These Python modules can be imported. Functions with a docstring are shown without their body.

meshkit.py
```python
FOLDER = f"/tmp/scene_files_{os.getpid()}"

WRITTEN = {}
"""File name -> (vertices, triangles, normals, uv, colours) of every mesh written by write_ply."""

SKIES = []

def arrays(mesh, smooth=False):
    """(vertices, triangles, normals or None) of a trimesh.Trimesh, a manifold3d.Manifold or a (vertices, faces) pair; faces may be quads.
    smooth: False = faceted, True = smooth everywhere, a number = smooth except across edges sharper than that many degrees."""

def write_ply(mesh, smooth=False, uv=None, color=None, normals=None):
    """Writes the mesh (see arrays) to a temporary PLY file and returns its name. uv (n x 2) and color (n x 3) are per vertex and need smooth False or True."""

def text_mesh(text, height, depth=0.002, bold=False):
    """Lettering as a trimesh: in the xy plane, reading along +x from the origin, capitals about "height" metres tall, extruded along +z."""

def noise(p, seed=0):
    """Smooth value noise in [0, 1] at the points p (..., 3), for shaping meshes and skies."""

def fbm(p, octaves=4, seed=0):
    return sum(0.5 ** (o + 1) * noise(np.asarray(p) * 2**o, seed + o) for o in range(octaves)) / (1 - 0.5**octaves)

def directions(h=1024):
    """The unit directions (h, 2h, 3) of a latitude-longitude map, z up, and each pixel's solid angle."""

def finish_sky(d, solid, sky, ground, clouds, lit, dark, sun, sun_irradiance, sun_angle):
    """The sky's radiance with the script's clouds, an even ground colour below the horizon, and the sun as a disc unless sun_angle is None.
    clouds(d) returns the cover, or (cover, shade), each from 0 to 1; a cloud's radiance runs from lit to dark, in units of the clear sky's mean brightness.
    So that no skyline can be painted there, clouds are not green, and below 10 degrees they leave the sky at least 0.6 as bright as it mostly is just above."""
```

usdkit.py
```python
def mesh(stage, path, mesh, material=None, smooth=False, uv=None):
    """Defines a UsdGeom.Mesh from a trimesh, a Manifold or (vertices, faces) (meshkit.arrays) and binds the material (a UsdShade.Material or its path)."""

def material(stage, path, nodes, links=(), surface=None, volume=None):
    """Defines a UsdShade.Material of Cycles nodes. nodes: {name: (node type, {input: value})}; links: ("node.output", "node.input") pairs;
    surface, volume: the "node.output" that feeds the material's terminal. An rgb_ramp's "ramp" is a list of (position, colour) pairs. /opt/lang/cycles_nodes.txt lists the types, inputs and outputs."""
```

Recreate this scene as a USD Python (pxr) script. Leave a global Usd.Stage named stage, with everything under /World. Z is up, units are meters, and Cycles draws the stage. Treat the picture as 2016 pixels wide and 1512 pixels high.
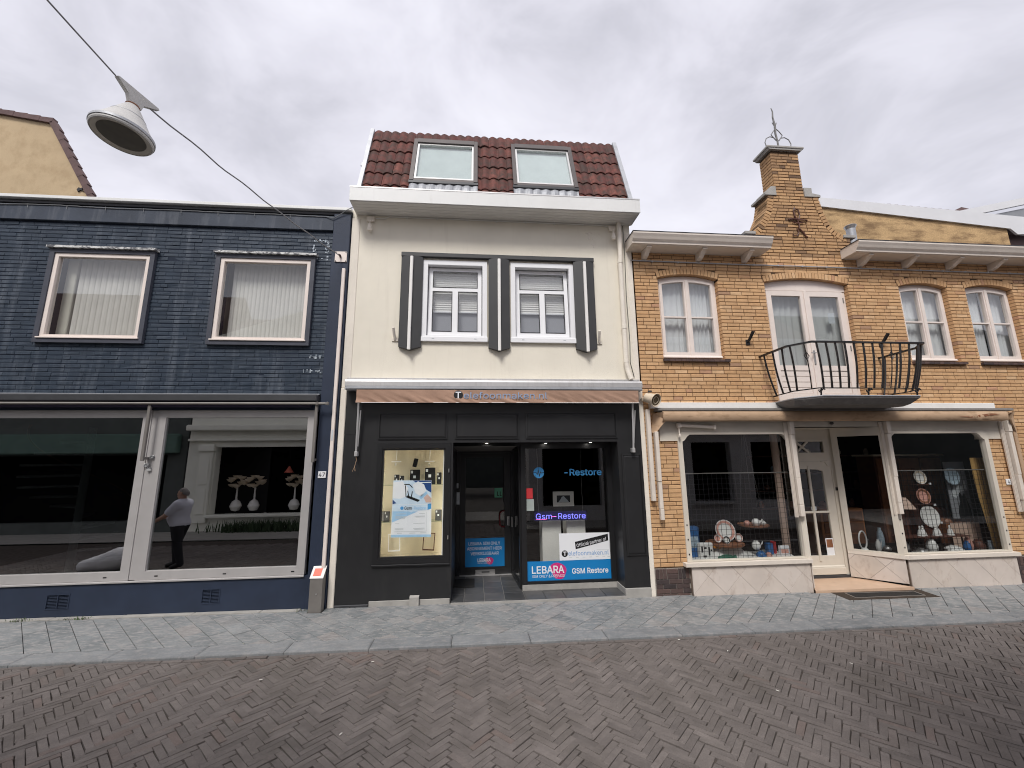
import math, random
import numpy as np, trimesh, shapely, shapely.ops, manifold3d
from shapely.geometry import Polygon, box as sbox
from pxr import Usd, UsdGeom, UsdLux, UsdShade, Sdf, Gf, Vt
import usdkit, meshkit

random.seed(7)
RNG = np.random.default_rng(7)
stage = Usd.Stage.CreateInMemory()
UsdGeom.SetStageUpAxis(stage, 'Z')
UsdGeom.SetStageMetersPerUnit(stage, 1.0)
UsdGeom.Xform.Define(stage, '/World')
UsdGeom.Scope.Define(stage, '/World/Looks')

# ---------------------------------------------------------------- camera
YAW, PITCH, ROLL = math.radians(5.1535), math.radians(10.439), math.radians(-0.613)
fw = np.array([math.sin(YAW) * math.cos(PITCH), math.cos(YAW) * math.cos(PITCH), math.sin(PITCH)])
r0 = np.array([math.cos(YAW), -math.sin(YAW), 0.0])
u0 = np.cross(r0, fw)
rt = math.cos(ROLL) * r0 + math.sin(ROLL) * u0
up = -math.sin(ROLL) * r0 + math.cos(ROLL) * u0
EYE = np.array([0.0, -7.22, 2.25])
FPX = 813.9
cam = UsdGeom.Camera.Define(stage, '/World/camera')
cam.AddTransformOp().Set(Gf.Matrix4d(*rt, 0, *up, 0, *(-fw), 0, *EYE, 1))
cam.CreateHorizontalApertureAttr(36.0)
cam.CreateVerticalApertureAttr(27.0)
cam.CreateFocalLengthAttr(36.0 * FPX / 2016)
cam.CreateClippingRangeAttr(Gf.Vec2f(0.05, 500))
cam.CreateExposureAttr(0.9)

# ---------------------------------------------------------------- overcast sky and soft sun
SUN_EL, SUN_ROT = math.radians(52), math.radians(200)      # rotation = atan2(x, y) of the direction towards the sun
sky = UsdLux.DomeLight.Define(stage, '/World/sky')
skym = usdkit.material(stage, '/World/Looks/sky_mat', {
    'tc': ('texture_coordinate', {}),
    'sky': ('sky_texture', {'sky_type': 'single_scattering', 'sun_disc': False, 'sun_elevation': SUN_EL, 'sun_rotation': SUN_ROT}),
    'sep': ('separate_xyz', {}),
    'zmax': ('math', {'math_type': 'maximum', 'value2': 0.0}),
    'zz': ('math', {'math_type': 'add', 'value2': 0.55}),
    'inv': ('math', {'math_type': 'divide', 'value1': 1.0}),
    'flat': ('vector_math', {'math_type': 'scale'}),
    'n1': ('noise_texture', {'scale': 3.0, 'detail': 7.0, 'roughness': 0.54, 'distortion': 0.4}),
    'n2': ('noise_texture', {'scale': 0.75, 'detail': 3.0, 'roughness': 0.5}),
    'mp': ('mapping', {'scale': (1.0, 1.0, 1.7), 'rotation': (0.0, 0.35, 0.0)}),
    'mx': ('mix_float', {'fac': 0.38}),
    'ramp': ('rgb_ramp', {'fac': 0.5, 'ramp': [(0.0, (2.5, 2.5, 2.85)), (0.36, (3.2, 3.2, 3.6)), (0.43, (3.8, 3.78, 4.22)), (0.485, (4.4, 4.36, 4.84)), (0.55, (4.9, 4.86, 5.36)), (0.62, (5.3, 5.27, 5.75)), (1.0, (5.7, 5.7, 6.2))]}),
    'hor': ('map_range', {'from_min': 0.0, 'from_max': 0.75, 'to_min': 1.0, 'to_max': 0.0, 'clamp': True}),
    'lit': ('mix_color', {'blend_type': 'mix', 'b': (5.3, 5.28, 5.75)}),
    'hf': ('math', {'math_type': 'multiply', 'value2': 0.30}),
    'cl': ('mix_color', {'blend_type': 'mix', 'fac': 0.97}),
    'bg': ('background_shader', {'strength': 0.096}),
}, [('tc.generated', 'sep.vector'), ('sep.z', 'zmax.value1'), ('zmax.value', 'zz.value1'), ('zz.value', 'inv.value2'),
    ('tc.generated', 'flat.vector1'), ('inv.value', 'flat.scale'), ('tc.generated', 'mp.vector'), ('mp.vector', 'n1.vector'), ('flat.vector', 'n2.vector'),
    ('n1.fac', 'mx.a'), ('n2.fac', 'mx.b'), ('mx.result', 'ramp.fac'), ('zmax.value', 'hor.value'), ('hor.result', 'hf.value1'), ('hf.value', 'lit.fac'),
    ('ramp.color', 'lit.a'), ('sky.color', 'cl.a'), ('lit.result', 'cl.b'), ('cl.result', 'bg.color')], surface='bg.background')
UsdShade.MaterialBindingAPI.Apply(sky.GetPrim()).Bind(skym)
sun = UsdLux.DistantLight.Define(stage, '/World/sun')
sun.CreateIntensityAttr(0.4)
sun.CreateAngleAttr(18.0)
sun.CreateNormalizeAttr(True)
sun.CreateColorAttr(Gf.Vec3f(1.0, 0.97, 0.93))
sd = np.array([math.cos(SUN_EL) * math.sin(SUN_ROT), math.cos(SUN_EL) * math.cos(SUN_ROT), math.sin(SUN_EL)])
sx = np.cross([0, 0, 1.0], sd); sx /= np.linalg.norm(sx)
sy = np.cross(sd, sx)
sun.AddTransformOp().Set(Gf.Matrix4d(*sx, 0, *sy, 0, *sd, 0, 0, 0, 30, 1))


# ---------------------------------------------------------------- helpers
def gz(x):
    """Height of the gently falling street at x."""
    return -0.0049 * np.asarray(x, float)


USED = {}


def path_for(name, parent=None):
    base = str(parent.GetPath()) if parent is not None else '/World'
    k = (base, name)
    n = USED.get(k, 0)
    USED[k] = n + 1
    return f'{base}/{name}' + (f'_{n:03d}' if n else '')


def tag(o, label=None, cat=None, group=None, kind=None):
    p = o.GetPrim() if hasattr(o, 'GetPrim') else o
    for k, v in (('label', label), ('category', cat), ('group', group), ('kind', kind)):
        if v:
            p.SetCustomDataByKey(k, v)
    return p


def thing(name, label=None, cat=None, group=None, kind=None, loc=(0, 0, 0), parent=None):
    x = UsdGeom.Xform.Define(stage, path_for(name, parent))
    if tuple(loc) != (0, 0, 0):
        x.AddTranslateOp().Set(Gf.Vec3d(*map(float, loc)))
    return tag(x, label, cat, group, kind)


def copy_of(root, name, loc, label=None, group=None):
    x = UsdGeom.Xform.Define(stage, path_for(name))
    x.GetPrim().GetReferences().AddInternalReference(root.GetPath())
    x.GetPrim().SetInstanceable(True)
    UsdGeom.XformCommonAPI(x.GetPrim()).SetTranslate(Gf.Vec3d(*map(float, loc)))
    return tag(x, label, None, group)


class MB:
    """Collects shapes and builds them as one mesh."""

    def __init__(s):
        s.v, s.f, s.t, s.n = [], [], [], 0

    def add(s, v, f, tone=0.5):
        v = np.asarray(v, float); f = np.asarray(f, int)
        if f.shape[1] == 4:
            f = np.vstack([f[:, [0, 1, 2]], f[:, [0, 2, 3]]])
        s.v.append(v); s.f.append(f + s.n); s.t.append(np.full(len(v), tone)); s.n += len(v)
        return s

    def tm(s, m, tone=0.5):
        return s.add(m.vertices, m.faces, tone)

    def box(s, x0, x1, y0, y1, z0, z1, tone=0.5):
        v = [(x, y, z) for x in (x0, x1) for y in (y0, y1) for z in (z0, z1)]
        f = [(0, 1, 3, 2), (4, 6, 7, 5), (0, 4, 5, 1), (2, 3, 7, 6), (0, 2, 6, 4), (1, 5, 7, 3)]
        return s.add(v, f, tone)

    def cbox(s, x0, x1, y0, y1, z0, z1, c=0.006, tone=0.5):
        """A box with chamfered edges."""
        h = np.array([x1 - x0, y1 - y0, z1 - z0]) / 2; o = np.array([x0 + x1, y0 + y1, z0 + z1]) / 2
        c = min(c, 0.45 * h.min())
        v, idx = [], {}
        for sg in np.ndindex(2, 2, 2):
            g = np.array(sg) * 2 - 1
            for a in range(3):
                p = g * (h - c); p[a] = g[a] * h[a]
                idx[sg, a] = len(v); v.append(o + p)
        f = []
        for a in range(3):
            b, d = [i for i in range(3) if i != a]
            for q in (0, 1):
                ring = []
                for (i, j) in ((0, 0), (1, 0), (1, 1), (0, 1)):
                    sg = [0, 0, 0]; sg[a] = q; sg[b] = i; sg[d] = j
                    ring.append(idx[tuple(sg), a])
                f.append(ring)
            for i, j in np.ndindex(2, 2):
                s0 = [0, 0, 0]; s0[b] = i; s0[d] = j; s1 = list(s0); s1[a] = 1
                f.append([idx[tuple(s0), b], idx[tuple(s1), b], idx[tuple(s1), d], idx[tuple(s0), d]])
        v = np.array(v)
        fa = np.vstack([np.array(f)[:, [0, 1, 2]], np.array(f)[:, [0, 2, 3]], np.array([[idx[g, 0], idx[g, 1], idx[g, 2]] for g in np.ndindex(2, 2, 2)])])
        n = np.cross(v[fa[:, 1]] - v[fa[:, 0]], v[fa[:, 2]] - v[fa[:, 0]])
        out = ((v[fa].mean(1) - o) * n).sum(1) < 0
        fa[out] = fa[out][:, ::-1]
        return s.add(v, fa, tone)

    def tube(s, pts, r, sides=8, cap=True, tone=0.5):
        p = np.asarray(pts, float)
        r = np.broadcast_to(r, (len(p),))
        t = np.gradient(p, axis=0); t /= np.linalg.norm(t, axis=1, keepdims=True) + 1e-12
        ref = np.array([0, 0, 1.0]) if abs(t[0, 2]) < 0.9 else np.array([1.0, 0, 0])
        A = []
        a = np.cross(t[0], ref)
        for k in range(len(p)):
            a = a - t[k] * (a @ t[k]); a /= np.linalg.norm(a) + 1e-12
            A.append(a)
        A = np.array(A); B = np.cross(t, A)
        g = np.arange(sides) * 2 * np.pi / sides
        v = (p[:, None] + r[:, None, None] * (np.cos(g)[None, :, None] * A[:, None] + np.sin(g)[None, :, None] * B[:, None])).reshape(-1, 3)
        i, j = np.meshgrid(np.arange(len(p) - 1), np.arange(sides), indexing='ij')
        q = np.stack([i * sides + j, i * sides + (j + 1) % sides, (i + 1) * sides + (j + 1) % sides, (i + 1) * sides + j], -1).reshape(-1, 4)
        f = np.vstack([q[:, [0, 1, 2]], q[:, [0, 2, 3]]])
        if cap:
            n = len(v); v = np.vstack([v, p[0], p[-1]]); k = np.arange(sides); e = (len(p) - 1) * sides
            f = np.vstack([f, np.stack([np.full(sides, n), (k + 1) % sides, k], 1), np.stack([np.full(sides, n + 1), e + k, e + (k + 1) % sides], 1)])
        return s.add(v, f, tone)

    def lathe(s, prof, o=(0, 0, 0), sides=24, tone=0.5, tilt=None):
        """prof: (radius, height) pairs turned about z at o."""
        prof = np.asarray(prof, float); g = np.arange(sides) * 2 * np.pi / sides
        v = np.stack([prof[:, :1] * np.cos(g), prof[:, :1] * np.sin(g), np.repeat(prof[:, 1:], sides, 1)], -1).reshape(-1, 3)
        if tilt is not None:
            v = v @ np.asarray(tilt).T
        i, j = np.meshgrid(np.arange(len(prof) - 1), np.arange(sides), indexing='ij')
        q = np.stack([i * sides + j, i * sides + (j + 1) % sides, (i + 1) * sides + (j + 1) % sides, (i + 1) * sides + j], -1).reshape(-1, 4)
        return s.add(v + np.asarray(o), q, tone)

    def wall(s, poly, y0, y1, tone=0.5):
        """A shapely polygon in (x, z), given thickness from y0 (front) to y1 (back)."""
        for g in getattr(poly, 'geoms', [poly]):
            if g.is_empty or g.area < 1e-7:
                continue
            m = trimesh.creation.extrude_polygon(g, y1 - y0, engine='earcut')
            v = np.asarray(m.vertices)
            s.add(np.stack([v[:, 0], y0 + v[:, 2], v[:, 1]], 1), np.asarray(m.faces)[:, ::-1], tone)
        return s

    def slab(s, poly, z0, z1, tone=0.5):
        for g in getattr(poly, 'geoms', [poly]):
            if g.is_empty or g.area < 1e-7:
                continue
            m = trimesh.creation.extrude_polygon(g, z1 - z0, engine='earcut')
            s.add(np.asarray(m.vertices) + [0, 0, z0], m.faces, tone)
        return s

    def side(s, poly, x0, x1, tone=0.5):
        """A profile in (y, z) drawn out from x0 to x1."""
        m = trimesh.creation.extrude_polygon(Polygon(poly), x1 - x0, engine='earcut')
        v = np.asarray(m.vertices)
        return s.add(np.stack([x0 + v[:, 2], v[:, 0], v[:, 1]], 1), m.faces, tone)

    def text(s, txt, x, z, y, width=None, height=0.1, bold=False, angle=0.0, depth=0.002, squash=1.0):
        """Lettering on an upright plane that faces the street, its lower left corner at (x, z)."""
        m = meshkit.text_mesh(txt, height, depth, bold)
        v = np.array(m.vertices)
        v[:, 0] -= v[:, 0].min()
        if width:
            v[:, 0] *= width / v[:, 0].max()
        v[:, 1] *= squash
        c, sn = math.cos(angle), math.sin(angle)
        X, Z = v[:, 0] * c - v[:, 1] * sn, v[:, 0] * sn + v[:, 1] * c
        return s.add(np.stack([x + X, y - v[:, 2], z + Z], 1), m.faces)

    def build(s, name, mat, parent=None, smooth=False, label=None, cat=None, group=None, kind=None, noise=0.0):
        v, f, t = np.vstack(s.v), np.vstack(s.f), np.concatenate(s.t)
        m = usdkit.mesh(stage, path_for(name, parent), trimesh.Trimesh(v, f, process=False) if smooth else (v, f), M[mat], smooth=smooth)
        if not smooth and len(set(t.tolist())) >= 1 and mat in TONED:
            UsdGeom.PrimvarsAPI(m).CreatePrimvar('tone', Sdf.ValueTypeNames.FloatArray, 'vertex').Set(Vt.FloatArray.FromNumpy(t.astype(np.float32)))
        return tag(m, label, cat, group, kind)


def ring(x0, x1, z0, z1, w, wb=None, wt=None):
    """A rectangular frame as a polygon in (x, z)."""
    return sbox(x0, z0, x1, z1).difference(sbox(x0 + w, z0 + (wb or w), x1 - w, z1 - (wt or w)))


def pix(P):
    d = np.asarray(P, float) - EYE
    z = d @ fw
    return np.stack([1008 + FPX * (d @ rt) / z, 756 - FPX * (d @ up) / z], -1)


def seen_area(q):
    """Rough picture area of a quad (4 x 3), zero outside the frame."""
    p = pix(q)
    c = p.mean(0)
    if not (-20 < c[0] < 2036 and -20 < c[1] < 1532):
        return 0.0
    x, y = p[:, 0], p[:, 1]
    return 0.5 * abs(np.dot(x, np.roll(y, -1)) - np.dot(y, np.roll(x, -1)))
# ---------------------------------------------------------------- materials
M, TONED = {}, set()


def paint(name, color, rough=0.6, var=0.12, scale=6.0, bump=0.0, bscale=60.0, metal=0.0, spec=0.4, dirt=None, dscale=(1.5, 1.5, 0.5), dcut=(0.5, 0.75), tones=None, coat=0.0, fine=0.0, dmax=0.8):
    """A painted, plastered or otherwise plain surface: broad unevenness, fine relief, and stains of their own colour."""
    n = {'g': ('geometry', {}), 'n': ('noise_texture', {'scale': scale, 'detail': 5.0, 'roughness': 0.6}),
         'mr': ('map_range', {'from_min': 0.3, 'from_max': 0.7, 'to_min': 1 - var, 'to_max': 1 + var, 'clamp': True}),
         'mul': ('vector_math', {'math_type': 'scale', 'vector1': color}),
         'p': ('principled_bsdf', {'roughness': rough, 'metallic': metal, 'specular_ior_level': spec, 'coat_weight': coat})}
    l = [('g.position', 'n.vector'), ('n.fac', 'mr.value'), ('mr.result', 'mul.scale')]
    out = 'mul.vector'
    if tones:
        TONED.add(name)
        n['a'] = ('attribute', {'attribute': 'tone'})
        n['tr'] = ('rgb_ramp', {'ramp': tones})
        l += [('a.fac', 'tr.fac'), ('tr.color', 'mul.vector1')]
    if fine:
        n['fn'] = ('noise_texture', {'scale': bscale, 'detail': 4.0, 'roughness': 0.7})
        n['fr'] = ('map_range', {'from_min': 0.3, 'from_max': 0.7, 'to_min': 1 - fine, 'to_max': 1 + fine, 'clamp': True})
        n['fm'] = ('vector_math', {'math_type': 'scale'})
        l += [('g.position', 'fn.vector'), ('fn.fac', 'fr.value'), (out, 'fm.vector1'), ('fr.result', 'fm.scale')]
        out = 'fm.vector'
    if dirt:
        n['dm'] = ('mapping', {'scale': dscale})
        n['dn'] = ('noise_texture', {'scale': 3.0, 'detail': 6.0, 'roughness': 0.65})
        n['dr'] = ('map_range', {'from_min': dcut[0], 'from_max': dcut[1], 'to_min': 0.0, 'to_max': dmax, 'clamp': True})
        n['dx'] = ('mix_color', {'b': dirt})
        l += [('g.position', 'dm.vector'), ('dm.vector', 'dn.vector'), ('dn.fac', 'dr.value'), ('dr.result', 'dx.fac'), (out, 'dx.a')]
        out = 'dx.result'
    l.append((out, 'p.base_color'))
    if bump:
        n['bn'] = ('noise_texture', {'scale': bscale, 'detail': 3.0, 'roughness': 0.6})
        n['b'] = ('bump', {'strength': min(1.0, bump), 'distance': 0.004})
        l += [('g.position', 'bn.vector'), ('bn.fac', 'b.height'), ('b.normal', 'p.normal')]
    M[name] = usdkit.material(stage, f'/World/Looks/{name}', n, l, surface='p.BSDF')


def pane(name, ior=1.5, tint=(1, 1, 1), rough=0.0, refl=(1, 1, 1)):
    M[name] = usdkit.material(stage, f'/World/Looks/{name}', {
        'f': ('fresnel', {'IOR': ior}), 'g': ('geometry', {}), 'nb': ('math', {'math_type': 'subtract', 'value1': 1.0}), 'ff': ('math', {'math_type': 'multiply'}), 't': ('transparent_bsdf', {'color': tint}), 'gl': ('glossy_bsdf', {'roughness': rough, 'color': refl}), 'm': ('mix_closure', {})},
        [('f.fac', 'ff.value1'), ('g.backfacing', 'nb.value2'), ('nb.value', 'ff.value2'), ('ff.value', 'm.fac'), ('t.BSDF', 'm.closure1'), ('gl.BSDF', 'm.closure2')], surface='m.closure')


def glow(name, color, strength):
    M[name] = usdkit.material(stage, f'/World/Looks/{name}', {'e': ('emission', {'color': color, 'strength': strength})}, [], surface='e.emission')


def cloth(name, color, trans=0.35, rough=0.9):
    M[name] = usdkit.material(stage, f'/World/Looks/{name}', {
        'd': ('diffuse_bsdf', {'color': color}), 't': ('translucent_bsdf', {'color': color}), 'm': ('mix_closure', {'fac': trans})},
        [('d.BSDF', 'm.closure1'), ('t.BSDF', 'm.closure2')], surface='m.closure')


Y1, Y2, Y3, Y4, Y5 = (0.55, 0.325, 0.165), (0.635, 0.40, 0.215), (0.67, 0.44, 0.25), (0.53, 0.30, 0.185), (0.42, 0.255, 0.16)
paint('yellow_brick', Y2, 0.85, 0.10, 9, 0.7, 180, spec=0.25, tones=[(0, Y5), (0.05, Y4), (0.16, Y1), (0.5, (0.595, 0.365, 0.19)), (0.9, Y2), (1, Y3)], fine=0.12, dirt=(0.34, 0.21, 0.125), dscale=(1.1, 1.1, 0.35), dcut=(0.50, 0.80), dmax=0.55)
paint('weathered_brick', Y5, 0.9, 0.12, 12, 0.7, 160, spec=0.2, tones=[(0, (0.16, 0.10, 0.065)), (0.15, (0.30, 0.185, 0.105)), (0.4, (0.42, 0.255, 0.135)), (0.75, (0.50, 0.305, 0.155)), (1, (0.55, 0.345, 0.18))], fine=0.12, dirt=(0.20, 0.13, 0.085), dscale=(2, 2, 2), dcut=(0.56, 0.8), dmax=0.5)
paint('brick_joint', (0.10, 0.062, 0.038), 0.95, 0.25, 14, 0.6, 220, spec=0.1)
paint('dark_brick', (0.085, 0.055, 0.05), 0.8, 0.2, 10, 0.6, 160, tones=[(0, (0.05, 0.038, 0.038)), (1, (0.12, 0.075, 0.065))], fine=0.15)
paint('grey_joint', (0.3, 0.27, 0.24), 0.95, 0.2, 14, 0.5, 220, spec=0.1)
BL = (0.027, 0.039, 0.060)
paint('blue_brick', BL, 0.55, 0.18, 3.5, 0.6, 150, spec=0.35, tones=[(0, (0.0265, 0.040, 0.060)), (1, (0.029, 0.043, 0.064))], dirt=(0.15, 0.17, 0.20), dscale=(1.6, 1.6, 0.16), dcut=(0.52, 0.76), dmax=0.65)
paint('blue_joint', (0.016, 0.023, 0.040), 0.7, 0.15, 10, 0.4, 150, spec=0.2)
paint('blue_render', (0.022, 0.032, 0.058), 0.55, 0.15, 2.5, 0.8, 240, spec=0.35, fine=0.06, dirt=(0.10, 0.11, 0.13), dscale=(2.0, 2.0, 2.0), dcut=(0.66, 0.9), dmax=0.4)
paint('blue_band', (0.045, 0.055, 0.075), 0.6, 0.2, 2.2, 0.4, 80, spec=0.3, dirt=(0.17, 0.18, 0.20), dscale=(2.2, 2.2, 0.3), dcut=(0.52, 0.8), dmax=0.6)
paint('blue_trim', (0.058, 0.062, 0.080), 0.55, 0.15, 4, 0.3, 80, dirt=(0.12, 0.12, 0.13), dscale=(1, 1, 2), dcut=(0.6, 0.85), dmax=0.5)
paint('flaking_white', (0.62, 0.62, 0.6), 0.7, 0.15, 8, 0.6, 60, dirt=(0.09, 0.09, 0.10), dscale=(5, 5, 9), dcut=(0.46, 0.56), dmax=0.95)
paint('cream_render', (0.79, 0.738, 0.628), 0.8, 0.05, 1.2, 0.9, 130, spec=0.2, fine=0.025, dirt=(0.58, 0.52, 0.43), dscale=(2.6, 2.6, 0.24), dcut=(0.54, 0.88), dmax=0.42)
paint('cream_edge', (0.78, 0.72, 0.63), 0.8, 0.06, 3, 1.0, 40, spec=0.2, dirt=(0.5, 0.44, 0.38), dscale=(2, 2, 0.8), dcut=(0.6, 0.8), dmax=0.6)
paint('white_paint', (0.80, 0.78, 0.75), 0.45, 0.05, 3, 0.15, 60)
paint('white_plastic', (0.83, 0.83, 0.84), 0.3, 0.02, 2, spec=0.5)
paint('gutter_white', (0.74, 0.74, 0.72), 0.4, 0.04, 1.5, spec=0.45, dirt=(0.52, 0.51, 0.48), dscale=(3, 3, 0.6), dcut=(0.58, 0.85), dmax=0.5)
paint('roof_white', (0.66, 0.66, 0.67), 0.5, 0.04, 1.5)
paint('soffit_white', (0.76, 0.74, 0.70), 0.5, 0.06, 2.0)
paint('pinkish_frame', (0.78, 0.69, 0.63), 0.5, 0.06, 3, 0.2, 60, dirt=(0.5, 0.43, 0.38), dscale=(6, 6, 3), dcut=(0.66, 0.85), dmax=0.6)
paint('pink_cream', (0.72, 0.645, 0.565), 0.5, 0.06, 2.5, 0.2, 70, dirt=(0.48, 0.41, 0.34), dscale=(3, 3, 1.0), dcut=(0.6, 0.9), dmax=0.5)
paint('stone_cream', (0.64, 0.585, 0.50), 0.55, 0.06, 2.5, 0.2, 70, dirt=(0.42, 0.36, 0.29), dscale=(2.5, 2.5, 2), dcut=(0.6, 0.9), dmax=0.6)
paint('anthracite', (0.052, 0.052, 0.053), 0.5, 0.08, 3, 0.2, 90, spec=0.4)
paint('black_front', (0.0185, 0.0185, 0.0195), 0.42, 0.14, 2.5, 0.3, 70, spec=0.45, fine=0.06, dirt=(0.04, 0.038, 0.036), dscale=(2.2, 2.2, 0.5), dcut=(0.56, 0.85), dmax=0.4)
paint('black_frame', (0.014, 0.014, 0.015), 0.35, 0.1, 3, spec=0.5)
paint('black_iron', (0.012, 0.011, 0.012), 0.45, 0.2, 20, 0.3, 90, spec=0.5)
paint('grey_iron', (0.17, 0.165, 0.16), 0.6, 0.25, 20, 0.3, 90)
paint('roof_tile', (0.2, 0.05, 0.035), 0.75, 0.18, 9, 0.8, 120, spec=0.3, tones=[(0, (0.085, 0.030, 0.026)), (0.5, (0.13, 0.042, 0.034)), (1, (0.175, 0.060, 0.045))], dirt=(0.055, 0.036, 0.029), dscale=(2.5, 2.5, 2.5), dcut=(0.40, 0.62), dmax=0.85, fine=0.15)
paint('roof_under', (0.03, 0.02, 0.018), 0.9)
paint('brown_alu', (0.105, 0.092, 0.087), 0.4, 0.08, 4, metal=0.3)
paint('alu', (0.6, 0.59, 0.58), 0.4, 0.06, 6, metal=0.55, dirt=(0.38, 0.36, 0.34), dscale=(6, 6, 0.5), dcut=(0.5, 0.8), dmax=0.5)
paint('alu_frame', (0.46, 0.44, 0.43), 0.45, 0.06, 3, 0.1, 90, metal=0.25, dirt=(0.3, 0.28, 0.26), dscale=(1.5, 1.5, 2), dcut=(0.6, 0.9), dmax=0.5)
paint('dark_alu', (0.055, 0.056, 0.06), 0.45, 0.1, 4, metal=0.2)
paint('lead', (0.30, 0.31, 0.33), 0.55, 0.15, 7, 0.5, 50, metal=0.3)
paint('zinc', (0.42, 0.43, 0.45), 0.5, 0.12, 6, 0.2, 40, metal=0.4)
paint('slab_lead', (0.15, 0.145, 0.142), 0.65, 0.2, 6, 0.5, 40, dirt=(0.33, 0.32, 0.31), dscale=(4, 4, 2), dcut=(0.55, 0.8), dmax=0.6)
paint('tan_render', (0.50, 0.385, 0.245), 0.9, 0.08, 1.5, 0.9, 90, spec=0.15, fine=0.08, dirt=(0.36, 0.255, 0.15), dscale=(1.2, 1.2, 1.0), dcut=(0.46, 0.72), dmax=0.6)
paint('rough_tan', (0.50, 0.34, 0.18), 0.95, 0.15, 2.0, 1.0, 26, spec=0.1, fine=0.25, dirt=(0.14, 0.085, 0.05), dscale=(0.45, 0.45, 1.5), dcut=(0.46, 0.66), dmax=0.75)
paint('rust_tile', (0.125, 0.078, 0.075), 0.8, 0.2, 8, 0.6, 90)
paint('grey_board', (0.24, 0.25, 0.27), 0.7, 0.1, 4)
paint('beige_canvas', (0.40, 0.255, 0.185), 0.85, 0.07, 4, 0.5, 220, spec=0.15, dirt=(0.27, 0.16, 0.12), dscale=(2.5, 2.5, 4), dcut=(0.55, 0.85), dmax=0.45)
paint('old_canvas', (0.49, 0.34, 0.225), 0.9, 0.10, 3, 0.5, 180, spec=0.1, dirt=(0.24, 0.15, 0.085), dscale=(1.3, 1.3, 3.5), dcut=(0.52, 0.75), dmax=0.75)
paint('purple_canvas', (0.026, 0.020, 0.045), 0.85, 0.2, 6, 0.4, 150)
paint('marble', (0.60, 0.515, 0.45), 0.35, 0.08, 2.2, 0.1, 30, spec=0.45, tones=[(0, (0.575, 0.50, 0.435)), (0.5, (0.605, 0.53, 0.47)), (1, (0.63, 0.555, 0.50))], dirt=(0.36, 0.27, 0.215), dscale=(2.4, 2.4, 1.3), dcut=(0.56, 0.74), dmax=0.6)
paint('pink_stone', (0.60, 0.42, 0.295), 0.35, 0.08, 5, 0.1, 60, spec=0.45, dirt=(0.45, 0.3, 0.2), dscale=(3, 3, 3), dcut=(0.55, 0.8), dmax=0.5)
paint('hard_stone', (0.24, 0.25, 0.25), 0.55, 0.16, 3.5, 0.5, 40, spec=0.4, tones=[(0, (0.172, 0.185, 0.190)), (0.35, (0.205, 0.217, 0.22)), (0.8, (0.238, 0.246, 0.247)), (1, (0.26, 0.246, 0.237))], fine=0.16, dirt=(0.36, 0.34, 0.33), dscale=(3.0, 7.5, 2), dcut=(0.49, 0.62), dmax=0.75)
paint('kerb_stone', (0.25, 0.26, 0.27), 0.55, 0.14, 4, 0.5, 50, spec=0.35, tones=[(0, (0.185, 0.195, 0.203)), (1, (0.245, 0.252, 0.256))], dirt=(0.36, 0.34, 0.33), dscale=(3, 6, 2), dcut=(0.50, 0.66), dmax=0.6, fine=0.14)
paint('concrete', (0.36, 0.345, 0.32), 0.85, 0.12, 4, 0.5, 60, dirt=(0.2, 0.19, 0.17), dscale=(3, 3, 3), dcut=(0.55, 0.8), dmax=0.5)
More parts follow.
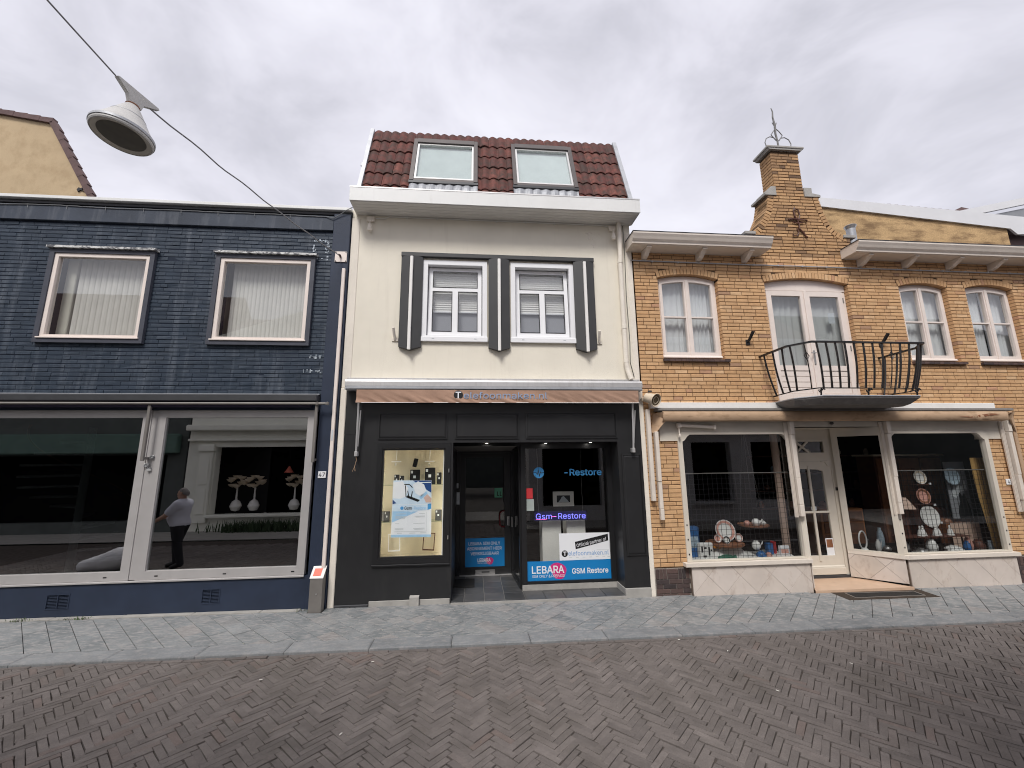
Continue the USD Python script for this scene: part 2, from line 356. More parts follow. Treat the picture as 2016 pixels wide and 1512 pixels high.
paint('slate_tile', (0.070, 0.072, 0.074), 0.4, 0.22, 3, 0.4, 40, tones=[(0, (0.05, 0.052, 0.054)), (1, (0.095, 0.093, 0.092))], dirt=(0.15, 0.145, 0.14), dscale=(2.2, 4, 2), dcut=(0.55, 0.75), dmax=0.6)
paint('marble_joint', (0.22, 0.165, 0.13), 0.9, 0.2, 8)
paint('grout', (0.36, 0.35, 0.33), 0.9, 0.1, 8)
RB = (0.105, 0.078, 0.068)
paint('road_brick', RB, 0.8, 0.14, 7, 0.9, 90, spec=0.3, tones=[(0, (0.128, 0.112, 0.104)), (0.3, (0.150, 0.131, 0.121)), (0.65, (0.165, 0.144, 0.133)), (0.9, (0.183, 0.160, 0.148)), (1, (0.168, 0.135, 0.121))], fine=0.18, dirt=(0.085, 0.074, 0.062), dscale=(0.45, 0.45, 0.45), dcut=(0.48, 0.72), dmax=0.5)
paint('road_sand', (0.085, 0.072, 0.064), 0.95, 0.3, 12, 0.6, 90, spec=0.1)
paint('joint_sand', (0.045, 0.042, 0.04), 0.95, 0.25, 12, spec=0.1)
paint('earth', (0.09, 0.08, 0.07), 0.95, 0.2, 1)
paint('asphalt_far', (0.10, 0.085, 0.075), 0.9, 0.2, 3)
paint('coir', (0.05, 0.036, 0.026), 0.95, 0.3, 30, 1.0, 200)
paint('rubber', (0.018, 0.017, 0.016), 0.8, 0.2, 30, 1.0, 200)
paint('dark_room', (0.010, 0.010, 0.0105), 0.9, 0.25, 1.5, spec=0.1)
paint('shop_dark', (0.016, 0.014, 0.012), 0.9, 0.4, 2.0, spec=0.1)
paint('display_cream', (0.70, 0.63, 0.49), 0.8, 0.06, 2)
paint('phone_black', (0.012, 0.012, 0.013), 0.3, 0.1, 5)
paint('paper_white', (0.80, 0.81, 0.83), 0.5, 0.02, 4)
paint('paper_grey', (0.55, 0.58, 0.60), 0.6, 0.06, 6)
paint('notice_grey', (0.34, 0.38, 0.36), 0.6)
paint('print_blue', (0.010, 0.21, 0.52), 0.35, 0.03, 4)
paint('print_lightblue', (0.36, 0.58, 0.80), 0.5, 0.06, 8)
paint('print_paleblue', (0.60, 0.72, 0.83), 0.5, 0.06, 8)
paint('print_navy', (0.012, 0.06, 0.22), 0.5, 0.06, 8)
paint('print_black', (0.012, 0.012, 0.013), 0.5, 0.05, 5)
paint('print_skin', (0.62, 0.42, 0.35), 0.6, 0.08, 9)
paint('logo_blue', (0.06, 0.30, 0.62), 0.5, 0.05, 5)
paint('letter_blue', (0.20, 0.36, 0.62), 0.6, 0.05, 5)
paint('faded_blue', (0.27, 0.36, 0.52), 0.8, 0.12, 12)
paint('magenta', (0.62, 0.035, 0.20), 0.4, 0.05, 5)
paint('handle_red', (0.12, 0.008, 0.010), 0.4)
paint('sign_red', (0.50, 0.035, 0.04), 0.5, 0.05, 5)
paint('coral', (0.80, 0.20, 0.14), 0.5, 0.05, 5)
paint('sign_green', (0.10, 0.36, 0.22), 0.5, 0.1, 9)
paint('pedestal', (0.80, 0.77, 0.71), 0.6, 0.04, 3)
paint('steel', (0.48, 0.47, 0.46), 0.35, 0.06, 8, metal=0.8)
paint('cabinet_grey', (0.20, 0.185, 0.17), 0.5, 0.1, 5, 0.2, 60, metal=0.2)
paint('lamp_grey', (0.53, 0.52, 0.50), 0.45, 0.06, 5, dirt=(0.36, 0.35, 0.32), dscale=(4, 4, 3), dcut=(0.52, 0.8), dmax=0.5)
paint('lamp_inside', (0.115, 0.105, 0.085), 0.5, 0.15, 6)
paint('lamp_rim', (0.60, 0.56, 0.49), 0.5, 0.1, 6)
paint('wire_grey', (0.24, 0.24, 0.25), 0.5, 0.1, 8, metal=0.4)
paint('cable_grey', (0.20, 0.205, 0.21), 0.6, 0.1, 8)
paint('siren_cream', (0.66, 0.56, 0.43), 0.5, 0.08, 5)
paint('siren_mouth', (0.14, 0.105, 0.06), 0.6, 0.2, 9)
paint('blind', (0.76, 0.73, 0.68), 0.8, 0.06, 3, spec=0.1)
paint('cream_inside', (0.60, 0.575, 0.50), 0.8, 0.05, 2)
cloth('net_curtain', (0.86, 0.87, 0.88), 0.12)
cloth('grey_curtain', (0.62, 0.63, 0.62), 0.15)
cloth('sheer', (0.42, 0.42, 0.45), 0.2)
paint('gold_cloth', (0.47, 0.285, 0.10), 0.6, 0.15, 7)
paint('china', (0.78, 0.77, 0.74), 0.25, 0.05, 9, spec=0.5)
paint('china_red', (0.62, 0.32, 0.26), 0.3, 0.25, 26)
paint('china_blue', (0.36, 0.45, 0.52), 0.3, 0.3, 30)
paint('wood_brown', (0.24, 0.10, 0.05), 0.5, 0.25, 9)
paint('wood_dark', (0.10, 0.038, 0.026), 0.5, 0.25, 9)
paint('orange_wood', (0.50, 0.20, 0.075), 0.5, 0.2, 8)
paint('green_glass', (0.03, 0.14, 0.09), 0.3, 0.2, 9)
paint('box_blue', (0.035, 0.13, 0.33), 0.4, 0.3, 14)
paint('amber', (0.45, 0.17, 0.02), 0.3, 0.3, 20)
paint('lampshade', (0.62, 0.45, 0.36), 0.8, 0.05, 5)
paint('skin', (0.50, 0.30, 0.22), 0.6, 0.06, 8)
paint('grey_hair', (0.26, 0.24, 0.23), 0.8, 0.2, 40)
paint('white_shirt', (0.66, 0.66, 0.74), 0.85, 0.06, 5, 0.3, 40)
paint('dark_trousers', (0.02, 0.02, 0.024), 0.9, 0.1, 9)
paint('white_sheet', (0.72, 0.72, 0.74), 0.7, 0.06, 5, 0.5, 20)
paint('facade_cream', (0.80, 0.80, 0.72), 0.7, 0.05, 1.5, 0.2, 60)
paint('facade_grey', (0.55, 0.55, 0.56), 0.7, 0.05, 1.5, 0.2, 60)
paint('facade_dark', (0.075, 0.085, 0.08), 0.8, 0.2, 2)
paint('facade_green', (0.09, 0.15, 0.125), 0.7, 0.1, 3)
paint('facade_brick', (0.24, 0.12, 0.08), 0.85, 0.25, 12)
paint('roof_far', (0.16, 0.10, 0.085), 0.85, 0.2, 9)
paint('leaf', (0.045, 0.075, 0.035), 0.7, 0.3, 20)
paint('weed', (0.06, 0.09, 0.03), 0.8, 0.3, 30)
paint('litter', (0.75, 0.72, 0.66), 0.7, 0.1, 30)
paint('peel_white', (0.40, 0.45, 0.50), 0.7, 0.2, 40)
pane('coated_glass', 3.5, (0.60, 0.63, 0.62))
pane('window_glass', 2.05, (0.92, 0.93, 0.93))
pane('clear_glass', 1.45, (0.96, 0.97, 0.97))
pane('shop_glass', 1.85, (0.92, 0.93, 0.93))
pane('roof_glass', 2.2, (0.87, 0.915, 0.925))
pane('glass_shelf', 1.5, (0.80, 0.86, 0.84))
glow('lit_bulb', (1.0, 0.91, 0.74), 13.0)
glow('spot_bulb', (1.0, 0.95, 0.88), 25.0)
glow('neon_blue', (0.10, 0.07, 1.0), 1.6)
glow('neon_core', (0.22, 0.22, 1.0), 1.1)
glow('neon_pink', (1.0, 0.12, 0.45), 1.3)
M['neon_board'] = usdkit.material(stage, '/World/Looks/neon_board', {'p': ('principled_bsdf', {'base_color': (0.004, 0.003, 0.03), 'roughness': 0.3, 'emission_color': (0.05, 0.02, 1.0), 'emission_strength': 0.02})}, [], surface='p.BSDF')
# ---------------------------------------------------------------- ground, road, pavement, kerb
def sheared(v):
    v = np.array(v, float)
    v[:, 2] += gz(v[:, 0])
    return v


def flat_sheet(name, x0, x1, y0, y1, z, mat, n=2, kind='structure'):
    m = MB()
    m.add(sheared([(x0, y0, z), (x1, y0, z), (x1, y1, z), (x0, y1, z)]), [(0, 1, 2, 3)])
    return m.build(name, mat, kind=kind)


ground = MB()
ground.add([(-150, -150, -0.9), (150, -150, -0.9), (150, 150, -0.9), (-150, 150, -0.9)], [(0, 1, 2, 3)])
ground.build('ground', 'earth', kind='structure')

KERB_IN, KERB_OUT, FAR_KERB = -1.25, -1.53, -6.3


def stone_piece(poly, z0, z1, bev=0.004, tilt=0.0, dome=0.0):
    """A convex paving piece: bevelled top, sides, no underside."""
    c = np.array(poly, float)
    ctr = c.mean(0)
    d = c - ctr
    L = np.linalg.norm(d, axis=1, keepdims=True)
    inn = ctr + d * np.maximum(0.2, (L - bev * 1.6) / L)
    tl = RNG.normal(0, tilt, 2)
    n = len(c)
    zt = z1 + d @ tl
    top = np.c_[inn, zt]
    rim = np.c_[c, zt - bev]
    bot = np.c_[c, np.full(n, z0)]
    v = np.vstack([top, rim, bot])
    f = [(0, i, i + 1) for i in range(1, n - 1)]
    for i in range(n):
        j = (i + 1) % n
        f += [(n + i, n + j, j), (n + i, j, i), (2 * n + i, 2 * n + j, n + j), (2 * n + i, n + j, n + i)]
    return sheared(v), np.array(f)


def ccw(c):
    c = np.asarray(c, float)
    a = 0.5 * np.sum(c[:, 0] * np.roll(c[:, 1], -1) - np.roll(c[:, 0], -1) * c[:, 1])
    return c if a > 0 else c[::-1]


# road: a bed of sand with clinker bricks laid in herringbone
road = flat_sheet('road', -60, 60, FAR_KERB, KERB_OUT + 0.01, -0.046, 'road_sand')
W, K = 0.0605, 4
cells = []
s2 = math.sqrt(0.5)
region = sbox(-10.5, -5.4, 12.5, KERB_OUT - 0.065)
for b in range(-45, 46):
    for i in range(-130, 131):
        for hor in (0, 1):
            u = (i + 2 * K * b, i + 2 * K * b + K) if hor else (i + K + 2 * K * b, i + K + 1 + 2 * K * b)
            w = (i, i + 1) if hor else (i - K + 1, i + 1)
            cu, cw = W * (u[0] + u[1]) / 2, W * (w[0] + w[1]) / 2
            x, y = (cu - cw) * s2 + 0.35, (cu + cw) * s2 - 3.0
            if -10.7 < x < 12.7 and -5.6 < y < KERB_OUT + 0.1:
                cells.append((x, y, hor))
bricks = []
for x, y, hor in cells:
    L, B = (K * W - 0.005) / 2 + RNG.normal(0, 0.0016), (W - 0.0045) / 2 + RNG.normal(0, 0.0012)
    wob = 0.006 * math.sin(1.3 * x + 0.4 * y) + 0.007 * math.sin(0.9 * y - 0.7 * x)
    a = (math.pi / 4 if hor else -math.pi / 4) + RNG.normal(0, 0.017) + wob
    ax, ay = np.array([math.cos(a), math.sin(a)]), np.array([-math.sin(a), math.cos(a)])
    o = np.array([x, y]) + RNG.normal(0, 0.0022, 2) + 0.012 * (np.array([meshkit.noise(np.array([x * .8, y * .8, 7.0]), 9), meshkit.noise(np.array([x * .8, y * .8, 9.0]), 10)]) - 0.5)
    c = [o + p * ax * L + q * ay * B for p, q in ((-1, -1), (1, -1), (1, 1), (-1, 1))]
    if max(p[1] for p in c) > KERB_OUT - 0.066:
        g = Polygon(c).intersection(region)
        if g.is_empty or g.area < 6e-4 or g.geom_type != 'Polygon':
            continue
        c = list(g.exterior.coords)[:-1]
    h = RNG.normal(0, 0.0019) + 0.018 * (meshkit.noise(np.array([x * 0.9, y * 0.9, 0.0]), 3) - 0.5)
    tone = float(np.clip(RNG.normal(0.5, 0.24) + 0.6 * (meshkit.noise(np.array([x * 0.6, y * 0.6, 1.0]), 5) - 0.5), 0, 1))
    bricks.append((seen_area(np.c_[np.array(c)[:4], np.full(len(c[:4]), -0.03)]), ccw(c), -0.031 + h, tone))
x = -10.4
while x < 12.4:                                                     # a stretcher course along the kerb
    L = 0.235 + RNG.normal(0, 0.003)
    c = [(x, KERB_OUT - 0.058), (x + L - 0.005, KERB_OUT - 0.058), (x + L - 0.005, KERB_OUT - 0.004), (x, KERB_OUT - 0.004)]
    bricks.append((seen_area(np.c_[np.array(c), np.full(4, -0.03)]), ccw(c), -0.031 + RNG.normal(0, 0.002), float(np.clip(RNG.normal(0.5, 0.25), 0, 1))))
    x += L
bricks.sort(key=lambda q: -q[0])
stuff = MB()
for k, (_, c, z, tone) in enumerate(bricks):
    v, f = stone_piece(c, -0.07, z, 0.0042, 0.012)
    if k < 300:
        MB().add(v, f, tone).build('brick', 'road_brick', road)
    else:
        stuff.add(v, f, tone)
stuff.build('brick_paving', 'road_brick', road, kind='stuff')

# kerb stones, about a metre each
kerb = flat_sheet('kerb', -30, 30, KERB_OUT + 0.004, KERB_IN - 0.004, -0.02, 'joint_sand')
x = -2.28 - 8
for k in range(21):
    L = 1.0
    v, f = stone_piece(ccw([(x + 0.003, KERB_OUT + 0.002), (x + L - 0.003, KERB_OUT + 0.002), (x + L - 0.003, KERB_IN - 0.004), (x + 0.003, KERB_IN - 0.004)]), -0.09, RNG.normal(0, 0.0012), 0.012, 0.001)
    MB().add(v, f, float(RNG.random())).build('kerb_stone', 'kerb_stone', kerb)
    x += L

# pavement of hard stone tiles laid on the diagonal
pavement = flat_sheet('pavement', -30, 30, KERB_IN, 0.0, -0.012, 'joint_sand')
GRATE = Polygon([(6.07, -0.03), (6.04, -0.53), (7.66, -0.54), (7.72, -0.09)])
area = sbox(-9.6, KERB_IN, 12.6, -0.005)
area = area.difference(GRATE.buffer(0.006, join_style=2)).difference(sbox(-20, -0.135, -2.66, 1)).difference(sbox(-0.37, -0.085, 2.53, 1)).difference(sbox(3.66, -0.075, 5.81, 1)).difference(sbox(7.68, -0.075, 9.85, 1)).difference(sbox(5.7, -0.15, 7.7, 1)).difference(sbox(-2.52, -0.21, -2.30, 1))
TW = 0.2235
cells = []
for a in range(-90, 91):
    b = -90 * TW
    while b < 90 * TW:
        # strips run down to the right on the left half of the street and meet in the middle as near squares
        x_here = (a * TW + b) * s2
        big = x_here < -2.6
        L = TW * (int(RNG.choice([2, 3, 2])) if big else int(RNG.choice([1, 1, 1, 1, 2])))
        lo, hi = (a * TW + 0.0034, (a + 1) * TW - 0.0034), (b + 0.0034, b + L - 0.0034)
        c = []
        for p, q in ((lo[0], hi[0]), (lo[1], hi[0]), (lo[1], hi[1]), (lo[0], hi[1])):
            c.append(((p + q) * s2, (p - q) * s2))
        g = Polygon(c)
        if g.intersects(area):
            g = g.intersection(area)
            for h in getattr(g, 'geoms', [g]):
                if h.geom_type == 'Polygon' and h.area > 0.0006:
                    cells.append(h)
        b += L
pieces = []
for g in cells:
    cc = ccw(np.array(g.exterior.coords)[:-1])
    hull = g.convex_hull
    if hull.area - g.area > 1e-4:                                     # a notched tile: split into triangles that stay convex
        tri = [t for t in shapely.ops.triangulate(g) if g.contains(t.representative_point())]
        tone = RNG.random()
        for t in tri:
            pieces.append((0, ccw(np.array(t.exterior.coords)[:-1]), tone, 0.0))
        continue
    pieces.append((seen_area(np.c_[cc[:4], np.zeros(len(cc[:4]))]), cc, float(RNG.random()), 0.002))
pieces.sort(key=lambda q: -q[0])
stuff = MB()
for k, (_, c, tone, tl) in enumerate(pieces):
    v, f = stone_piece(c, -0.05, RNG.normal(0, 0.0010), 0.0032, tl)
    if k < 300:
        MB().add(v, f, tone).build('paving_tile', 'hard_stone', pavement)
    else:
        stuff.add(v, f, tone)
stuff.build('tile_paving', 'hard_stone', pavement, kind='stuff')
# a narrow concrete edging in front of the blue house
x = -11.0
while x < -2.67:
    L = min(0.97, -2.665 - x)
    v, f = stone_piece(ccw([(x + 0.003, -0.13), (x + L - 0.003, -0.13), (x + L - 0.003, -0.032), (x + 0.003, -0.032)]), -0.05, 0.012 + RNG.normal(0, 0.001), 0.006)
    MB().add(v, f).build('edging_stone', 'concrete', pavement)
    x += L
# weeds along that edging
for k, (wx, n) in enumerate(((-6.55, 26), (-5.75, 34), (-2.62, 10))):
    m = MB()
    for i in range(n):
        px, py = wx + RNG.normal(0, 0.11), -0.135 + RNG.normal(0, 0.012)
        a, l = RNG.random() * 6.28, 0.03 + 0.05 * RNG.random()
        z0 = float(gz(px)) + 0.002
        q = np.array([px + math.cos(a) * l * 0.7, py + math.sin(a) * l * 0.5, z0 + l * 0.6])
        s = np.array([-math.sin(a), math.cos(a), 0]) * 0.004
        p = np.array([px, py, z0])
        m.add([p - s, p + s, (p + q) / 2 + s + [0, 0, l * 0.25], (p + q) / 2 - s + [0, 0, l * 0.25], q], [(0, 1, 2), (0, 2, 3), (3, 2, 4)])
    m.build('weed_tuft', 'weed', label=['small green weed tuft at the left foot of the blue house', 'wider green weed tuft below the left grille of the blue house', 'tiny weed beside the grey cabinet at the blue corner'][k], cat='weed')
# the grating set in front of the antique shop's door
t = thing('doormat_grating', 'brown door mat in a stone frame sunk in the pavement before the white shop door', 'door mat')
g = GRATE
inner = Polygon([(6.28, -0.17), (6.24, -0.43), (7.50, -0.44), (7.54, -0.20)])
m = MB(); m.slab(g.difference(inner), -0.05, -0.001)
for k in range(len(m.v)):
    m.v[k] = sheared(m.v[k])
m.build('frame', 'coir', t)
m = MB(); m.slab(inner.difference(inner.buffer(-0.015)), -0.05, 0.0)
m.v = [sheared(v) for v in m.v]; m.build('rim', 'steel', t)
m = MB(); m.slab(inner.buffer(-0.0155), -0.05, -0.006)
m.v = [sheared(v) for v in m.v]; m.build('mat', 'rubber', t)
# litter on the road
m0 = None
for k, (px, py, a) in enumerate(((-2.25, -2.12, 0.3), (4.24, -2.42, 1.9), (3.05, -1.98, 0.8), (3.02, -2.86, 2.2), (-1.16, -1.83, 0.4), (-1.12, -3.12, 1.1), (2.62, -1.62, 0.2))):
    m = MB()
    m.cbox(-0.016, 0.016, -0.004, 0.004, 0, 0.006, 0.002)
    c, s = math.cos(a), math.sin(a)
    v = m.v[0]; m.v[0] = np.c_[v[:, 0] * c - v[:, 1] * s + px, v[:, 0] * s + v[:, 1] * c + py, v[:, 2] - 0.026 + float(gz(px))]
    m.build('litter_scrap', 'litter', label='small pale scrap of litter lying on the brick road', cat='litter', group='scraps on the road')

# far pavement and opposite ground, seen in the windows
far = flat_sheet('far_pavement', -60, 60, -9.0, FAR_KERB - 0.002, -0.01, 'concrete')
# ---------------------------------------------------------------- brickwork
CH = 0.0717


def row_spans(x0, x1, holes):
    spans = [(x0, x1)]
    for a, b in holes:
        out = []
        for p, q in spans:
            if b <= p or a >= q:
                out.append((p, q))
            else:
                if a > p: out.append((p, a))
                if b < q: out.append((b, q))
        spans = out
    return spans


def brick_shape(x0, x1, z0, z1, y, depth, c=0.005, jit=0.0012, cx=None):
    """A brick facing the street: slightly uneven bevelled front."""
    j = lambda: RNG.normal(0, jit)
    e = c if cx is None else cx
    fr = np.array([(x0 + e, y + j(), z0 + c + j()), (x1 - e, y + j(), z0 + c + j()), (x1 - e, y + j(), z1 - c + j()), (x0 + e, y + j(), z1 - c + j())])
    rim = np.array([(x0, y + c, z0), (x1, y + c, z0), (x1, y + c, z1), (x0, y + c, z1)])
    bk = rim.copy(); bk[:, 1] = y + depth
    v = np.vstack([fr, rim, bk])
    f = [(0, 1, 2), (0, 2, 3)]
    for a in range(4):
        b = (a + 1) % 4
        f += [(4 + a, 4 + b, b), (4 + a, b, a), (8 + a, 8 + b, 4 + b), (8 + a, 4 + b, 4 + a)]
    return v, np.array(f)


def lay(x0, x1, zlo, n, holes_at, y, parent, mat, L=0.24, joint=0.010, depth=0.03, hole_depth=None, limit=300, tone=lambda x, z: RNG.random(), c=0.005, jit=0.0012, extra=(), xlim=None, vj=None, cx=None):
    vj = joint if vj is None else vj
    """Courses of brick from zlo up, cut at the openings. The largest in view are bricks of their own, the rest one mesh."""
    out = list(extra)
    for r in range(n):
        z0, z1 = zlo + r * CH + joint / 2, zlo + (r + 1) * CH - joint / 2
        zm = (z0 + z1) / 2
        a0, a1 = xlim(zm) if xlim else (x0, x1)
        if a1 - a0 < 0.05:
            continue
        for s0, s1 in row_spans(a0, a1, holes_at(zm)):
            if s1 - s0 < 0.03:
                continue
            x = s0
            first = True
            x = s0
            while x < s1 - 0.012:
                k = RNG.random()
                l = L if k > 0.13 else (L / 2 if k > 0.05 else 0.74 * L)
                if first:
                    l = [L / 2, L, 0.75 * L, 0.46 * L][(r + int(s0 * 3)) % 4 if r % 3 else r % 2]
                    first = False
                e = min(x + l, s1)
                if s1 - e < 0.06:
                    e = s1
                p, q = x + (0 if x == s0 else vj / 2), e - (0 if e == s1 else vj / 2)
                edge = (x == s0 and s0 > a0 + 1e-6) or (e == s1 and s1 < a1 - 1e-6)
                d = hole_depth if (edge and hole_depth) else depth
                v, f = brick_shape(p, q, z0, z1, y + RNG.normal(0, jit), d, c, jit, cx)
                out.append((v, f, float(np.clip(tone((p + q) / 2, zm), 0, 1))))
                x = e
    out.sort(key=lambda b: -seen_area(b[0][:4]))
    rest = MB()
    for k, (v, f, t) in enumerate(out):
        if k < limit:
            MB().add(v, f, t).build('brick', mat, parent)
        else:
            rest.add(v, f, t)
    if rest.v:
        rest.build('brick_courses', mat, parent, kind='stuff')


def arch_bricks(x0, x1, zs, rise, h, y, depth, n=None):
    """A segmental arch of upright bricks: returns the bricks and a function giving the arch's outer height at x."""
    w = (x1 - x0) / 2; cx = (x0 + x1) / 2
    R = (w * w + rise * rise) / (2 * rise); cz = zs + rise - R
    a = math.asin(w / R)
    n = n or int(round(2 * a * R / 0.070))
    out = []
    for i in range(n):
        t0, t1 = -a + 2 * a * i / n + 0.0045 / R, -a + 2 * a * (i + 1) / n - 0.0045 / R
        P = lambda r, t: (cx + r * math.sin(t), cz + r * math.cos(t))
        hh = h + RNG.normal(0, 0.002)
        q = [P(R, t0), P(R, t1), P(R + hh, t1), P(R + hh, t0)]
        c = 0.004
        ctr = np.mean(q, 0)
        yy = y + RNG.normal(0, 0.001)
        fr = np.array([(p[0] + np.sign(ctr[0] - p[0]) * c, yy, p[1] + np.sign(ctr[1] - p[1]) * c) for p in q])
        rim = np.array([(p[0], yy + c, p[1]) for p in q])
        bk = rim.copy(); bk[:, 1] = y + depth
        f = [(0, 1, 2), (0, 2, 3)]
        for k in range(4):
            b = (k + 1) % 4
            f += [(4 + k, 4 + b, b), (4 + k, b, k), (8 + k, 8 + b, 4 + b), (8 + k, 4 + b, 4 + k)]
        out.append((np.vstack([fr, rim, bk]), np.array(f), float(np.clip(RNG.normal(0.55, 0.25), 0.08, 1))))
    return out, (cx, cz, R, w)


def arch_poly(x0, x1, z0, zs, rise, grow=0.0, n=16):
    """Outline of an opening with a segmental head."""
    w = (x1 - x0) / 2; cx = (x0 + x1) / 2
    R = (w * w + rise * rise) / (2 * rise); cz = zs + rise - R
    a = math.asin(w / R)
    top = [(cx + R * math.sin(t), cz + R * math.cos(t)) for t in np.linspace(a, -a, n)]
    g = Polygon([(x0, z0), (x1, z0)] + top)
    return g.buffer(grow, join_style=2) if grow else g


def room(name, parent, x0, x1, y0, y1, z0, z1, mat, t=0.05):
    """A plain room behind a window: floor, ceiling, back and side walls, open to the front."""
    m = MB()
    m.box(x0 - t, x1 + t, y1, y1 + t, z0 - t, z1 + t)
    m.box(x0 - t, x0, y0, y1, z0, z1).box(x1, x1 + t, y0, y1, z0, z1)
    m.box(x0 - t, x1 + t, y0, y1 - 0.001, z0 - t, z0 - 0.001).box(x0 - t, x1 + t, y0, y1 - 0.001, z1 + 0.001, z1 + t)
    return m.build(name, mat, parent)


def curtain_mesh(x0, x1, z0, z1, y, folds, amp, seed=0, t=0.004, gather=0.0):
    """A hanging cloth in folds, thin but solid."""
    n, rows = folds * 8, 9
    u = np.linspace(0, 1, n)
    ph = 2 * np.pi * folds * u + 1.7 * np.sin(5.3 * u + seed) + 0.9 * np.sin(11 * u + 2 * seed)
    V = []
    for off in (0, t):
        for r in range(rows):
            w = r / (rows - 1)
            am = amp * (0.55 + 0.45 * w) * (0.7 + 0.5 * np.sin(7 * u + seed))
            V.append(np.c_[x0 + (x1 - x0) * u, y + am * np.sin(ph + 0.5 * np.sin(3 * w + seed + 4 * u)) + off, np.full(n, z1 + (z0 - z1) * w)])
    V = np.vstack(V); F = []
    N = n * rows
    for r in range(rows - 1):
        for i in range(n - 1):
            a = r * n + i
            F.append((a, a + n, a + n + 1, a + 1)); F.append((N + a, N + a + 1, N + a + n + 1, N + a + n))
    for i in range(n - 1):
        F.append((i, i + 1, N + i + 1, N + i)); a = (rows - 1) * n + i; F.append((a, N + a, N + a + 1, a + 1))
    for r in range(rows - 1):
        a = r * n; F.append((a, N + a, N + a + n, a + n)); a = r * n + n - 1; F.append((a, a + n, N + a + n, N + a))
    return V, np.array(F)
# ================================================================ the blue house on the left
blue = thing('blue_shop_house', 'dark blue painted brick house with two blind-hung windows above a wide shop window', 'house')
BX0 = -10.6
# masonry behind the painted bricks, with openings
op1, op2 = sbox(-7.14, 4.31, -5.62, 5.82), sbox(-4.47, 4.31, -2.96, 5.82)
back = sbox(BX0, 3.37, -2.60, 6.41).difference(op1).difference(op2)
wall = MB().wall(back, 0.006, 0.24).build('wall', 'blue_joint', blue)


def blue_holes(z):
    return [(-7.15, -5.61), (-4.48, -2.95)] if 4.30 < z < 5.83 else []


lay(BX0, -2.60, 3.38, 42, blue_holes, 0.0, wall, 'blue_brick', tone=lambda x, z: RNG.random(), c=0.008, jit=0.0016, joint=0.007, vj=0.001, cx=0.0030)
m = MB(); m.cbox(-2.60, -2.30, -0.052, 0.24, -0.2, 6.74, 0.006)
m.build('corner_pier', 'blue_render', blue)
m = MB(); m.cbox(BX0, -2.602, -0.045, 0.24, 6.412, 6.70, 0.006)
m.build('parapet_band', 'blue_band', blue)
m = MB(); m.cbox(BX0, -2.29, -0.02, 0.20, 6.742, 6.80, 0.004)
m.build('parapet_upstand', 'dark_alu', blue)
m = MB(); m.cbox(BX0, -2.29, -0.085, 0.30, 6.802, 6.862, 0.006)
m.build('roof_edge', 'gutter_white', blue)
m = MB(); m.box(BX0, -2.30, 0.24, 9.0, 6.60, 6.66); m.box(BX0, BX0 + 0.2, 0.24, 9.0, -0.3, 6.6); m.box(BX0, -2.30, 8.9, 9.0, -0.3, 6.6); m.box(-2.44, -2.30, 0.24, 8.9, -0.3, 6.6); m.box(BX0 + .2, -2.45, 3.1, 8.9, 3.40, 3.5)
m.build('rear_shell', 'dark_room', blue)
# plinth and the beam over the shop window
vents = [(-6.32, -6.00), (-4.15, -3.88)]
pl = sbox(BX0, -0.25, -2.602, 0.50)
for a, b in vents:
    pl = pl.difference(sbox(a, 0.145, b, 0.36))
m = MB().wall(pl, -0.03, 0.22)
m.build('plinth', 'blue_render', blue)
for a, b in vents:
    v = thing('floor_vent', parent=blue)
    n = 9
    m = MB().wall(ring(a, b, 0.145, 0.36, 0.014), -0.036, 0.02); m.box((a + b) / 2 - .006, (a + b) / 2 + .006, -0.037, 0.0, 0.16, 0.345)
    m.build('grille_frame', 'blue_render', v)
    m = MB()
    for k in range(n):
        z = 0.165 + k * (0.345 - 0.165) / n
        m.side([(-0.034, z), (-0.030, z + 0.003), (0.0, z + 0.018), (-0.004, z + 0.018)], a + 0.015, b - 0.015)
    m.build('slats', 'blue_render', v)
    MB().box(a, b, 0.10, 0.12, 0.14, 0.36).build('dark_void', 'dark_room', v)
m = MB(); m.box(BX0, -2.602, -0.02, 0.22, 3.112, 3.37)
m.build('beam', 'blue_render', blue)
# upper windows
for (x0, x1) in ((-7.22, -5.55), (-4.55, -2.87)):
    w = MB().wall(ring(x0, x1, 4.23, 5.89, 0.075), -0.055, 0.10).build('window', 'blue_trim', blue)
    m = MB()
    m.side([(-0.10, 5.888), (-0.10, 5.925), (0.0, 5.945), (0.0, 5.888)], x0 - 0.03, x1 + 0.03)
    m.build('flashing', 'flaking_white', w)
    m = MB().wall(ring(x0 + 0.078, x1 - 0.078, 4.308, 5.812, 0.062), -0.035, 0.05)
    m.build('frame', 'pinkish_frame', w)
    m = MB(); m.cbox(x0 + 0.055, x1 - 0.055, -0.075, -0.036, 4.300, 4.325, 0.004)
    m.build('sill', 'pinkish_frame', w)
    MB().box(x0 + 0.142, x1 - 0.142, 0.004, 0.010, 4.372, 5.748).build('pane', 'window_glass', w)
    room('room', w, x0 - 0.1, x1 + 0.1, 0.245, 2.6, 4.15, 6.1, 'cream_inside')
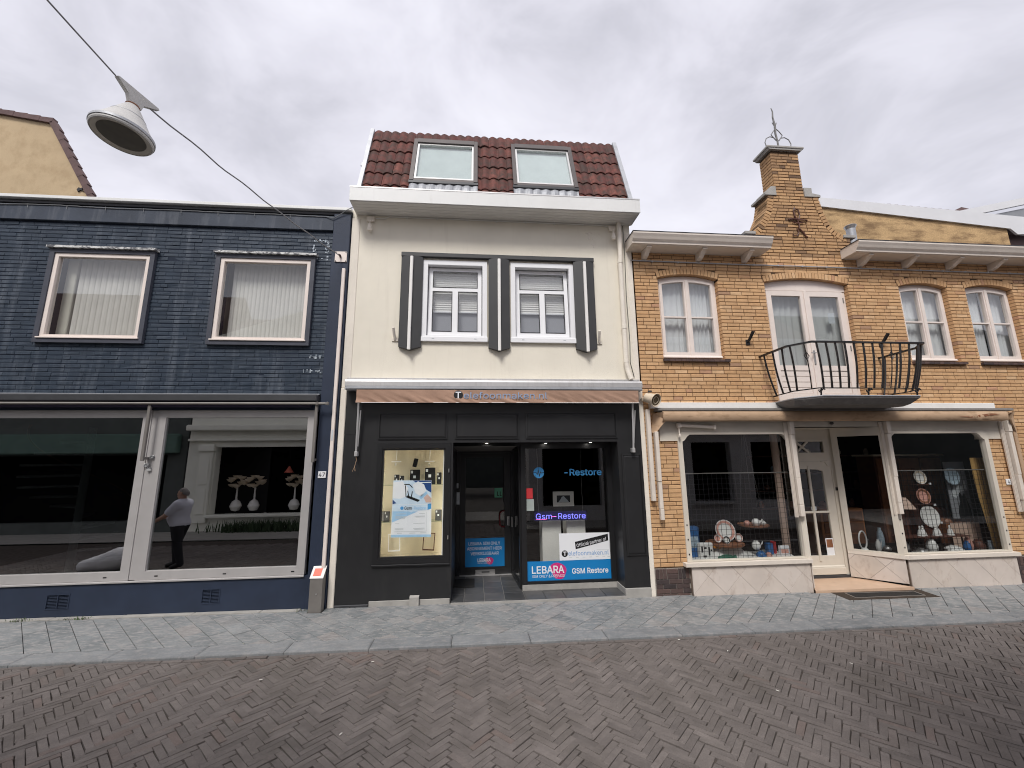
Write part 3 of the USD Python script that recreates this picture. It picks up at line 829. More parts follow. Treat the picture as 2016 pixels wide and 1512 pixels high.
# vertical blinds
for k, (x0, x1, n) in enumerate(((-6.90, -5.62, 14), (-4.36, -3.0, 19))):
    t = thing('vertical_blind', ['cream vertical slat blind in the left window of the blue house', 'closed cream vertical blind in the right window of the blue house'][k], 'blind')
    m = MB(); m.box(x0 - 0.02, x1 + 0.02, 0.20, 0.24, 5.80, 5.84); m.build('head_rail', 'blind', t)
    for i in range(n):
        x = x0 + (x1 - x0) * (i + 0.5) / n
        a = (0.50 if k == 0 else 0.36) + RNG.normal(0, 0.05)
        wd = 0.058 if k == 0 else 0.046
        cx, sy = math.cos(a) * wd, math.sin(a) * wd
        q = []
        for s, bow in ((-1, 0), (-0.5, 0.008), (0, 0.011), (0.5, 0.008), (1, 0)):
            q.append((x + s * cx + bow * math.sin(a), 0.22 + s * sy - bow * math.cos(a)))
        pts = q + [(p[0], p[1] + 0.003) for p in q[::-1]]
        MB().slab(Polygon(pts), 4.29, 5.80).build('slat', 'blind', t)
m = MB(); m.cbox(-7.10, -6.93, 0.16, 0.45, 4.2, 6.0, 0.01)
tag(m.build('inner_post', 'cream_inside'), 'pale post standing at the left edge inside the left blue window', 'post')

# the shop window: two big panes in aluminium
SH0, SH1 = 0.515, 3.11
for x0, x1 in ((-9.9, -5.235), (-5.135, -2.665)):
    f = MB().wall(ring(x0, x1, SH0, SH1, 0.125, 0.125, 0.115), -0.03, 0.05).build('shop_window', 'alu_frame', blue)
    m = MB().wall(ring(x0 + 0.118, x1 - 0.118, SH0 + 0.118, SH1 - 0.108, 0.014), -0.012, 0.03); m.build('glazing_bead', 'alu', f)
    MB().box(x0 + 0.133, x1 - 0.133, 0.004, 0.012, SH0 + 0.133, SH1 - 0.123).build('pane', 'coated_glass', f)
    m = MB()
    for fx in (0.12, 0.52, 0.93):
        cx = x0 + (x1 - x0) * fx
        m.box(cx - 0.024, cx + 0.024, -0.033, -0.02, SH0 + 0.045, SH0 + 0.062)
    m.build('drain_caps', 'black_frame', f)
m = MB(); m.cbox(-5.233, -5.137, -0.02, 0.05, SH0 + 0.002, SH1, 0.004); m.build('mullion', 'alu_frame', blue)
m = MB(); m.cbox(-9.9, -2.66, -0.055, -0.031, SH0 - 0.03, SH0 - 0.002, 0.004); m.build('window_sill', 'alu_frame', blue)
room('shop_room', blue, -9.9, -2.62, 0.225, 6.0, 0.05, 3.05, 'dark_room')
# spiral stair in the dark shop
t = thing('spiral_stair', 'pale steel stair dimly seen in the dark shop of the blue house', 'stair')
m = MB(); m.tube([(-8.3, 2.6, 0.05), (-8.3, 2.6, 3.05)], 0.07, 10); m.build('column', 'facade_grey', t)
for k in range(12):
    a = 0.5 + k * 0.42
    z = 0.25 + 0.22 * k
    d = np.array([math.cos(a), math.sin(a)]); e = np.array([-d[1], d[0]])
    o = np.array([-8.3, 2.6])
    MB().slab(Polygon([o + d * .06 - e * .05, o + d * .95 - e * .17, o + d * .95 + e * .17, o + d * .06 + e * .05]), z, z + 0.04).build('tread', 'facade_grey', t)
m = MB(); m.tube([(-8.3 + 0.92 * math.cos(0.5 + s * .42), 2.6 + 0.92 * math.sin(0.5 + s * .42), 1.15 + .22 * s) for s in np.linspace(0, 11, 40)], 0.018, 6); m.build('handrail', 'wood_brown', t)

# folded awning over the blue shop
t = thing('folded_awning', 'dark rolled-up awning along the top of the blue shop window', 'awning')
m = MB(); m.cbox(-10.0, -2.62, -0.17, -0.022, 3.245, 3.362, 0.015); m.build('cassette', 'dark_alu', t)
m = MB(); m.cbox(-10.0, -2.62, -0.075, -0.022, 3.366, 3.385, 0.004); m.build('top_flashing', 'lead', t)
prof = [(-0.13 + 0.045 * math.cos(a), 3.185 + 0.04 * math.sin(a)) for a in np.linspace(0, 2 * np.pi, 12)[:-1]]
MB().side(prof, -10.0, -2.72).build('canvas_roll', 'purple_canvas', t)
m = MB(); m.tube([(-10.0, -0.185, 3.205), (-2.44, -0.185, 3.205)], 0.020, 8); m.lathe([(0.0, -0.03), (0.03, -0.02), (0.03, 0.02), (0, 0.03)], (-2.44, -0.185, 3.205), 10); m.lathe([(0.0, -0.03), (0.03, -0.02), (0.03, 0.02), (0, 0.03)], (-2.60, -0.185, 3.205), 10)
m.build('front_bar', 'cabinet_grey', t)
for x, z0 in ((-5.19, 2.30), (-2.615, 2.25)):
    m = MB(); m.cbox(x - 0.022, x + 0.022, -0.175, -0.135, z0, 3.185, 0.004); m.cbox(x - 0.03, x + 0.02, -0.133, -0.032, z0 + 0.02, z0 + 0.06, 0.004)
    m.build('arm', 'cabinet_grey', t)
for x0, z0 in ((-5.20, 2.23), (-5.15, 2.17), (-5.13, 2.36)):
    m = MB(); m.cbox(x0 - 0.03, x0 + 0.03, -0.06, -0.03, z0 - 0.03, z0 + 0.03, 0.008); m.build('arm_bracket', 'flaking_white', t)
# remains of a removed sign on the brick
m = MB()
for _ in range(46):
    a = RNG.random() * 4; e = RNG.random()
    x, z = ((-2.93 + .24 * e, 6.22), (-2.93 + .24 * e, 5.86), (-2.93, 5.86 + .36 * e), (-2.69, 5.86 + .36 * e))[int(a)]
    w, h = RNG.random() * 0.025 + 0.006, RNG.random() * 0.03 + 0.006
    x, z = x + RNG.normal(0, 0.012), z + RNG.normal(0, 0.012)
    m.box(x - w / 2, x + w / 2, -0.0045, -0.002, z - h / 2, z + h / 2)
for zz in (4.03, 3.78):
    for _ in range(12):
        x = -2.94 + RNG.random() * 0.28; w = RNG.random() * 0.02 + 0.005
        m.box(x, x + w, -0.0045, -0.002, zz + RNG.normal(0, 0.02), zz + RNG.normal(0, 0.02) + 0.025)
m.build('flaked_paint', 'peel_white', blue)

# wires, plate, cabinet, raceway at the corner
t = thing('cable_raceway', 'tall white cable duct down the corner of the blue house', 'cable duct')
m = MB(); m.cbox(-2.385, -2.33, -0.095, -0.053, 0.55, 5.66, 0.006); m.build('duct', 'pinkish_frame', t)
m = MB(); m.cbox(-2.372, -2.345, -0.0975, -0.0955, 2.60, 2.78, 0.0005); m.build('sticker', 'paper_grey', t)
t = thing('cabinet', 'slim grey metal cabinet with a white and red sloping lid on the pavement', 'cabinet')
z0 = float(gz(-2.4))
m = MB(); m.side([(-0.20, z0 - 0.005), (-0.20, 0.50), (-0.062, 0.63), (-0.062, z0 - 0.005)], -2.505, -2.318); m.build('body', 'cabinet_grey', t)
tl = math.hypot(0.13, 0.138)
m = MB(); m.side([(-0.2085, 0.497), (-0.2045, 0.508), (-0.060, 0.646), (-0.060, 0.634)], -2.512, -2.311); m.build('lid', 'white_paint', t)
m = MB(); m.side([(-0.186, 0.5295), (-0.187, 0.531), (-0.095, 0.6175), (-0.094, 0.616)], -2.475, -2.36); m.build('notice', 'coral', t)
m = MB(); m.tube([(-2.40, -0.20, 0.27), (-2.40, -0.206, 0.27)], 0.012, 10); m.build('lock', 'steel', t)
m = MB(); m.tube([(-2.36, -0.075, 0.60), (-2.36, -0.075, 0.72)], 0.014, 8); m.build('conduit', 'steel', t)
# house number 47
t = thing('number_plate', 'white house number plate reading 47 on the blue corner pier', 'number plate')
m = MB(); m.cbox(-2.55, -2.425, -0.066, -0.054, 1.995, 2.105, 0.003); m.build('plate', 'white_plastic', t)
m = MB().text('47', -2.538, 2.016, -0.0665, 0.098, 0.068); m.build('numerals', 'print_black', t)

# the street lamp on its span wire
HOOK = np.array([-3.45, -3.3, 5.92])
A = np.array([-2.43, -0.08, 5.89]); B = np.array([-4.05, -8.0, 6.86])
t = thing('span_wire', 'thin grey wire that carries the street lamp from the blue house across the street', 'wire')
pts = []
for s in np.linspace(0, 1, 30):
    p = A + (HOOK - A) * s; p[2] -= 0.13 * 4 * s * (1 - s) * 0.4
    p += np.array([0.012 * math.sin(26 * s), 0, 0.014 * math.sin(31 * s + 1)]) * (s * (1 - s) * 4)
    pts.append(p)
m = MB(); m.tube(pts, 0.0085, 6); m.build('wire', 'wire_grey', t)
H2 = HOOK + np.array([-0.052, -0.185, 0.050])
m = MB(); m.tube([H2 + (B - H2) * s - [0, 0, 0.05 * 4 * s * (1 - s)] for s in np.linspace(0, 1, 12)], 0.0075, 6); m.build('wire', 'wire_grey', t)
m = MB().wall(sbox(-2.53, 5.79, -2.325, 5.99), -0.068, -0.054); m.build('wall_plate', 'pinkish_frame', t)
m = MB()
for x, z in ((-2.515, 5.805), (-2.34, 5.805), (-2.515, 5.975), (-2.34, 5.975)):
    m.tube([(x, -0.066, z), (x, -0.076, z)], 0.010, 8)
m.build('bolts', 'grey_iron', t)
m = MB(); m.tube([(-2.43, -0.066, 5.88), (-2.435, -0.10, 5.90), (-2.445, -0.14, 5.898)], [0.016, 0.022, 0.010], 8); m.build('eye_bolt', 'rust_tile', t)
lamp = thing('hanging_street_lamp', 'pale grey bell-shaped street lamp hanging on a wire above the street', 'street lamp')
o = HOOK.copy()
tl = 0.0
ca, sa = math.cos(-0.08), math.sin(-0.08)
TILT = np.array([[1, 0, 0], [0, ca, -sa], [0, sa, ca]]) @ np.array([[math.cos(.06), 0, math.sin(.06)], [0, 1, 0], [-math.sin(.06), 0, math.cos(.06)]])
m = MB(); m.lathe([(0.050, -0.115), (0.054, -0.13), (0.082, -0.175), (0.135, -0.27), (0.185, -0.36), (0.225, -0.425), (0.240, -0.440), (0.246, -0.452), (0.246, -0.50), (0.238, -0.512), (0.23, -0.512)], o, 40, tilt=TILT); m.build('shade', 'lamp_grey', lamp, smooth=30)
m = MB(); m.lathe([(0.229, -0.510), (0.227, -0.506), (0.200, -0.500), (0.186, -0.497)], o, 40, tilt=TILT); m.build('rim', 'lamp_rim', lamp, smooth=30)
m = MB(); m.lathe([(0.187, -0.499), (0.15, -0.506), (0.08, -0.511), (0.0, -0.513)], o, 40, tilt=TILT); m.build('diffuser', 'lamp_inside', lamp, smooth=30)
m = MB(); m.lathe([(0.248, -0.452), (0.253, -0.456), (0.253, -0.480), (0.248, -0.483)], o, 40, tilt=TILT); m.build('band', 'zinc', lamp, smooth=30)
m = MB(); m.lathe([(0.137, -0.272), (0.141, -0.275), (0.143, -0.281), (0.140, -0.283)], o, 40, tilt=TILT); m.build('seam', 'zinc', lamp, smooth=30)
# the fin that clamps on the wire
d = (H2 - A) / np.linalg.norm(H2 - A); d[2] = 0; d /= np.linalg.norm(d)
n = np.cross(d, [0, 0, 1.0])
prof = [(-0.21, 0.03), (-0.20, 0.045), (0.17, 0.065), (0.185, 0.055), (0.08, -0.03), (0.052, -0.12), (-0.052, -0.12), (-0.07, -0.05)]
ex = trimesh.creation.extrude_polygon(Polygon(prof), 0.044, engine='earcut')
q = np.asarray(ex.vertices)
v = o + q[:, :1] * d + (q[:, 2:] - 0.022) * n + np.c_[np.zeros((len(q), 2)), q[:, 1]]
m = MB(); m.add(v, ex.faces); m.build('wire_clamp', 'lamp_grey', lamp)
m = MB(); m.lathe([(0.054, -0.113), (0.059, -0.119), (0.055, -0.128)], o, 20, tilt=TILT); m.build('collar', 'wood_brown', lamp)
hx = TILT @ np.array([-0.30, 0.0, -0.44])
m = MB(); m.cbox(-0.02, 0.02, -0.05, 0.05, -0.02, 0.07, 0.008); m.v[0] = m.v[0] + o + TILT @ np.array([-0.215, -0.05, -0.39]); m.build('hinge', 'lamp_grey', lamp)
# loose cable under the parapet
t = thing('parapet_cable', 'thin grey cable sagging along the parapet of the blue house', 'cable')
pts = [(x, -0.055, 6.69 + 0.012 * math.sin(3.1 * x) - 0.02 * (math.sin(1.37 * x) ** 2)) for x in np.linspace(-10.5, -2.75, 60)] + [(-2.6, -0.075, 6.64), (-2.48, -0.08, 6.72), (-2.36, -0.1, 6.80), (-2.24, -0.12, 6.86)]
m = MB(); m.tube(pts, 0.007, 6); m.build('cable', 'cable_grey', t)
m = MB()
for x in np.arange(-10.2, -2.8, 0.62):
    m.tube([(x, -0.05, 6.70), (x + 0.02, -0.065, 6.62)], 0.004, 5)
m.build('clips', 'cable_grey', t)
# ================================================================ the cream house in the middle
cream = thing('cream_shop_house', 'narrow cream plastered house with a red tiled mansard and a black shop front', 'house')
opA, opB = sbox(-0.965, 4.35, 0.205, 5.90), sbox(0.645, 4.35, 1.835, 5.90)
pw = sbox(-2.285, 3.45, 3.00, 6.93).difference(opA).difference(opB)
MB().wall(pw, 0.0, 0.25).build('wall', 'cream_render', cream)
# the plaster edges that run down on both sides of the shop front
m = MB(); m.cbox(-2.292, -2.19, -0.024, 0.2, -0.15, 3.50, 0.010); m.cbox(-2.288, -2.14, -0.012, 0.2, 3.502, 6.70, 0.008); m.build('plaster_edge', 'cream_edge', cream)
m = MB(); m.cbox(2.955, 3.035, -0.022, 0.2, -0.15, 3.50, 0.008); m.cbox(2.90, 3.012, -0.010, 0.2, 3.502, 6.60, 0.008); m.build('plaster_edge', 'cream_edge', cream)
m = MB(); m.box(-2.28, -2.2, 0.25, 8, 0.1, 6.9); m.box(2.9, 3.0, 0.25, 8, 0.1, 6.9); m.box(-2.28, 3.0, 7.9, 8, 0.1, 6.9); m.box(-2.19, 2.89, 0.251, 7.89, 6.75, 6.85); m.box(-2.19, 2.89, 0.251, 7.89, 3.3, 3.4)
m.build('rear_shell', 'dark_room', cream)
# windows: white plastic frames with a tilted sash
for k, (x0, x1) in enumerate(((-0.965, 0.205), (0.645, 1.835))):
    w = MB().wall(ring(x0, x1, 4.36, 5.90, 0.085, 0.10, 0.085), -0.025, 0.10).build('window', 'white_plastic', cream)
    m = MB(); m.cbox(x0 - 0.012, x1 + 0.012, -0.055, -0.026, 4.34, 4.43, 0.008); m.build('sill', 'white_plastic', w)
    m = MB()
    for fx in (0.18, 0.82):
        cx = x0 + (x1 - x0) * fx; m.cbox(cx - 0.022, cx + 0.022, -0.058, -0.055, 4.385, 4.40, 0.001)
    m.build('drain_caps', 'paper_grey', w)
    sx0, sx1, sz0, sz1 = x0 + 0.10, x1 - 0.10, 4.475, 5.80
    g = ring(sx0, sx1, sz0, sz1, 0.075)
    g = g.union(sbox(sx0, 5.33, sx1, 5.41)).union(sbox((sx0 + sx1) / 2 - 0.055, sz0, (sx0 + sx1) / 2 + 0.055, 5.33))
    m = MB().wall(g, 0.03, 0.075)
    v = m.v[0]
    tip = 0.055 if k == 0 else 0.075
    for q in m.v:
        q[:, 1] += tip * (q[:, 2] - sz0) / (sz1 - sz0)
    m.build('sash', 'white_plastic', w)
    for (a, b, c, d) in ((sx0 + .076, sx1 - .076, 5.411, sz1 - .076), (sx0 + .076, (sx0 + sx1) / 2 - .056, sz0 + .076, 5.329), ((sx0 + sx1) / 2 + .056, sx1 - .076, sz0 + .076, 5.329)):
        m = MB(); m.box(a, b, 0.05, 0.056, c, d)
        m.v[0][:, 1] += tip * (m.v[0][:, 2] - sz0) / (sz1 - sz0)
        m.build('pane', 'window_glass', w)
        m = MB().wall(ring(a - 0.004, b + 0.004, c - 0.004, d + 0.004, 0.012), 0.024, 0.0295)
        for q in m.v:
            q[:, 1] += tip * (q[:, 2] - sz0) / (sz1 - sz0)
        m.build('gasket', 'black_frame', w)
    # pleated blind behind the sash
    t = thing('pleated_blind', ['white pleated blind half down in the left window over the shop', 'white pleated blind half down in the right window over the shop'][k], 'blind')
    zb = 4.98
    n = 40
    pr = []
    for i in range(n + 1):
        pr.append((0.165 + (0.012 if i % 2 else 0.0), 5.84 - (5.84 - zb) * i / n))
    pr2 = [(y + 0.003, z) for y, z in pr[::-1]]
    MB().side(pr + pr2, x0 + 0.09, x1 - 0.09).build('pleats', 'white_paint', t)
    m = MB(); m.cbox(x0 + 0.09, x1 - 0.09, 0.155, 0.18, zb - 0.03, zb, 0.004); m.build('bottom_rail', 'white_plastic', t)
    tag(MB().box(x0 + 0.02, x1 - 0.02, 0.20, 0.204, 4.40, 5.84).build('sheer_blind', 'sheer'), ['grey sheer screen behind the left window over the shop', 'grey sheer screen behind the right window over the shop'][k], 'blind')
    room('room', w, x0 - 0.2, x1 + 0.2, 0.255, 3.0, 4.2, 6.1, 'paper_grey')
# anthracite trim: top board and three shutter-like casings, each with a white rod
m = MB(); m.cbox(-1.36, 2.235, -0.075, -0.002, 5.945, 6.025, 0.005); m.build('trim_board', 'anthracite', cream)
for xc in (-1.16, 0.425, 2.03):
    z0, z1 = 4.19, 5.944
    g = [(xc - 0.195, z0 + 0.045), (xc, z0 - 0.02), (xc + 0.195, z0 + 0.045), (xc + 0.195, z1), (xc - 0.195, z1)]
    v, f = [], []
    for (x, z) in g:
        v += [(x, -0.002, z)]
    for (x, z) in g:
        v += [(x, -0.055, z)]
    v += [(xc, -0.115, z1), (xc, -0.115, z0 - 0.02)]
    v[5 + 1] = (xc, -0.115, z0 - 0.02)
    f = [(5, 6, 10), (5, 10, 9), (6, 7, 8), (6, 8, 10), (0, 1, 6), (0, 6, 5), (1, 2, 7), (1, 7, 6), (2, 3, 8), (2, 8, 7), (4, 0, 5), (4, 5, 9), (3, 4, 9), (3, 9, 10), (3, 10, 8)]
    c = MB().add(v, f).build('window_casing', 'anthracite', cream)
    m = MB(); m.cbox(xc - 0.027, xc + 0.027, -0.150, -0.110, z0 - 0.03, z1 - 0.03, 0.008); m.build('white_rod', 'white_paint', c)
# roof gutter box, soffit boards
m = MB(); m.side([(-0.43, 6.775), (-0.45, 6.775), (-0.45, 7.045), (-0.41, 7.045), (-0.41, 6.80)], -2.225, 3.055); m.build('gutter_fascia', 'gutter_white', cream)
m = MB(); m.side([(-0.455, 7.030), (-0.455, 7.052), (-0.40, 7.052), (-0.40, 7.046), (-0.452, 7.046)], -2.23, 3.06); m.build('gutter_edge', 'alu', cream)
for x0 in (-2.225, 3.032):
    m = MB(); m.box(x0, x0 + 0.023, -0.408, -0.003, 6.78, 7.04); m.build('gutter_end', 'gutter_white', cream)
for k in range(5):
    y0 = -0.428 + k * 0.0855
    m = MB(); m.side([(y0 + 0.002, 6.772), (y0 + 0.006, 6.766), (y0 + 0.078, 6.766), (y0 + 0.082, 6.772), (y0 + 0.082, 6.782), (y0 + 0.002, 6.782)], -2.20, 3.03); m.build('soffit_board', 'soffit_white', cream)
m = MB(); m.box(-2.2, 3.03, -0.405, 0.3, 6.80, 6.98); m.build('gutter_bed', 'lead', cream)
# mansard of interlocking tiles
RB0, RT0 = np.array([-0.17, 7.00]), np.array([0.585, 9.04])
sl = RT0 - RB0; SL = np.linalg.norm(sl); su = sl / SL; sn = np.array([-su[1], su[0]])          # sn points outward, to the street
rowh, ncol, x0r, x1r = SL / 6, 30, -2.13, 2.97
sky_rects = [(-1.27, 0.02, 0.48, 1.855), (0.715, 1.99, 0.48, 1.855)]                           # x0, x1, slope from, slope to
m = MB(); m.side([tuple(RB0), tuple(RT0), tuple(RT0 - sn * 0.2), tuple(RB0 - sn * 0.2)], -2.15, 2.99); roof = m.build('roof', 'roof_under', cream)
cw = (x1r - x0r) / ncol


def tile(xa, s0, s1, x_from=0.0, x_to=1.0):
    us = np.linspace(x_from, x_to, 9)
    hgt = 0.030 * np.clip(np.sin(np.pi * (us * 1.0)), 0, 1) ** 1.4 - 0.012 * np.exp(-((us - 0.06) / 0.08) ** 2)
    xs = xa + us * (cw + 0.004) + RNG.normal(0, 0.0025)
    s0 = s0 + RNG.normal(0, 0.004)
    V = []
    jz = RNG.normal(0, 0.0035)
    for (s, off) in ((s1 + 0.03, 0.018), (s0 + 0.02, 0.045 + jz), (s0, 0.041 + jz), (s0, 0.018 + jz)):
        for x, h in zip(xs, hgt):
            p = RB0 + su * s + sn * (off + h)
            V.append((x, p[0], p[1]))
    n = len(us); F = []
    for r in range(3):
        for i in range(n - 1):
            a = r * n + i
            F.append((a, a + n, a + n + 1, a + 1))
    return np.array(V), np.array(F)[:, ::-1]


for r in range(6):
    for c in range(ncol):
        xa = x0r + c * cw
        s0, s1 = r * rowh, (r + 1) * rowh
        a, b = 0.0, 1.0
        skip = False
        for (q0, q1, t0, t1) in sky_rects:
            if s0 < t1 - 0.06 and s1 > t0 + (0.0 if r > 0 else 9) - 0.25 and r >= 1:
                if xa > q0 - 0.02 and xa + cw < q1 + 0.02: skip = True
                elif xa < q0 < xa + cw: b = (q0 - xa) / cw
                elif xa < q1 < xa + cw: a = (q1 - xa) / cw
        if skip and r == 5:
            s0, skip = sky_rects[0][3] - 0.035, False
        if skip or b - a < 0.08:
            continue
        v, f = tile(xa, s0, s1, a, b)
        MB().add(v, f, float(np.clip(RNG.normal(0.5, 0.28), 0, 1))).build('roof_tile', 'roof_tile', roof)
# lead under the roof windows, verge boards
for (q0, q1, t0, t1) in sky_rects:
    n = 40
    m = MB(); V = []
    for s, o_ in ((0.18, 0.035), (0.34, 0.055), (0.49, 0.05)):
        for i in range(n + 1):
            x = q0 + (q1 - q0) * i / n
            p = RB0 + su * s + sn * (o_ + (0.022 * abs(math.sin(math.pi * (x - x0r) / cw)) if s < 0.55 else 0) + RNG.normal(0, 0.002))
            V.append((x, p[0], p[1]))
    F = [(r * (n + 1) + i, r * (n + 1) + i + 1, (r + 1) * (n + 1) + i + 1, (r + 1) * (n + 1) + i) for r in range(2) for i in range(n)]
    m.add(V, F); m.build('lead_flashing', 'lead', roof)
for xa, xb in ((-2.205, -2.132), (2.972, 3.055)):
    m = MB(); m.side([tuple(RB0 + sn * 0.07), tuple(RT0 + sn * 0.07 + su * 0.05), tuple(RT0 - sn * 0.25 + su * 0.05), tuple(RB0 - sn * 0.25)], xa, xb); m.build('verge_board', 'zinc', cream)
m = MB(); m.side([tuple(RT0 - sn * 0.02), tuple(RT0 - sn * 0.2), (4.0, 9.05), (4.0, 9.10)], -2.13, 2.97); m.build('flat_roof', 'roof_under', cream)
m = MB(); m.box(-2.12, -2.05, 0.5, 4, 6.9, 8.9); m.box(2.9, 2.96, 0.5, 4, 6.9, 8.9); m.box(-2.1, 2.95, 3.9, 4.0, 6.9, 9.0); m.build('roof_side', 'zinc', cream)
m = MB(); m.cbox(-2.255, -2.19, 0.16, 0.22, 7.93, 8.0, 0.004); m.build('verge_bracket', 'zinc', cream)
# roof windows
for (q0, q1, t0, t1) in sky_rects:
    def on(s, h):
        p = RB0 + su * s + sn * h
        return (p[0], p[1])

    def bar(xa, xb, s0, s1, h0, h1):
        q = MB(); q.side([on(s0, h0), on(s0, h1), on(s1, h1), on(s1, h0)], xa, xb); return q
    w = bar(q0, q0 + 0.075, t0, t1, 0.02, 0.115)
    for a in ((q1 - 0.075, q1, t0, t1, 0.02, 0.115), (q0 + 0.075, q1 - 0.075, t1 - 0.13, t1, 0.02, 0.125), (q0 + 0.075, q1 - 0.075, t0, t0 + 0.07, 0.02, 0.10)):
        w.side([on(a[2], a[4]), on(a[2], a[5]), on(a[3], a[5]), on(a[3], a[4])], a[0], a[1])
    w = w.build('roof_window', 'brown_alu', cream)
    f = MB()
    for a in ((q0 + 0.08, q0 + 0.115, t0 + 0.075, t1 - 0.135), (q1 - 0.115, q1 - 0.08, t0 + 0.075, t1 - 0.135), (q0 + 0.115, q1 - 0.115, t1 - 0.17, t1 - 0.135), (q0 + 0.115, q1 - 0.115, t0 + 0.075, t0 + 0.11)):
        f.side([on(a[2], 0.02), on(a[2], 0.095), on(a[3], 0.095), on(a[3], 0.02)], a[0], a[1])
    f.build('sash', 'alu', w)
    g = MB(); g.side([on(t0 + 0.112, 0.06), on(t0 + 0.112, 0.068), on(t1 - 0.172, 0.068), on(t1 - 0.172, 0.06)], q0 + 0.117, q1 - 0.117); g.build('pane', 'roof_glass', w)
    g = MB(); g.side([on(t0 + 0.05, 0.021), on(t0 + 0.05, 0.026), on(t1 - 0.1, 0.026), on(t1 - 0.1, 0.021)], q0 + 0.08, q1 - 0.08); g.build('blind', 'blind', w)
    c = MB()
    c.side([on(t0 - 0.05, 0.03), on(t0 - 0.05, 0.09), on(t0 - 0.003, 0.105), on(t0 - 0.003, 0.03)], q0 - 0.01, q1 + 0.01)
    c.build('bottom_cover', 'dark_alu', w)
# downpipe
m = MB(); m.tube([(2.755, -0.09, 6.80), (2.755, -0.085, 6.06), (2.745, -0.075, 5.94), (2.745, -0.075, 4.02), (2.752, -0.09, 3.86), (2.80, -0.13, 3.66)], 0.043, 14)
d = m.build('downpipe', 'cream_edge', cream, smooth=40)
m = MB()
for z in (5.93, 4.62, 3.98):
    m.tube([(2.745, -0.075, z), (2.745, -0.075, z + 0.07)], 0.049, 14)
m.build('pipe_sockets', 'cream_edge', d, smooth=40)
# small things on the plaster
for k, x in enumerate((-1.945, 2.64)):
    t = thing('wall_lamp', ['small cream bulb lamp under the gutter at the left end of the cream house', 'small cream bulb lamp under the gutter beside the downpipe'][k], 'lamp')
    m = MB(); m.cbox(x - 0.07, x + 0.07, -0.06, -0.004, 6.62, 6.72, 0.008); m.build('box', 'cream_edge', t)
    m = MB(); m.tube([(x, -0.05, 6.62), (x, -0.09, 6.58), (x, -0.09, 6.54)], 0.012, 8); m.lathe([(0, .0), (0.03, -0.01), (0.034, -0.06), (0.045, -0.10), (0.030, -0.14), (0, -0.145)], (x, -0.09, 6.55), 14); m.build('holder', 'cream_edge', t)
t = thing('soffit_cable', 'thin pale cable clipped along the top of the cream wall', 'cable')
m = MB(); m.tube([(-1.86, -0.02, 6.70), (-1.70, -0.018, 6.70), (-1.62, -0.018, 6.745), (2.45, -0.018, 6.745), (2.55, -0.018, 6.72), (2.60, -0.02, 6.70)], 0.009, 6); m.build('cable', 'soffit_white', t)
m = MB()
for x in np.arange(-1.3, 2.4, 0.56):
    m.cbox(x, x + 0.02, -0.03, -0.002, 6.725, 6.765, 0.004)
m.build('clips', 'soffit_white', t)
for k, (x, s) in enumerate(((-1.42, 1), (2.275, 1))):
    t = thing('flagpole_socket', ['white flagpole socket left of the upper windows on the cream wall', 'white flagpole socket right of the upper windows on the cream wall'][k], 'flagpole socket')
    m = MB(); m.cbox(x - 0.055, x + 0.055, -0.02, -0.002, 4.34, 4.40, 0.008); m.build('foot', 'cream_edge', t)
    m = MB(); m.tube([(x, -0.015, 4.37), (x - 0.01, -0.07, 4.46), (x - 0.015, -0.13, 4.56)], 0.024, 12); m.build('socket', 'cream_edge', t)
m = MB()
for x, z, w, h in ((2.12, 6.57, .05, .02), (2.22, 6.58, .03, .02), (2.37, 6.565, .03, .02), (2.165, 6.45, .035, .16), (2.245, 6.44, .015, .06), (2.23, 6.33, .05, .02), (2.255, 6.28, .02, .05)):
    m.cbox(x, x + w, -0.007, -0.001, z, z + h, 0.003)
m.build('plaster_scars', 'cream_edge', cream)
m = MB(); m.tube([(2.868, -0.014, 6.75), (2.872, -0.012, 6.2), (2.850, -0.014, 5.3), (2.862, -0.014, 4.4), (2.845, -0.014, 4.0), (2.90, -0.02, 3.72)], 0.006, 6)
tag(m.build('thin_cable', 'black_iron'), 'thin dark cable hanging beside the downpipe at the brick house edge', 'cable')

# ---------------- the black shop front
F0 = -0.016
front = sbox(-2.188, -0.2, 2.953, 3.46).difference(sbox(-1.635, 0.62, -0.405, 2.55)).difference(sbox(-0.372, -0.3, 2.515, 2.555))
sf = MB().wall(front, F0, 0.20).build('shop_front', 'black_front', cream)


def raised_panel(x0, x1, z0, z1, parent, name='panel'):
    m = MB()
    o, i = ((x0, z0), (x1, z0), (x1, z1), (x0, z1)), ((x0 + .05, z0 + .05), (x1 - .05, z0 + .05), (x1 - .05, z1 - .05), (x0 + .05, z1 - .05))
    v = [(x, F0 - 0.001, z) for x, z in o] + [(x, F0 - 0.016, z) for x, z in o]
    mid = ((x0 + .022, z0 + .022), (x1 - .022, z0 + .022), (x1 - .022, z1 - .022), (x0 + .022, z1 - .022))
    v += [(x, F0 - 0.018, z) for x, z in mid] + [(x, F0 - 0.004, z) for x, z in mid] + [(x, F0 - 0.014, z) for x, z in i]
    f = []
    for r in range(4):
        for a in range(4):
            b = (a + 1) % 4
            f.append((r * 4 + a, r * 4 + b, r * 4 + 4 + b, r * 4 + 4 + a))
    f.append((16, 17, 18, 19))
    m.add(v, f)
    return m.build(name, 'black_front', parent)


for a, b in ((-1.635, -0.47), (-0.345, 0.765), (0.885, 2.52)):
    raised_panel(a, b, 2.615, 3.075, sf)
raised_panel(2.575, 2.925, 0.64, 2.34, sf)
m = MB(); m.box(-2.19, -1.985, F0 - 0.004, F0 - 0.001, 2.71, 2.84); m.build('cover_strip', 'black_front', sf)
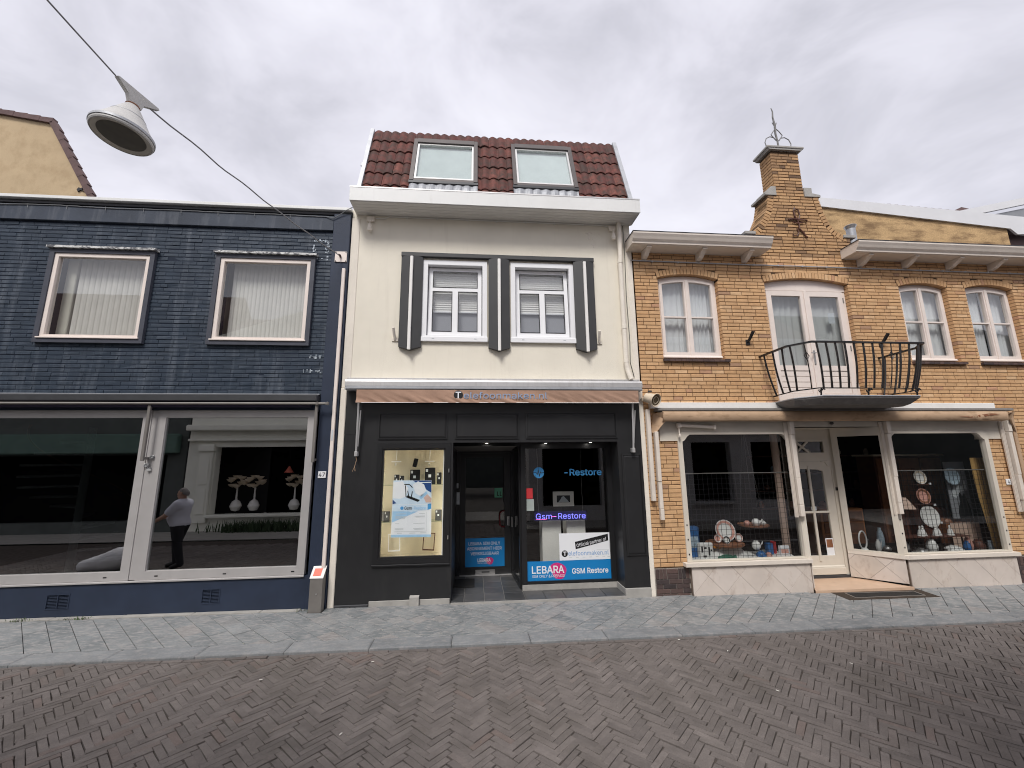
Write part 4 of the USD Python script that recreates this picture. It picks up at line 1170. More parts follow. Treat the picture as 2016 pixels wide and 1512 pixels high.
# stone plinths
m = MB(); m.cbox(-2.18, -1.66, F0 - 0.025, 0.15, -0.15, 0.045, 0.006); m.build('plinth', 'dark_alu', cream)
m = MB(); m.cbox(-1.655, -1.02, F0 - 0.012, 0.15, -0.15, 0.085, 0.006); m.cbox(-0.87, -0.39, F0 - 0.012, 0.15, -0.15, 0.085, 0.006); m.build('plinth', 'concrete', cream)
m = MB(); m.side([(-0.075, 0.0), (-0.075, 0.13), (-0.02, 0.15), (0.0, 0.15), (0.0, 0.0)], -1.018, -0.872); m.build('plinth_block', 'concrete', cream)
m = MB(); m.cbox(2.505, 2.95, F0 - 0.03, 0.43, -0.15, 0.13, 0.006); m.build('plinth', 'concrete', cream)
# display case left of the door
fr = MB().wall(ring(-1.632, -0.408, 0.622, 2.548, 0.085), -0.03, 0.06).build('display_window', 'black_frame', cream)
m = MB().wall(ring(-1.545, -0.495, 0.709, 2.461, 0.025), -0.012, 0.04); m.build('bead', 'black_front', fr)
MB().box(-1.519, -0.521, 0.030, 0.036, 0.735, 2.435).build('pane', 'clear_glass', fr)
for z in (2.09, 1.02):
    m = MB(); m.tube([(-0.436, -0.045, z - .03), (-0.436, -0.045, z + .03)], 0.011, 8); m.build('hinge', 'steel', fr)
m = MB(); m.cbox(-1.64, -0.40, -0.05, -0.031, 0.595, 0.622, 0.004); m.build('ledge', 'black_frame', fr)
room('display_case', fr, -1.66, -0.48, 0.062, 0.50, 0.66, 2.50, 'display_cream')
for k, x in enumerate((-1.605, -0.445 - 0.075)):
    t = thing('case_lamp', ['upright tube lamp hidden behind the left frame of the display case', 'upright tube lamp hidden behind the right frame of the display case'][k], 'lamp')
    m = MB(); m.cbox(x - 0.02, x + 0.02, 0.063, 0.075, 0.72, 2.44, 0.003); m.build('fitting', 'white_plastic', t)
    m = MB(); m.tube([(x, 0.085, 0.76), (x, 0.085, 2.40)], 0.008, 8); m.build('tube', 'lit_bulb', t)
for k, x in enumerate((-1.385, -0.80)):
    t = thing('case_spotlight', ['white cross-shaped lamp hanging at the left of the display case', 'white cross-shaped lamp hanging at the right of the display case'][k], 'lamp')
    m = MB(); m.tube([(x, 0.40, 2.498), (x - 0.005, 0.40, 2.27)], 0.007, 6); m.build('stem', 'white_plastic', t)
    m = MB(); m.cbox(x - 0.09, x + 0.08, 0.39, 0.41, 2.235, 2.255, 0.004); m.build('crossbar', 'white_plastic', t)
    m = MB(); m.lathe([(0, 0), (0.012, -0.005), (0.018, -0.03), (0.010, -0.05), (0, -0.052)], (x - 0.015, 0.40, 2.225), 12); m.build('bulb', 'china', t)
for k, z in enumerate((1.845, 1.235)):
    tag(MB().box(-1.655, -0.485, 0.20, 0.49, z, z + 0.008).build('glass_shelf', 'glass_shelf'), ['upper glass shelf in the lit display case', 'lower glass shelf in the lit display case'][k], 'shelf')


def pack(x, z, w, h, y, label, window=True, lean=0.0, mat='phone_black', face='paper_grey'):
    t = thing('phone_pack', label, 'phone case')
    m = MB(); m.cbox(-w / 2, w / 2, -0.02, 0.02, 0, h, 0.006)
    c, s = math.cos(lean), math.sin(lean)
    def place(m):
        for q in m.v:
            X, Z = q[:, 0].copy(), q[:, 2].copy()
            q[:, 0] = x + X * c + Z * s; q[:, 2] = z - X * s + Z * c; q[:, 1] += y
        return m
    place(m).build('case', mat, t)
    if window:
        m = MB(); m.cbox(-w * 0.16, w * 0.10, -0.024, -0.0205, h * .42, h * .6, 0.001); m.cbox(-w * .42, -w * .2, -0.023, -0.0205, h * .75, h * .93, 0.001)
        place(m).build('label', face, t)


pack(-1.35, 1.853, 0.085, 0.17, 0.30, 'first black camera box from the left on the upper glass shelf')
pack(-1.265, 1.853, 0.070, 0.15, 0.31, 'second smaller black box from the left on the upper glass shelf')
pack(-1.045, 1.853, 0.17, 0.25, 0.33, 'clear bag of black cables behind the top edge of the poster')
pack(-0.78, 1.853, 0.18, 0.28, 0.30, 'large black phone box on the right half of the upper shelf')
pack(-0.62, 1.853, 0.075, 0.20, 0.30, 'narrow black box at the right end of the upper shelf')
pack(-1.065, 2.15, 0.072, 0.15, 0.36, 'black phone leaning in the air above the cable bag', False, 0.22)
pack(-1.555, 1.243, 0.055, 0.17, 0.30, 'thin black case at the left end of the lower shelf', False)
pack(-1.485, 1.243, 0.085, 0.17, 0.28, 'grey and black case second from the left on the lower shelf', True, 0, 'dark_alu')
pack(-0.62, 1.243, 0.11, 0.18, 0.29, 'dark case at the right end of the lower shelf', True, 0, 'dark_alu')
for k, (x, mat, a) in enumerate(((-1.37, 'white_plastic', -0.03), (-0.795, 'wood_dark', 0.06))):
    t = thing('tablet_frame', ['white empty tablet frame below the left corner of the poster', 'dark red-brown empty tablet frame below the right corner of the poster'][k], 'screen frame')
    m = MB().wall(ring(-0.10, 0.10, 0, 0.29, 0.014, 0.022), 0.40, 0.412)
    c, s = math.cos(a), math.sin(a)
    for q in m.v:
        X, Z = q[:, 0].copy(), q[:, 2].copy(); q[:, 0] = x + X * c + Z * s; q[:, 2] = 0.735 - X * s + Z * c
    m.build('frame', mat, t)
# the poster in the display case
po = thing('repair_poster', 'blue and white repair poster hanging in the lit display case', 'poster')
py = 0.115
pt = [(-1.375, 1.935), (-0.735, 1.925), (-0.722, 1.005), (-1.38, 1.012)]
MB().wall(Polygon(pt), py, py + 0.003).build('sheet', 'paper_white', po)
lay_ = lambda name, poly, mat, k=1: MB().wall(Polygon(poly), py - 0.0012 * k, py - 0.0012 * k + 0.0009).build(name, mat, po)
lay_('photo_ground', [(-1.373, 1.933), (-0.737, 1.923), (-0.731, 1.54), (-1.373, 1.54)], 'print_paleblue')
lay_('navy_corner', [(-1.05, 1.928), (-0.738, 1.922), (-0.735, 1.72), (-0.86, 1.80)], 'print_navy', 2)
lay_('glove', [(-1.37, 1.64), (-1.372, 1.90), (-1.22, 1.92), (-1.12, 1.80), (-1.16, 1.66), (-1.25, 1.63)], 'paper_white', 2)
lay_('glove', [(-1.05, 1.86), (-0.96, 1.915), (-0.86, 1.86), (-0.82, 1.76), (-0.90, 1.66), (-1.0, 1.72)], 'paper_white', 3)
lay_('cuff', [(-0.935, 1.655), (-0.82, 1.745), (-0.795, 1.71), (-0.905, 1.615)], 'print_lightblue', 3)
lay_('arm', [(-0.86, 1.64), (-0.80, 1.70), (-0.733, 1.63), (-0.733, 1.565), (-0.82, 1.56)], 'print_skin', 3)
lay_('dark_corner', [(-1.372, 1.62), (-1.31, 1.56), (-1.372, 1.545)], 'print_navy', 3)
m = MB()
for a, b, c, d in ((-1.17, 1.85, -1.155, 1.66), (-1.19, 1.865, -1.10, 1.865), (-1.10, 1.86, -1.05, 1.81), (-1.13, 1.76, -1.10, 1.64), (-1.05, 1.75, -1.07, 1.64)):
    n_ = np.array([-(d - b), c - a]); n_ /= np.linalg.norm(n_); n_ *= 0.007
    m.wall(Polygon([(a + n_[0], b + n_[1]), (c + n_[0], d + n_[1]), (c - n_[0], d - n_[1]), (a - n_[0], b - n_[1])]), py - 0.0049, py - 0.004)
m.wall(Polygon([(-1.155, 1.655), (-1.13, 1.685), (-0.92, 1.605), (-0.955, 1.575)]), py - 0.0049, py - 0.004)
m.build('phone_parts', 'print_black', po)
lay_('title_band', [(-1.37, 1.535), (-0.79, 1.53), (-0.79, 1.44), (-1.02, 1.425), (-1.06, 1.405), (-1.1, 1.425), (-1.37, 1.43)], 'print_paleblue', 2)
lay_('blue_wedge', [(-1.37, 1.43), (-0.95, 1.42), (-1.37, 1.25)], 'print_lightblue', 1)
lay_('blue_wedge', [(-0.79, 1.535), (-0.732, 1.55), (-0.731, 1.46), (-0.79, 1.44)], 'logo_blue', 1)
lay_('footer', [(-1.379, 1.055), (-0.723, 1.045), (-0.722, 1.007), (-1.379, 1.014)], 'print_lightblue', 1)
MB().text('Gsm', -1.175, 1.452, py - 0.004, 0.125, 0.05, True, depth=0.001).build('lettering', 'print_black', po)
MB().text('-Restore', -1.045, 1.452, py - 0.004, 0.225, 0.05, True, depth=0.001).build('lettering', 'print_lightblue', po)
m = MB()
m.wall(Polygon([(-1.215 + 0.028 * math.cos(a), 1.478 + 0.028 * math.sin(a)) for a in np.linspace(0, 6.28, 20)[:-1]]), py - 0.0045, py - 0.0036); m.build('logo', 'logo_blue', po)
m = MB()
for zz, a, b in ((1.385, -1.31, -1.15), (1.385, -0.93, -0.83), (1.345, -1.32, -1.13), (1.33, -1.32, -1.15), (1.315, -1.32, -1.16), (1.345, -1.0, -0.83), (1.33, -0.98, -0.83), (1.23, -1.32, -1.25), (1.23, -1.02, -0.83), (1.15, -1.32, -1.18), (1.135, -1.32, -1.18), (1.15, -1.02, -0.83), (1.135, -1.0, -0.83), (1.075, -1.28, -1.2), (1.075, -1.08, -0.98), (1.075, -0.9, -0.80)):
    m.box(a, b, py - 0.003, py - 0.0022, zz - 0.0035, zz + 0.0035)
m.box(-1.33, -0.80, py - 0.003, py - 0.0022, 1.098, 1.104); m.box(-0.805, -0.80, py - 0.003, py - 0.0022, 1.10, 1.41)
m.build('text_lines', 'paper_grey', po)
MB().box(-0.945, -0.745, py - 0.0042, py - 0.0034, 1.885, 1.90).build('text_lines', 'paper_white', po)

# the recessed entrance: tiled floor, ceiling, door, shop window with its sides
fl = MB(); fl.box(-0.372, 2.515, -0.074, 0.40, -0.2, 0.012); fl.box(-0.372, 0.83, 0.40, 1.60, -0.2, 0.012)
entr = fl.build('entrance_step', 'grout', cream)
m = MB(); m.cbox(-0.372, 2.515, -0.082, -0.0745, -0.2, 0.032, 0.003); m.build('step_edge', 'concrete', entr)
zone = sbox(-0.370, -0.073, 2.513, 0.398).union(sbox(-0.370, -0.073, 0.825, 1.57))
for i in range(9):
    for j in range(6):
        x0, y0 = -0.168 - 0.335 + i * 0.335, -0.035 - 0.30 + j * 0.335
        g = sbox(x0 + 0.004, y0 + 0.004, x0 + 0.331, y0 + 0.331).intersection(zone)
        if g.is_empty or g.area < 0.002 or g.geom_type != 'Polygon':
            continue
        tri = [g] if g.convex_hull.area - g.area < 1e-5 else [g.intersection(sbox(-1, -1, 0.825, 3)), g.intersection(sbox(0.829, -1, 5, 0.398))]
        for h in tri:
            if h.geom_type == 'Polygon' and h.area > 0.001:
                c = ccw(np.array(h.exterior.coords)[:-1])
                v, f = stone_piece(c, 0.0, 0.030, 0.002, 0.001); v[:, 2] -= gz(v[:, 0])
                MB().add(v, f, float(RNG.random())).build('floor_tile', 'slate_tile', entr)
m = MB(); m.box(-0.372, 2.515, 0.205, 0.42, 2.556, 2.60); m.box(-0.372, 0.83, 0.42, 1.60, 2.50, 2.60); m.build('entrance_ceiling', 'black_front', cream)
m = MB(); m.side([(0.22, 2.498), (0.22, 2.50), (1.52, 2.50), (1.52, 2.44), (1.50, 2.44)], -0.37, 0.74); m.build('ceiling_board', 'cabinet_grey', cream)
for x in (0.21, 1.28, 2.10):
    m = MB(); m.lathe([(0.0, 0.0), (0.030, 0.0), (0.038, -0.006), (0.045, -0.002), (0.045, 0.004)], (x, 0.27, 2.552), 16); s_ = m.build('ceiling_spotlight', 'steel', cream)
    m = MB(); m.lathe([(0.0, -0.004), (0.024, -0.004), (0.026, -0.001)], (x, 0.27, 2.551), 16); m.build('bulb', 'spot_bulb', s_)
m = MB(); m.box(-0.395, -0.374, 0.205, 1.60, -0.1, 2.55); m.build('entrance_side', 'black_front', cream)
# door with its surround
DY = 1.53
ds = MB().wall(sbox(-0.372, 0.012, 0.80, 2.55).difference(sbox(-0.30, 0.02, 0.735, 2.40)), DY - 0.03, DY + 0.08).build('door_surround', 'black_frame', cream)
dr = MB().wall(sbox(-0.297, 0.035, 0.732, 2.395).difference(sbox(-0.185, 0.17, 0.605, 2.31)), DY - 0.02, DY + 0.05).build('door', 'black_front', cream)
MB().box(-0.187, 0.607, DY + 0.01, DY + 0.018, 0.168, 2.312).build('pane', 'shop_glass', dr)
m = MB(); m.cbox(0.655, 0.705, DY - 0.032, DY - 0.021, 0.955, 1.13, 0.003); m.build('lock_plate', 'steel', dr)
m = MB(); m.tube([(0.69, DY - 0.03, 1.08), (0.69, DY - 0.075, 1.08), (0.69, DY - 0.08, 0.96), (0.69, DY - 0.04, 0.95)], 0.012, 8); m.build('handle', 'steel', dr)
m = MB(); m.tube([(0.60, DY - 0.02, 1.24), (0.55, DY - 0.07, 1.235), (0.51, DY - 0.075, 1.20), (0.50, DY - 0.075, 1.08), (0.51, DY - 0.075, 0.965), (0.55, DY - 0.07, 0.935), (0.60, DY - 0.02, 0.93)], 0.014, 8); m.build('pull_handle', 'handle_red', dr)
m = MB().wall(ring(0.02, 0.41, 0.040, 0.125, 0.012), DY - 0.035, DY - 0.021); m.cbox(0.034, 0.396, DY - 0.028, DY - 0.0215, 0.054, 0.112, 0.003); ml = m.build('letter_slot', 'steel', dr)
m = MB(); m.box(0.145, 0.30, DY - 0.0305, DY - 0.0285, 0.072, 0.094); m.build('flap', 'print_black', ml)
m = MB(); m.cbox(-0.29, 0.735, DY - 0.10, DY - 0.021, 0.031, 0.036, 0.002); m.build('threshold', 'alu', cream)
tag(MB().cbox(-0.366, 0.005, 0.70, 1.22, 0.031, 0.044, 0.004).build('doormat', 'rubber'), 'black doormat on the grey tiles before the black shop door', 'doormat')


def sticker(name, label, x0, x1, z0, z1, y, mat, cat='sticker'):
    t = thing(name, label, cat)
    MB().box(x0, x1, y, y + 0.0015, z0, z1).build('sheet', mat, t)
    return t


t = sticker('door_sign', 'blue sign with white lettering on the lower glass of the black shop door', -0.183, 0.603, 0.175, 0.715, DY + 0.005, 'print_blue', 'sign')
yy = DY + 0.0045
MB().text('LEBARA SIM ONLY', -0.115, 0.585, yy, 0.63, 0.058).build('lettering', 'paper_white', t)
MB().text('ABONNEMENT HIER', -0.145, 0.490, yy, 0.69, 0.058).build('lettering', 'paper_white', t)
MB().text('VERKRIJGBAAR', -0.075, 0.395, yy, 0.56, 0.058).build('lettering', 'paper_white', t)
blob = lambda cx, cz, rx, rz: Polygon([(cx + rx * math.cos(a) * (1 + 0.13 * math.sin(a * 3 + 0.5)) + (0.18 * rx * -math.sin(a)), cz + rz * math.sin(a) * (1 + 0.06 * math.cos(2 * a))) for a in np.linspace(0, 2 * math.pi, 40)[:-1]])
MB().wall(blob(0.30, 0.285, 0.075, 0.075), yy - 0.0005, yy + 0.0003).build('pink_drop', 'magenta', t)
MB().text('LEBARA', 0.065, 0.265, yy - 0.001, 0.26, 0.066, True).build('lettering', 'paper_white', t)
MB().text('SIM ONLY & PREPAID', 0.065, 0.232, yy - 0.001, 0.25, 0.018).build('lettering', 'paper_white', t)
t = sticker('green_notice', 'small green notice on the glass of the black shop door', 0.405, 0.565, 1.50, 1.69, DY + 0.005, 'sign_green')
m = MB()
for a, b, c, d in ((0.46, 0.475, 1.53, 1.62), (0.475, 0.50, 1.53, 1.545), (0.515, 0.53, 1.53, 1.62), (0.53, 0.552, 1.53, 1.545)):
    m.box(a, b, DY + 0.0035, DY + 0.0045, c, d)
m.build('print', 'print_black', t)
sticker('opening_hours_card', 'white card left of the glass on the black door surround', -0.365, -0.305, 1.38, 1.62, DY - 0.033, 'paper_grey', 'card')
sticker('opening_hours_card', 'small grey card above the white card beside the black shop door', -0.365, -0.33, 1.70, 1.80, DY - 0.033, 'paper_grey', 'card')
# shop window right of the door
WY = 0.43
m = MB(); m.cbox(0.835, 2.512, 0.402, 0.55, -0.1, 0.125, 0.006); m.build('window_plinth', 'concrete', cream)
sw = MB().wall(ring(0.83, 2.515, 0.127, 2.553, 0.09, 0.045, 0.10), WY - 0.03, WY + 0.05).build('shop_window', 'black_frame', cream)
MB().box(0.917, 2.428, WY + 0.012, WY + 0.020, 0.17, 2.456).build('pane', 'shop_glass', sw)
# its glazed side towards the door
m = MB(); q = ring(0.0, 1.06, 0.03, 2.50, 0.07)
m.wall(q, -0.03, 0.03)
p0, p1 = np.array([0.83, 0.485]), np.array([0.765, 1.50]); dd = (p1 - p0) / np.linalg.norm(p1 - p0); nn = np.array([-dd[1], dd[0]])
def swing(m):
    for q_ in m.v:
        X, Y_ = q_[:, 0].copy(), q_[:, 1].copy(); q_[:, 0] = p0[0] + X * dd[0] + Y_ * nn[0]; q_[:, 1] = p0[1] + X * dd[1] + Y_ * nn[1]
    return m
sw2 = swing(m).build('side_window', 'black_frame', cream)
swing(MB().box(0.068, 0.992, -0.004, 0.004, 0.10, 2.43)).build('pane', 'shop_glass', sw2)
swing(MB().cbox(0.80, 0.86, 0.031, 0.05, 0.95, 1.14, 0.003)).build('lock_plate', 'steel', sw2)
# inner side panel at the right pilaster
m = MB(); m.box(2.516, 2.54, 0.205, 0.50, 0.0, 2.555); m.build('pilaster_side', 'black_front', cream)
m = MB()
m.box(-0.45, 2.85, 5.9, 6.0, 0, 2.9); m.box(2.75, 2.85, 0.6, 5.9, 0, 2.9); m.box(-0.55, -0.45, 1.65, 5.9, 0, 2.9); m.box(-0.45, 2.75, 0.62, 5.9, -0.1, 0.0); m.box(-0.45, 2.75, 1.66, 5.89, 2.7, 2.8); m.box(0.9, 2.75, 0.6, 1.65, 2.7, 2.8)
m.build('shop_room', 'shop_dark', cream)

# things in that window
t = thing('network_banner', 'wide blue sign with a pink drop along the bottom of the right shop window', 'sign')
zy = WY + 0.006
MB().box(0.925, 2.424, zy, zy + 0.002, 0.172, 0.492).build('sheet', 'print_blue', t)
MB().wall(blob(1.475, 0.325, 0.135, 0.145), zy - 0.001, zy).build('pink_drop', 'magenta', t)
MB().text('LEBARA', 1.005, 0.292, zy - 0.001, 0.575, 0.118, True).build('lettering', 'paper_white', t)
MB().text('SIM ONLY & PREPAID', 1.01, 0.222, zy - 0.001, 0.575, 0.044).build('lettering', 'paper_white', t)
MB().text('GSM Restore', 1.72, 0.272, zy - 0.0005, 0.655, 0.085, True).build('lettering', 'paper_white', t)
t = thing('partner_board', 'white board with a slanted black strip in the right shop window', 'sign')
MB().box(1.505, 2.425, zy + 0.003, zy + 0.006, 0.494, 0.95).build('sheet', 'paper_white', t)
ang = math.atan2(0.13, 0.655)
MB().wall(Polygon([(1.79, 0.80), (2.40, 0.925), (2.40, 0.81), (1.80, 0.675)]), zy + 0.002, zy + 0.0029).build('strip', 'print_black', t)
MB().text('Official partner of', 1.825, 0.708, zy + 0.0019, 0.555, 0.056, angle=ang, depth=0.001).build('lettering', 'paper_white', t)
MB().wall(Polygon([(1.60 + 0.056 * math.cos(a), 0.606 + 0.056 * math.sin(a)) for a in np.linspace(0, 6.29, 30)[:-1]]), zy + 0.002, zy + 0.0029).build('disc', 'print_black', t)
MB().text('T', 1.567, 0.573, zy + 0.0019, 0.066, 0.066, True, depth=0.001).build('lettering', 'paper_white', t)
MB().text('elefoonmaken.nl', 1.664, 0.573, zy + 0.002, 0.735, 0.072, depth=0.001).build('lettering', 'letter_blue', t)
m = MB()
for a in (1.68, 1.80, 1.92, 2.04, 2.16, 2.28, 2.37):
    m.box(a, a + 0.05, zy + 0.002, zy + 0.0028, 0.535, 0.543)
m.box(2.18, 2.41, zy + 0.002, zy + 0.0028, 0.655, 0.661)
m.build('small_print', 'paper_grey', t)
t = thing('neon_sign', 'violet-blue lit script sign hanging in the right shop window', 'neon sign')
m = MB(); m.cbox(1.09, 2.06, 0.575, 0.59, 1.155, 1.315, 0.02); m.build('board', 'neon_board', t)
MB().text('Gsm-Restore', 1.115, 1.185, 0.572, 0.925, 0.098, depth=0.006).build('tube_lettering', 'neon_core', t)
m = MB(); m.tube([(1.115, 0.568, 1.185), (1.29, 0.568, 1.182), (1.32, 0.568, 1.19)], 0.004, 6); m.tube([(1.40, 0.568, 1.222), (1.49, 0.568, 1.226)], 0.004, 6); m.build('pink_tube', 'neon_pink', t)
m = MB(); m.tube([(1.16, 0.58, 1.31), (1.16, 0.58, 2.6)], 0.0015, 5); m.tube([(1.99, 0.58, 1.31), (1.99, 0.58, 2.6)], 0.0015, 5); m.build('suspension', 'steel', t)
for k, (a, b) in enumerate(((1.245, 1.60), (1.705, 2.06))):
    m = MB(); m.cbox(a, b, 0.70, 1.05, 0.005, 1.135, 0.006)
    tag(m.build('pedestal', 'pedestal'), ['left cream display pedestal under the neon sign', 'right cream display pedestal under the neon sign'][k], 'pedestal')
t = thing('window_lettering', 'blue round logo and blue lettering on the upper glass of the right shop window', 'sign')
g = Polygon([(1.165 + 0.098 * math.cos(a), 2.02 + 0.098 * math.sin(a)) for a in np.linspace(0, 6.29, 40)[:-1]])
zig = [(1.06, 2.02), (1.12, 2.02), (1.14, 1.985), (1.155, 2.07), (1.175, 1.955), (1.195, 2.035), (1.21, 2.015), (1.27, 2.02)]
g = g.difference(shapely.geometry.LineString(zig).buffer(0.006)).difference(sbox(1.161, 2.07, 1.166, 2.13)).difference(sbox(1.10, 1.93, 1.105, 1.98))
MB().wall(g, zy, zy + 0.001).build('logo', 'logo_blue', t)
MB().text('-Restore', 1.64, 1.965, zy + 0.001, 0.70, 0.112, True, depth=0.001).build('lettering', 'logo_blue', t)
sticker('red_sticker', 'red and white sticker at the left edge of the right shop window', 0.93, 1.045, 1.565, 1.745, zy, 'sign_red')
sticker('paper_notice', 'pale paper notice below the red sticker in the right shop window', 0.93, 1.065, 1.35, 1.555, zy, 'notice_grey', 'notice')
t = thing('framed_picture', 'white framed dark picture hanging inside the right shop window', 'picture')
MB().wall(ring(1.55, 1.97, 1.34, 1.625, 0.075), 1.16, 1.19).build('frame', 'pedestal', t)
MB().box(1.624, 1.896, 1.175, 1.185, 1.414, 1.551).build('print', 'dark_alu', t)
m = MB(); m.wall(Polygon([(1.66, 1.42), (1.70, 1.47), (1.73, 1.52), (1.77, 1.535), (1.80, 1.50), (1.85, 1.45), (1.87, 1.42)]), 1.172, 1.1745); m.build('image', 'paper_grey', t)

# the awning over the shop
t = thing('shop_awning', 'closed awning with a brown lettered valance over the black shop front', 'awning')
m = MB(); m.side([(-0.02, 3.47), (-0.19, 3.47), (-0.23, 3.50), (-0.23, 3.575), (-0.21, 3.61), (-0.02, 3.635)], -2.165, 2.955); m.build('cassette', 'alu', t)
m = MB(); m.side([(-0.05, 3.435), (-0.21, 3.435), (-0.235, 3.455), (-0.235, 3.497), (-0.19, 3.468), (-0.05, 3.468)], -2.15, 2.94); m.build('front_profile', 'zinc', t)
m = MB(); m.cbox(-2.172, 2.965, -0.10, -0.002, 3.636, 3.665, 0.006); m.build('top_rail', 'alu', t)
m = MB(); m.cbox(-2.17, -2.09, -0.225, -0.03, 3.44, 3.467, 0.004); m.cbox(2.88, 2.96, -0.225, -0.03, 3.44, 3.467, 0.004); m.build('end_caps', 'zinc', t)
nx, nz = 120, 10
V = []
for r in range(nz + 1):
    z = 3.432 + (3.215 - 3.432) * r / nz
    for i in range(nx + 1):
        x = -1.965 + (2.865 + 1.965) * i / nx
        w = r / nz
        d = 0.022 * w * (meshkit.noise(np.array([x * 5.0 + z * 9, z * 4.0, 0.0]), 4) - 0.5) * 2 + 0.014 * w * (meshkit.noise(np.array([x * 13.0 + z * 22, z * 8.0, 3.0]), 6) - 0.5) * 2
        d += 0.004 * math.sin(5 * x) * w
        V.append((x, -0.245 + d, z))
N = len(V)
V = np.array(V + [(x, y + 0.004, z) for x, y, z in V])
F = []
for r in range(nz):
    for i in range(nx):
        a = r * (nx + 1) + i
        F += [(a, a + nx + 1, a + nx + 2, a + 1), (N + a, N + a + 1, N + a + nx + 2, N + a + nx + 1)]
vl = MB().add(V, F).build('valance', 'beige_canvas', t, smooth=True)
m = MB(); m.tube([(-1.965, -0.246, 3.215), (2.865, -0.246, 3.215)], 0.006, 6); m.build('hem_rod', 'white_paint', t)
m = MB(); m.wall(Polygon([(-0.285 + 0.077 * math.cos(a), 3.345 + 0.077 * math.sin(a)) for a in np.linspace(0, 6.29, 36)[:-1]]), -0.262, -0.2605); m.build('disc', 'print_black', vl)
MB().text('T', -0.332, 3.29, -0.2622, 0.094, 0.105, True, depth=0.001).build('lettering', 'paper_white', vl)
m = MB().text('elefoonmaken.nl', -0.195, 3.285, -0.2600, 1.43, 0.108, depth=0.0012); m.build('lettering', 'faded_blue', vl)
for x0, x1, zb in ((-1.945, -1.955, 2.40), (2.795, 2.765, 2.42)):
    m = MB(); m.tube([(x0, -0.15, 3.44), (x1, -0.11, zb)], 0.017, 8); m.tube([(x0 + 0.035, -0.13, 3.10), (x1 + 0.02, -0.10, zb + 0.1)], 0.010, 8); m.cbox(x1 - 0.025, x1 + 0.025, -0.13, -0.03, zb - 0.06, zb + 0.02, 0.006)
    m.build('folding_arm', 'alu', t)
m = MB(); m.tube([(-1.955, -0.10, 2.36), (-1.945, -0.10, 2.27), (-1.965, -0.10, 2.18), (-1.955, -0.10, 2.10)], 0.004, 5); m.tube([(-1.965, -0.10, 2.18), (-1.985, -0.10, 2.13), (-2.0, -0.1, 2.09)], 0.003, 5); m.build('cord', 'old_canvas', t)
# ================================================================ the yellow brick house on the right
yel = thing('yellow_brick_shop_house', 'yellow brick house with a curved gable, a balcony and white framed shop windows', 'house')
YX0, YX1, YT = 3.04, 13.6, 6.25
arches = [(3.50, 4.715, 4.09, 5.70, 0.085), (5.69, 7.48, 3.28, 5.675, 0.10), (8.60, 9.685, 4.09, 5.665, 0.085), (10.11, 11.22, 4.09, 5.665, 0.085), (11.75, 12.85, 4.09, 5.665, 0.085)]
AH = 0.125
extra, geo = [], []
for (a, b, z0, zs, rise) in arches:
    br, g = arch_bricks(a - 0.005, b + 0.005, zs, rise, AH, -0.001, 0.11)
    extra += br
    geo.append(g)
gable = [(5.50, 6.60), (5.48, 6.70), (5.62, 6.77), (5.70, 6.85), (5.82, 7.02), (5.94, 7.26), (6.00, 7.50), (6.02, 7.60), (6.20, 7.60), (6.20, 8.66), (6.83, 8.66), (6.83, 7.60), (7.13, 7.60), (7.15, 7.50), (7.20, 7.26), (7.30, 6.98), (7.41, 6.85), (7.53, 6.77), (7.72, 6.71), (7.72, 6.60)]
GP = Polygon([(5.50, 6.0), (7.72, 6.0)] + gable[::-1])
GL = [(5.50, 6.25), (5.48, 6.70), (5.62, 6.77), (5.70, 6.85), (5.82, 7.02), (5.94, 7.26), (6.00, 7.50), (6.02, 7.61), (6.20, 7.62), (6.20, 8.66)]
GR = [(7.60, 6.25), (7.72, 6.71), (7.53, 6.77), (7.41, 6.85), (7.30, 6.98), (7.20, 7.26), (7.15, 7.50), (7.13, 7.61), (6.83, 7.62), (6.83, 8.66)]


def gable_lim(z):
    if z < YT:
        return (YX0, YX1)
    lx = np.interp(z, [p[1] for p in GL], [p[0] for p in GL]); rx = np.interp(z, [p[1] for p in GR], [p[0] for p in GR])
    return (lx + (0.135 if 6.75 < z < 7.6 else 0.0), rx - (0.135 if 6.75 < z < 7.6 else 0.0))


def yel_holes(z):
    h = []
    for (a, b, z0, zs, rise), (cx, cz, R, w) in zip(arches, geo):
        if z0 < z < zs - 0.02:
            h.append((a, b))
        elif zs - 0.02 <= z < zs + rise + AH:
            inner = R + AH + 0.006
            dz = z - cz
            hw = math.sqrt(max(0.0, inner * inner - dz * dz)) if dz < inner else 0
            hw = min(hw, w + 0.012 + max(0, (z - zs)) * 0.30)
            if hw > 0.02: h.append((cx - hw, cx + hw))
    if z < 3.13: h += [(3.665, 9.865)] if z < 2.555 else [(3.30, 10.22)]
    if 3.13 <= z < 3.25: h += [(3.14, 10.06)]
    if z < 0.42: h += [(YX0, 3.67), (9.865, YX1)]
    return h


wp = sbox(YX0, -0.3, YX1, YT).union(GP.intersection(sbox(5, 6.1, 8, 7.62))).union(sbox(6.225, 7.5, 6.805, 8.655))
for (a, b, z0, zs, rise) in arches:
    wp = wp.difference(arch_poly(a, b, z0, zs, rise, 0.012))
wp = wp.difference(sbox(3.62, -0.3, 9.875, 2.90))
yw = MB().wall(wp.intersection(sbox(0, 3.1, 20, 10)), 0.009, 0.30).wall(wp.intersection(sbox(0, -1, 20, 3.1)), 0.009, 0.12).build('wall', 'brick_joint', yel)
dirty = lambda x, z: RNG.normal(0.55, 0.26)
lay(YX0, YX1, 0.0, 87, yel_holes, 0.0, yw, 'yellow_brick', hole_depth=0.11, extra=extra, tone=dirty)
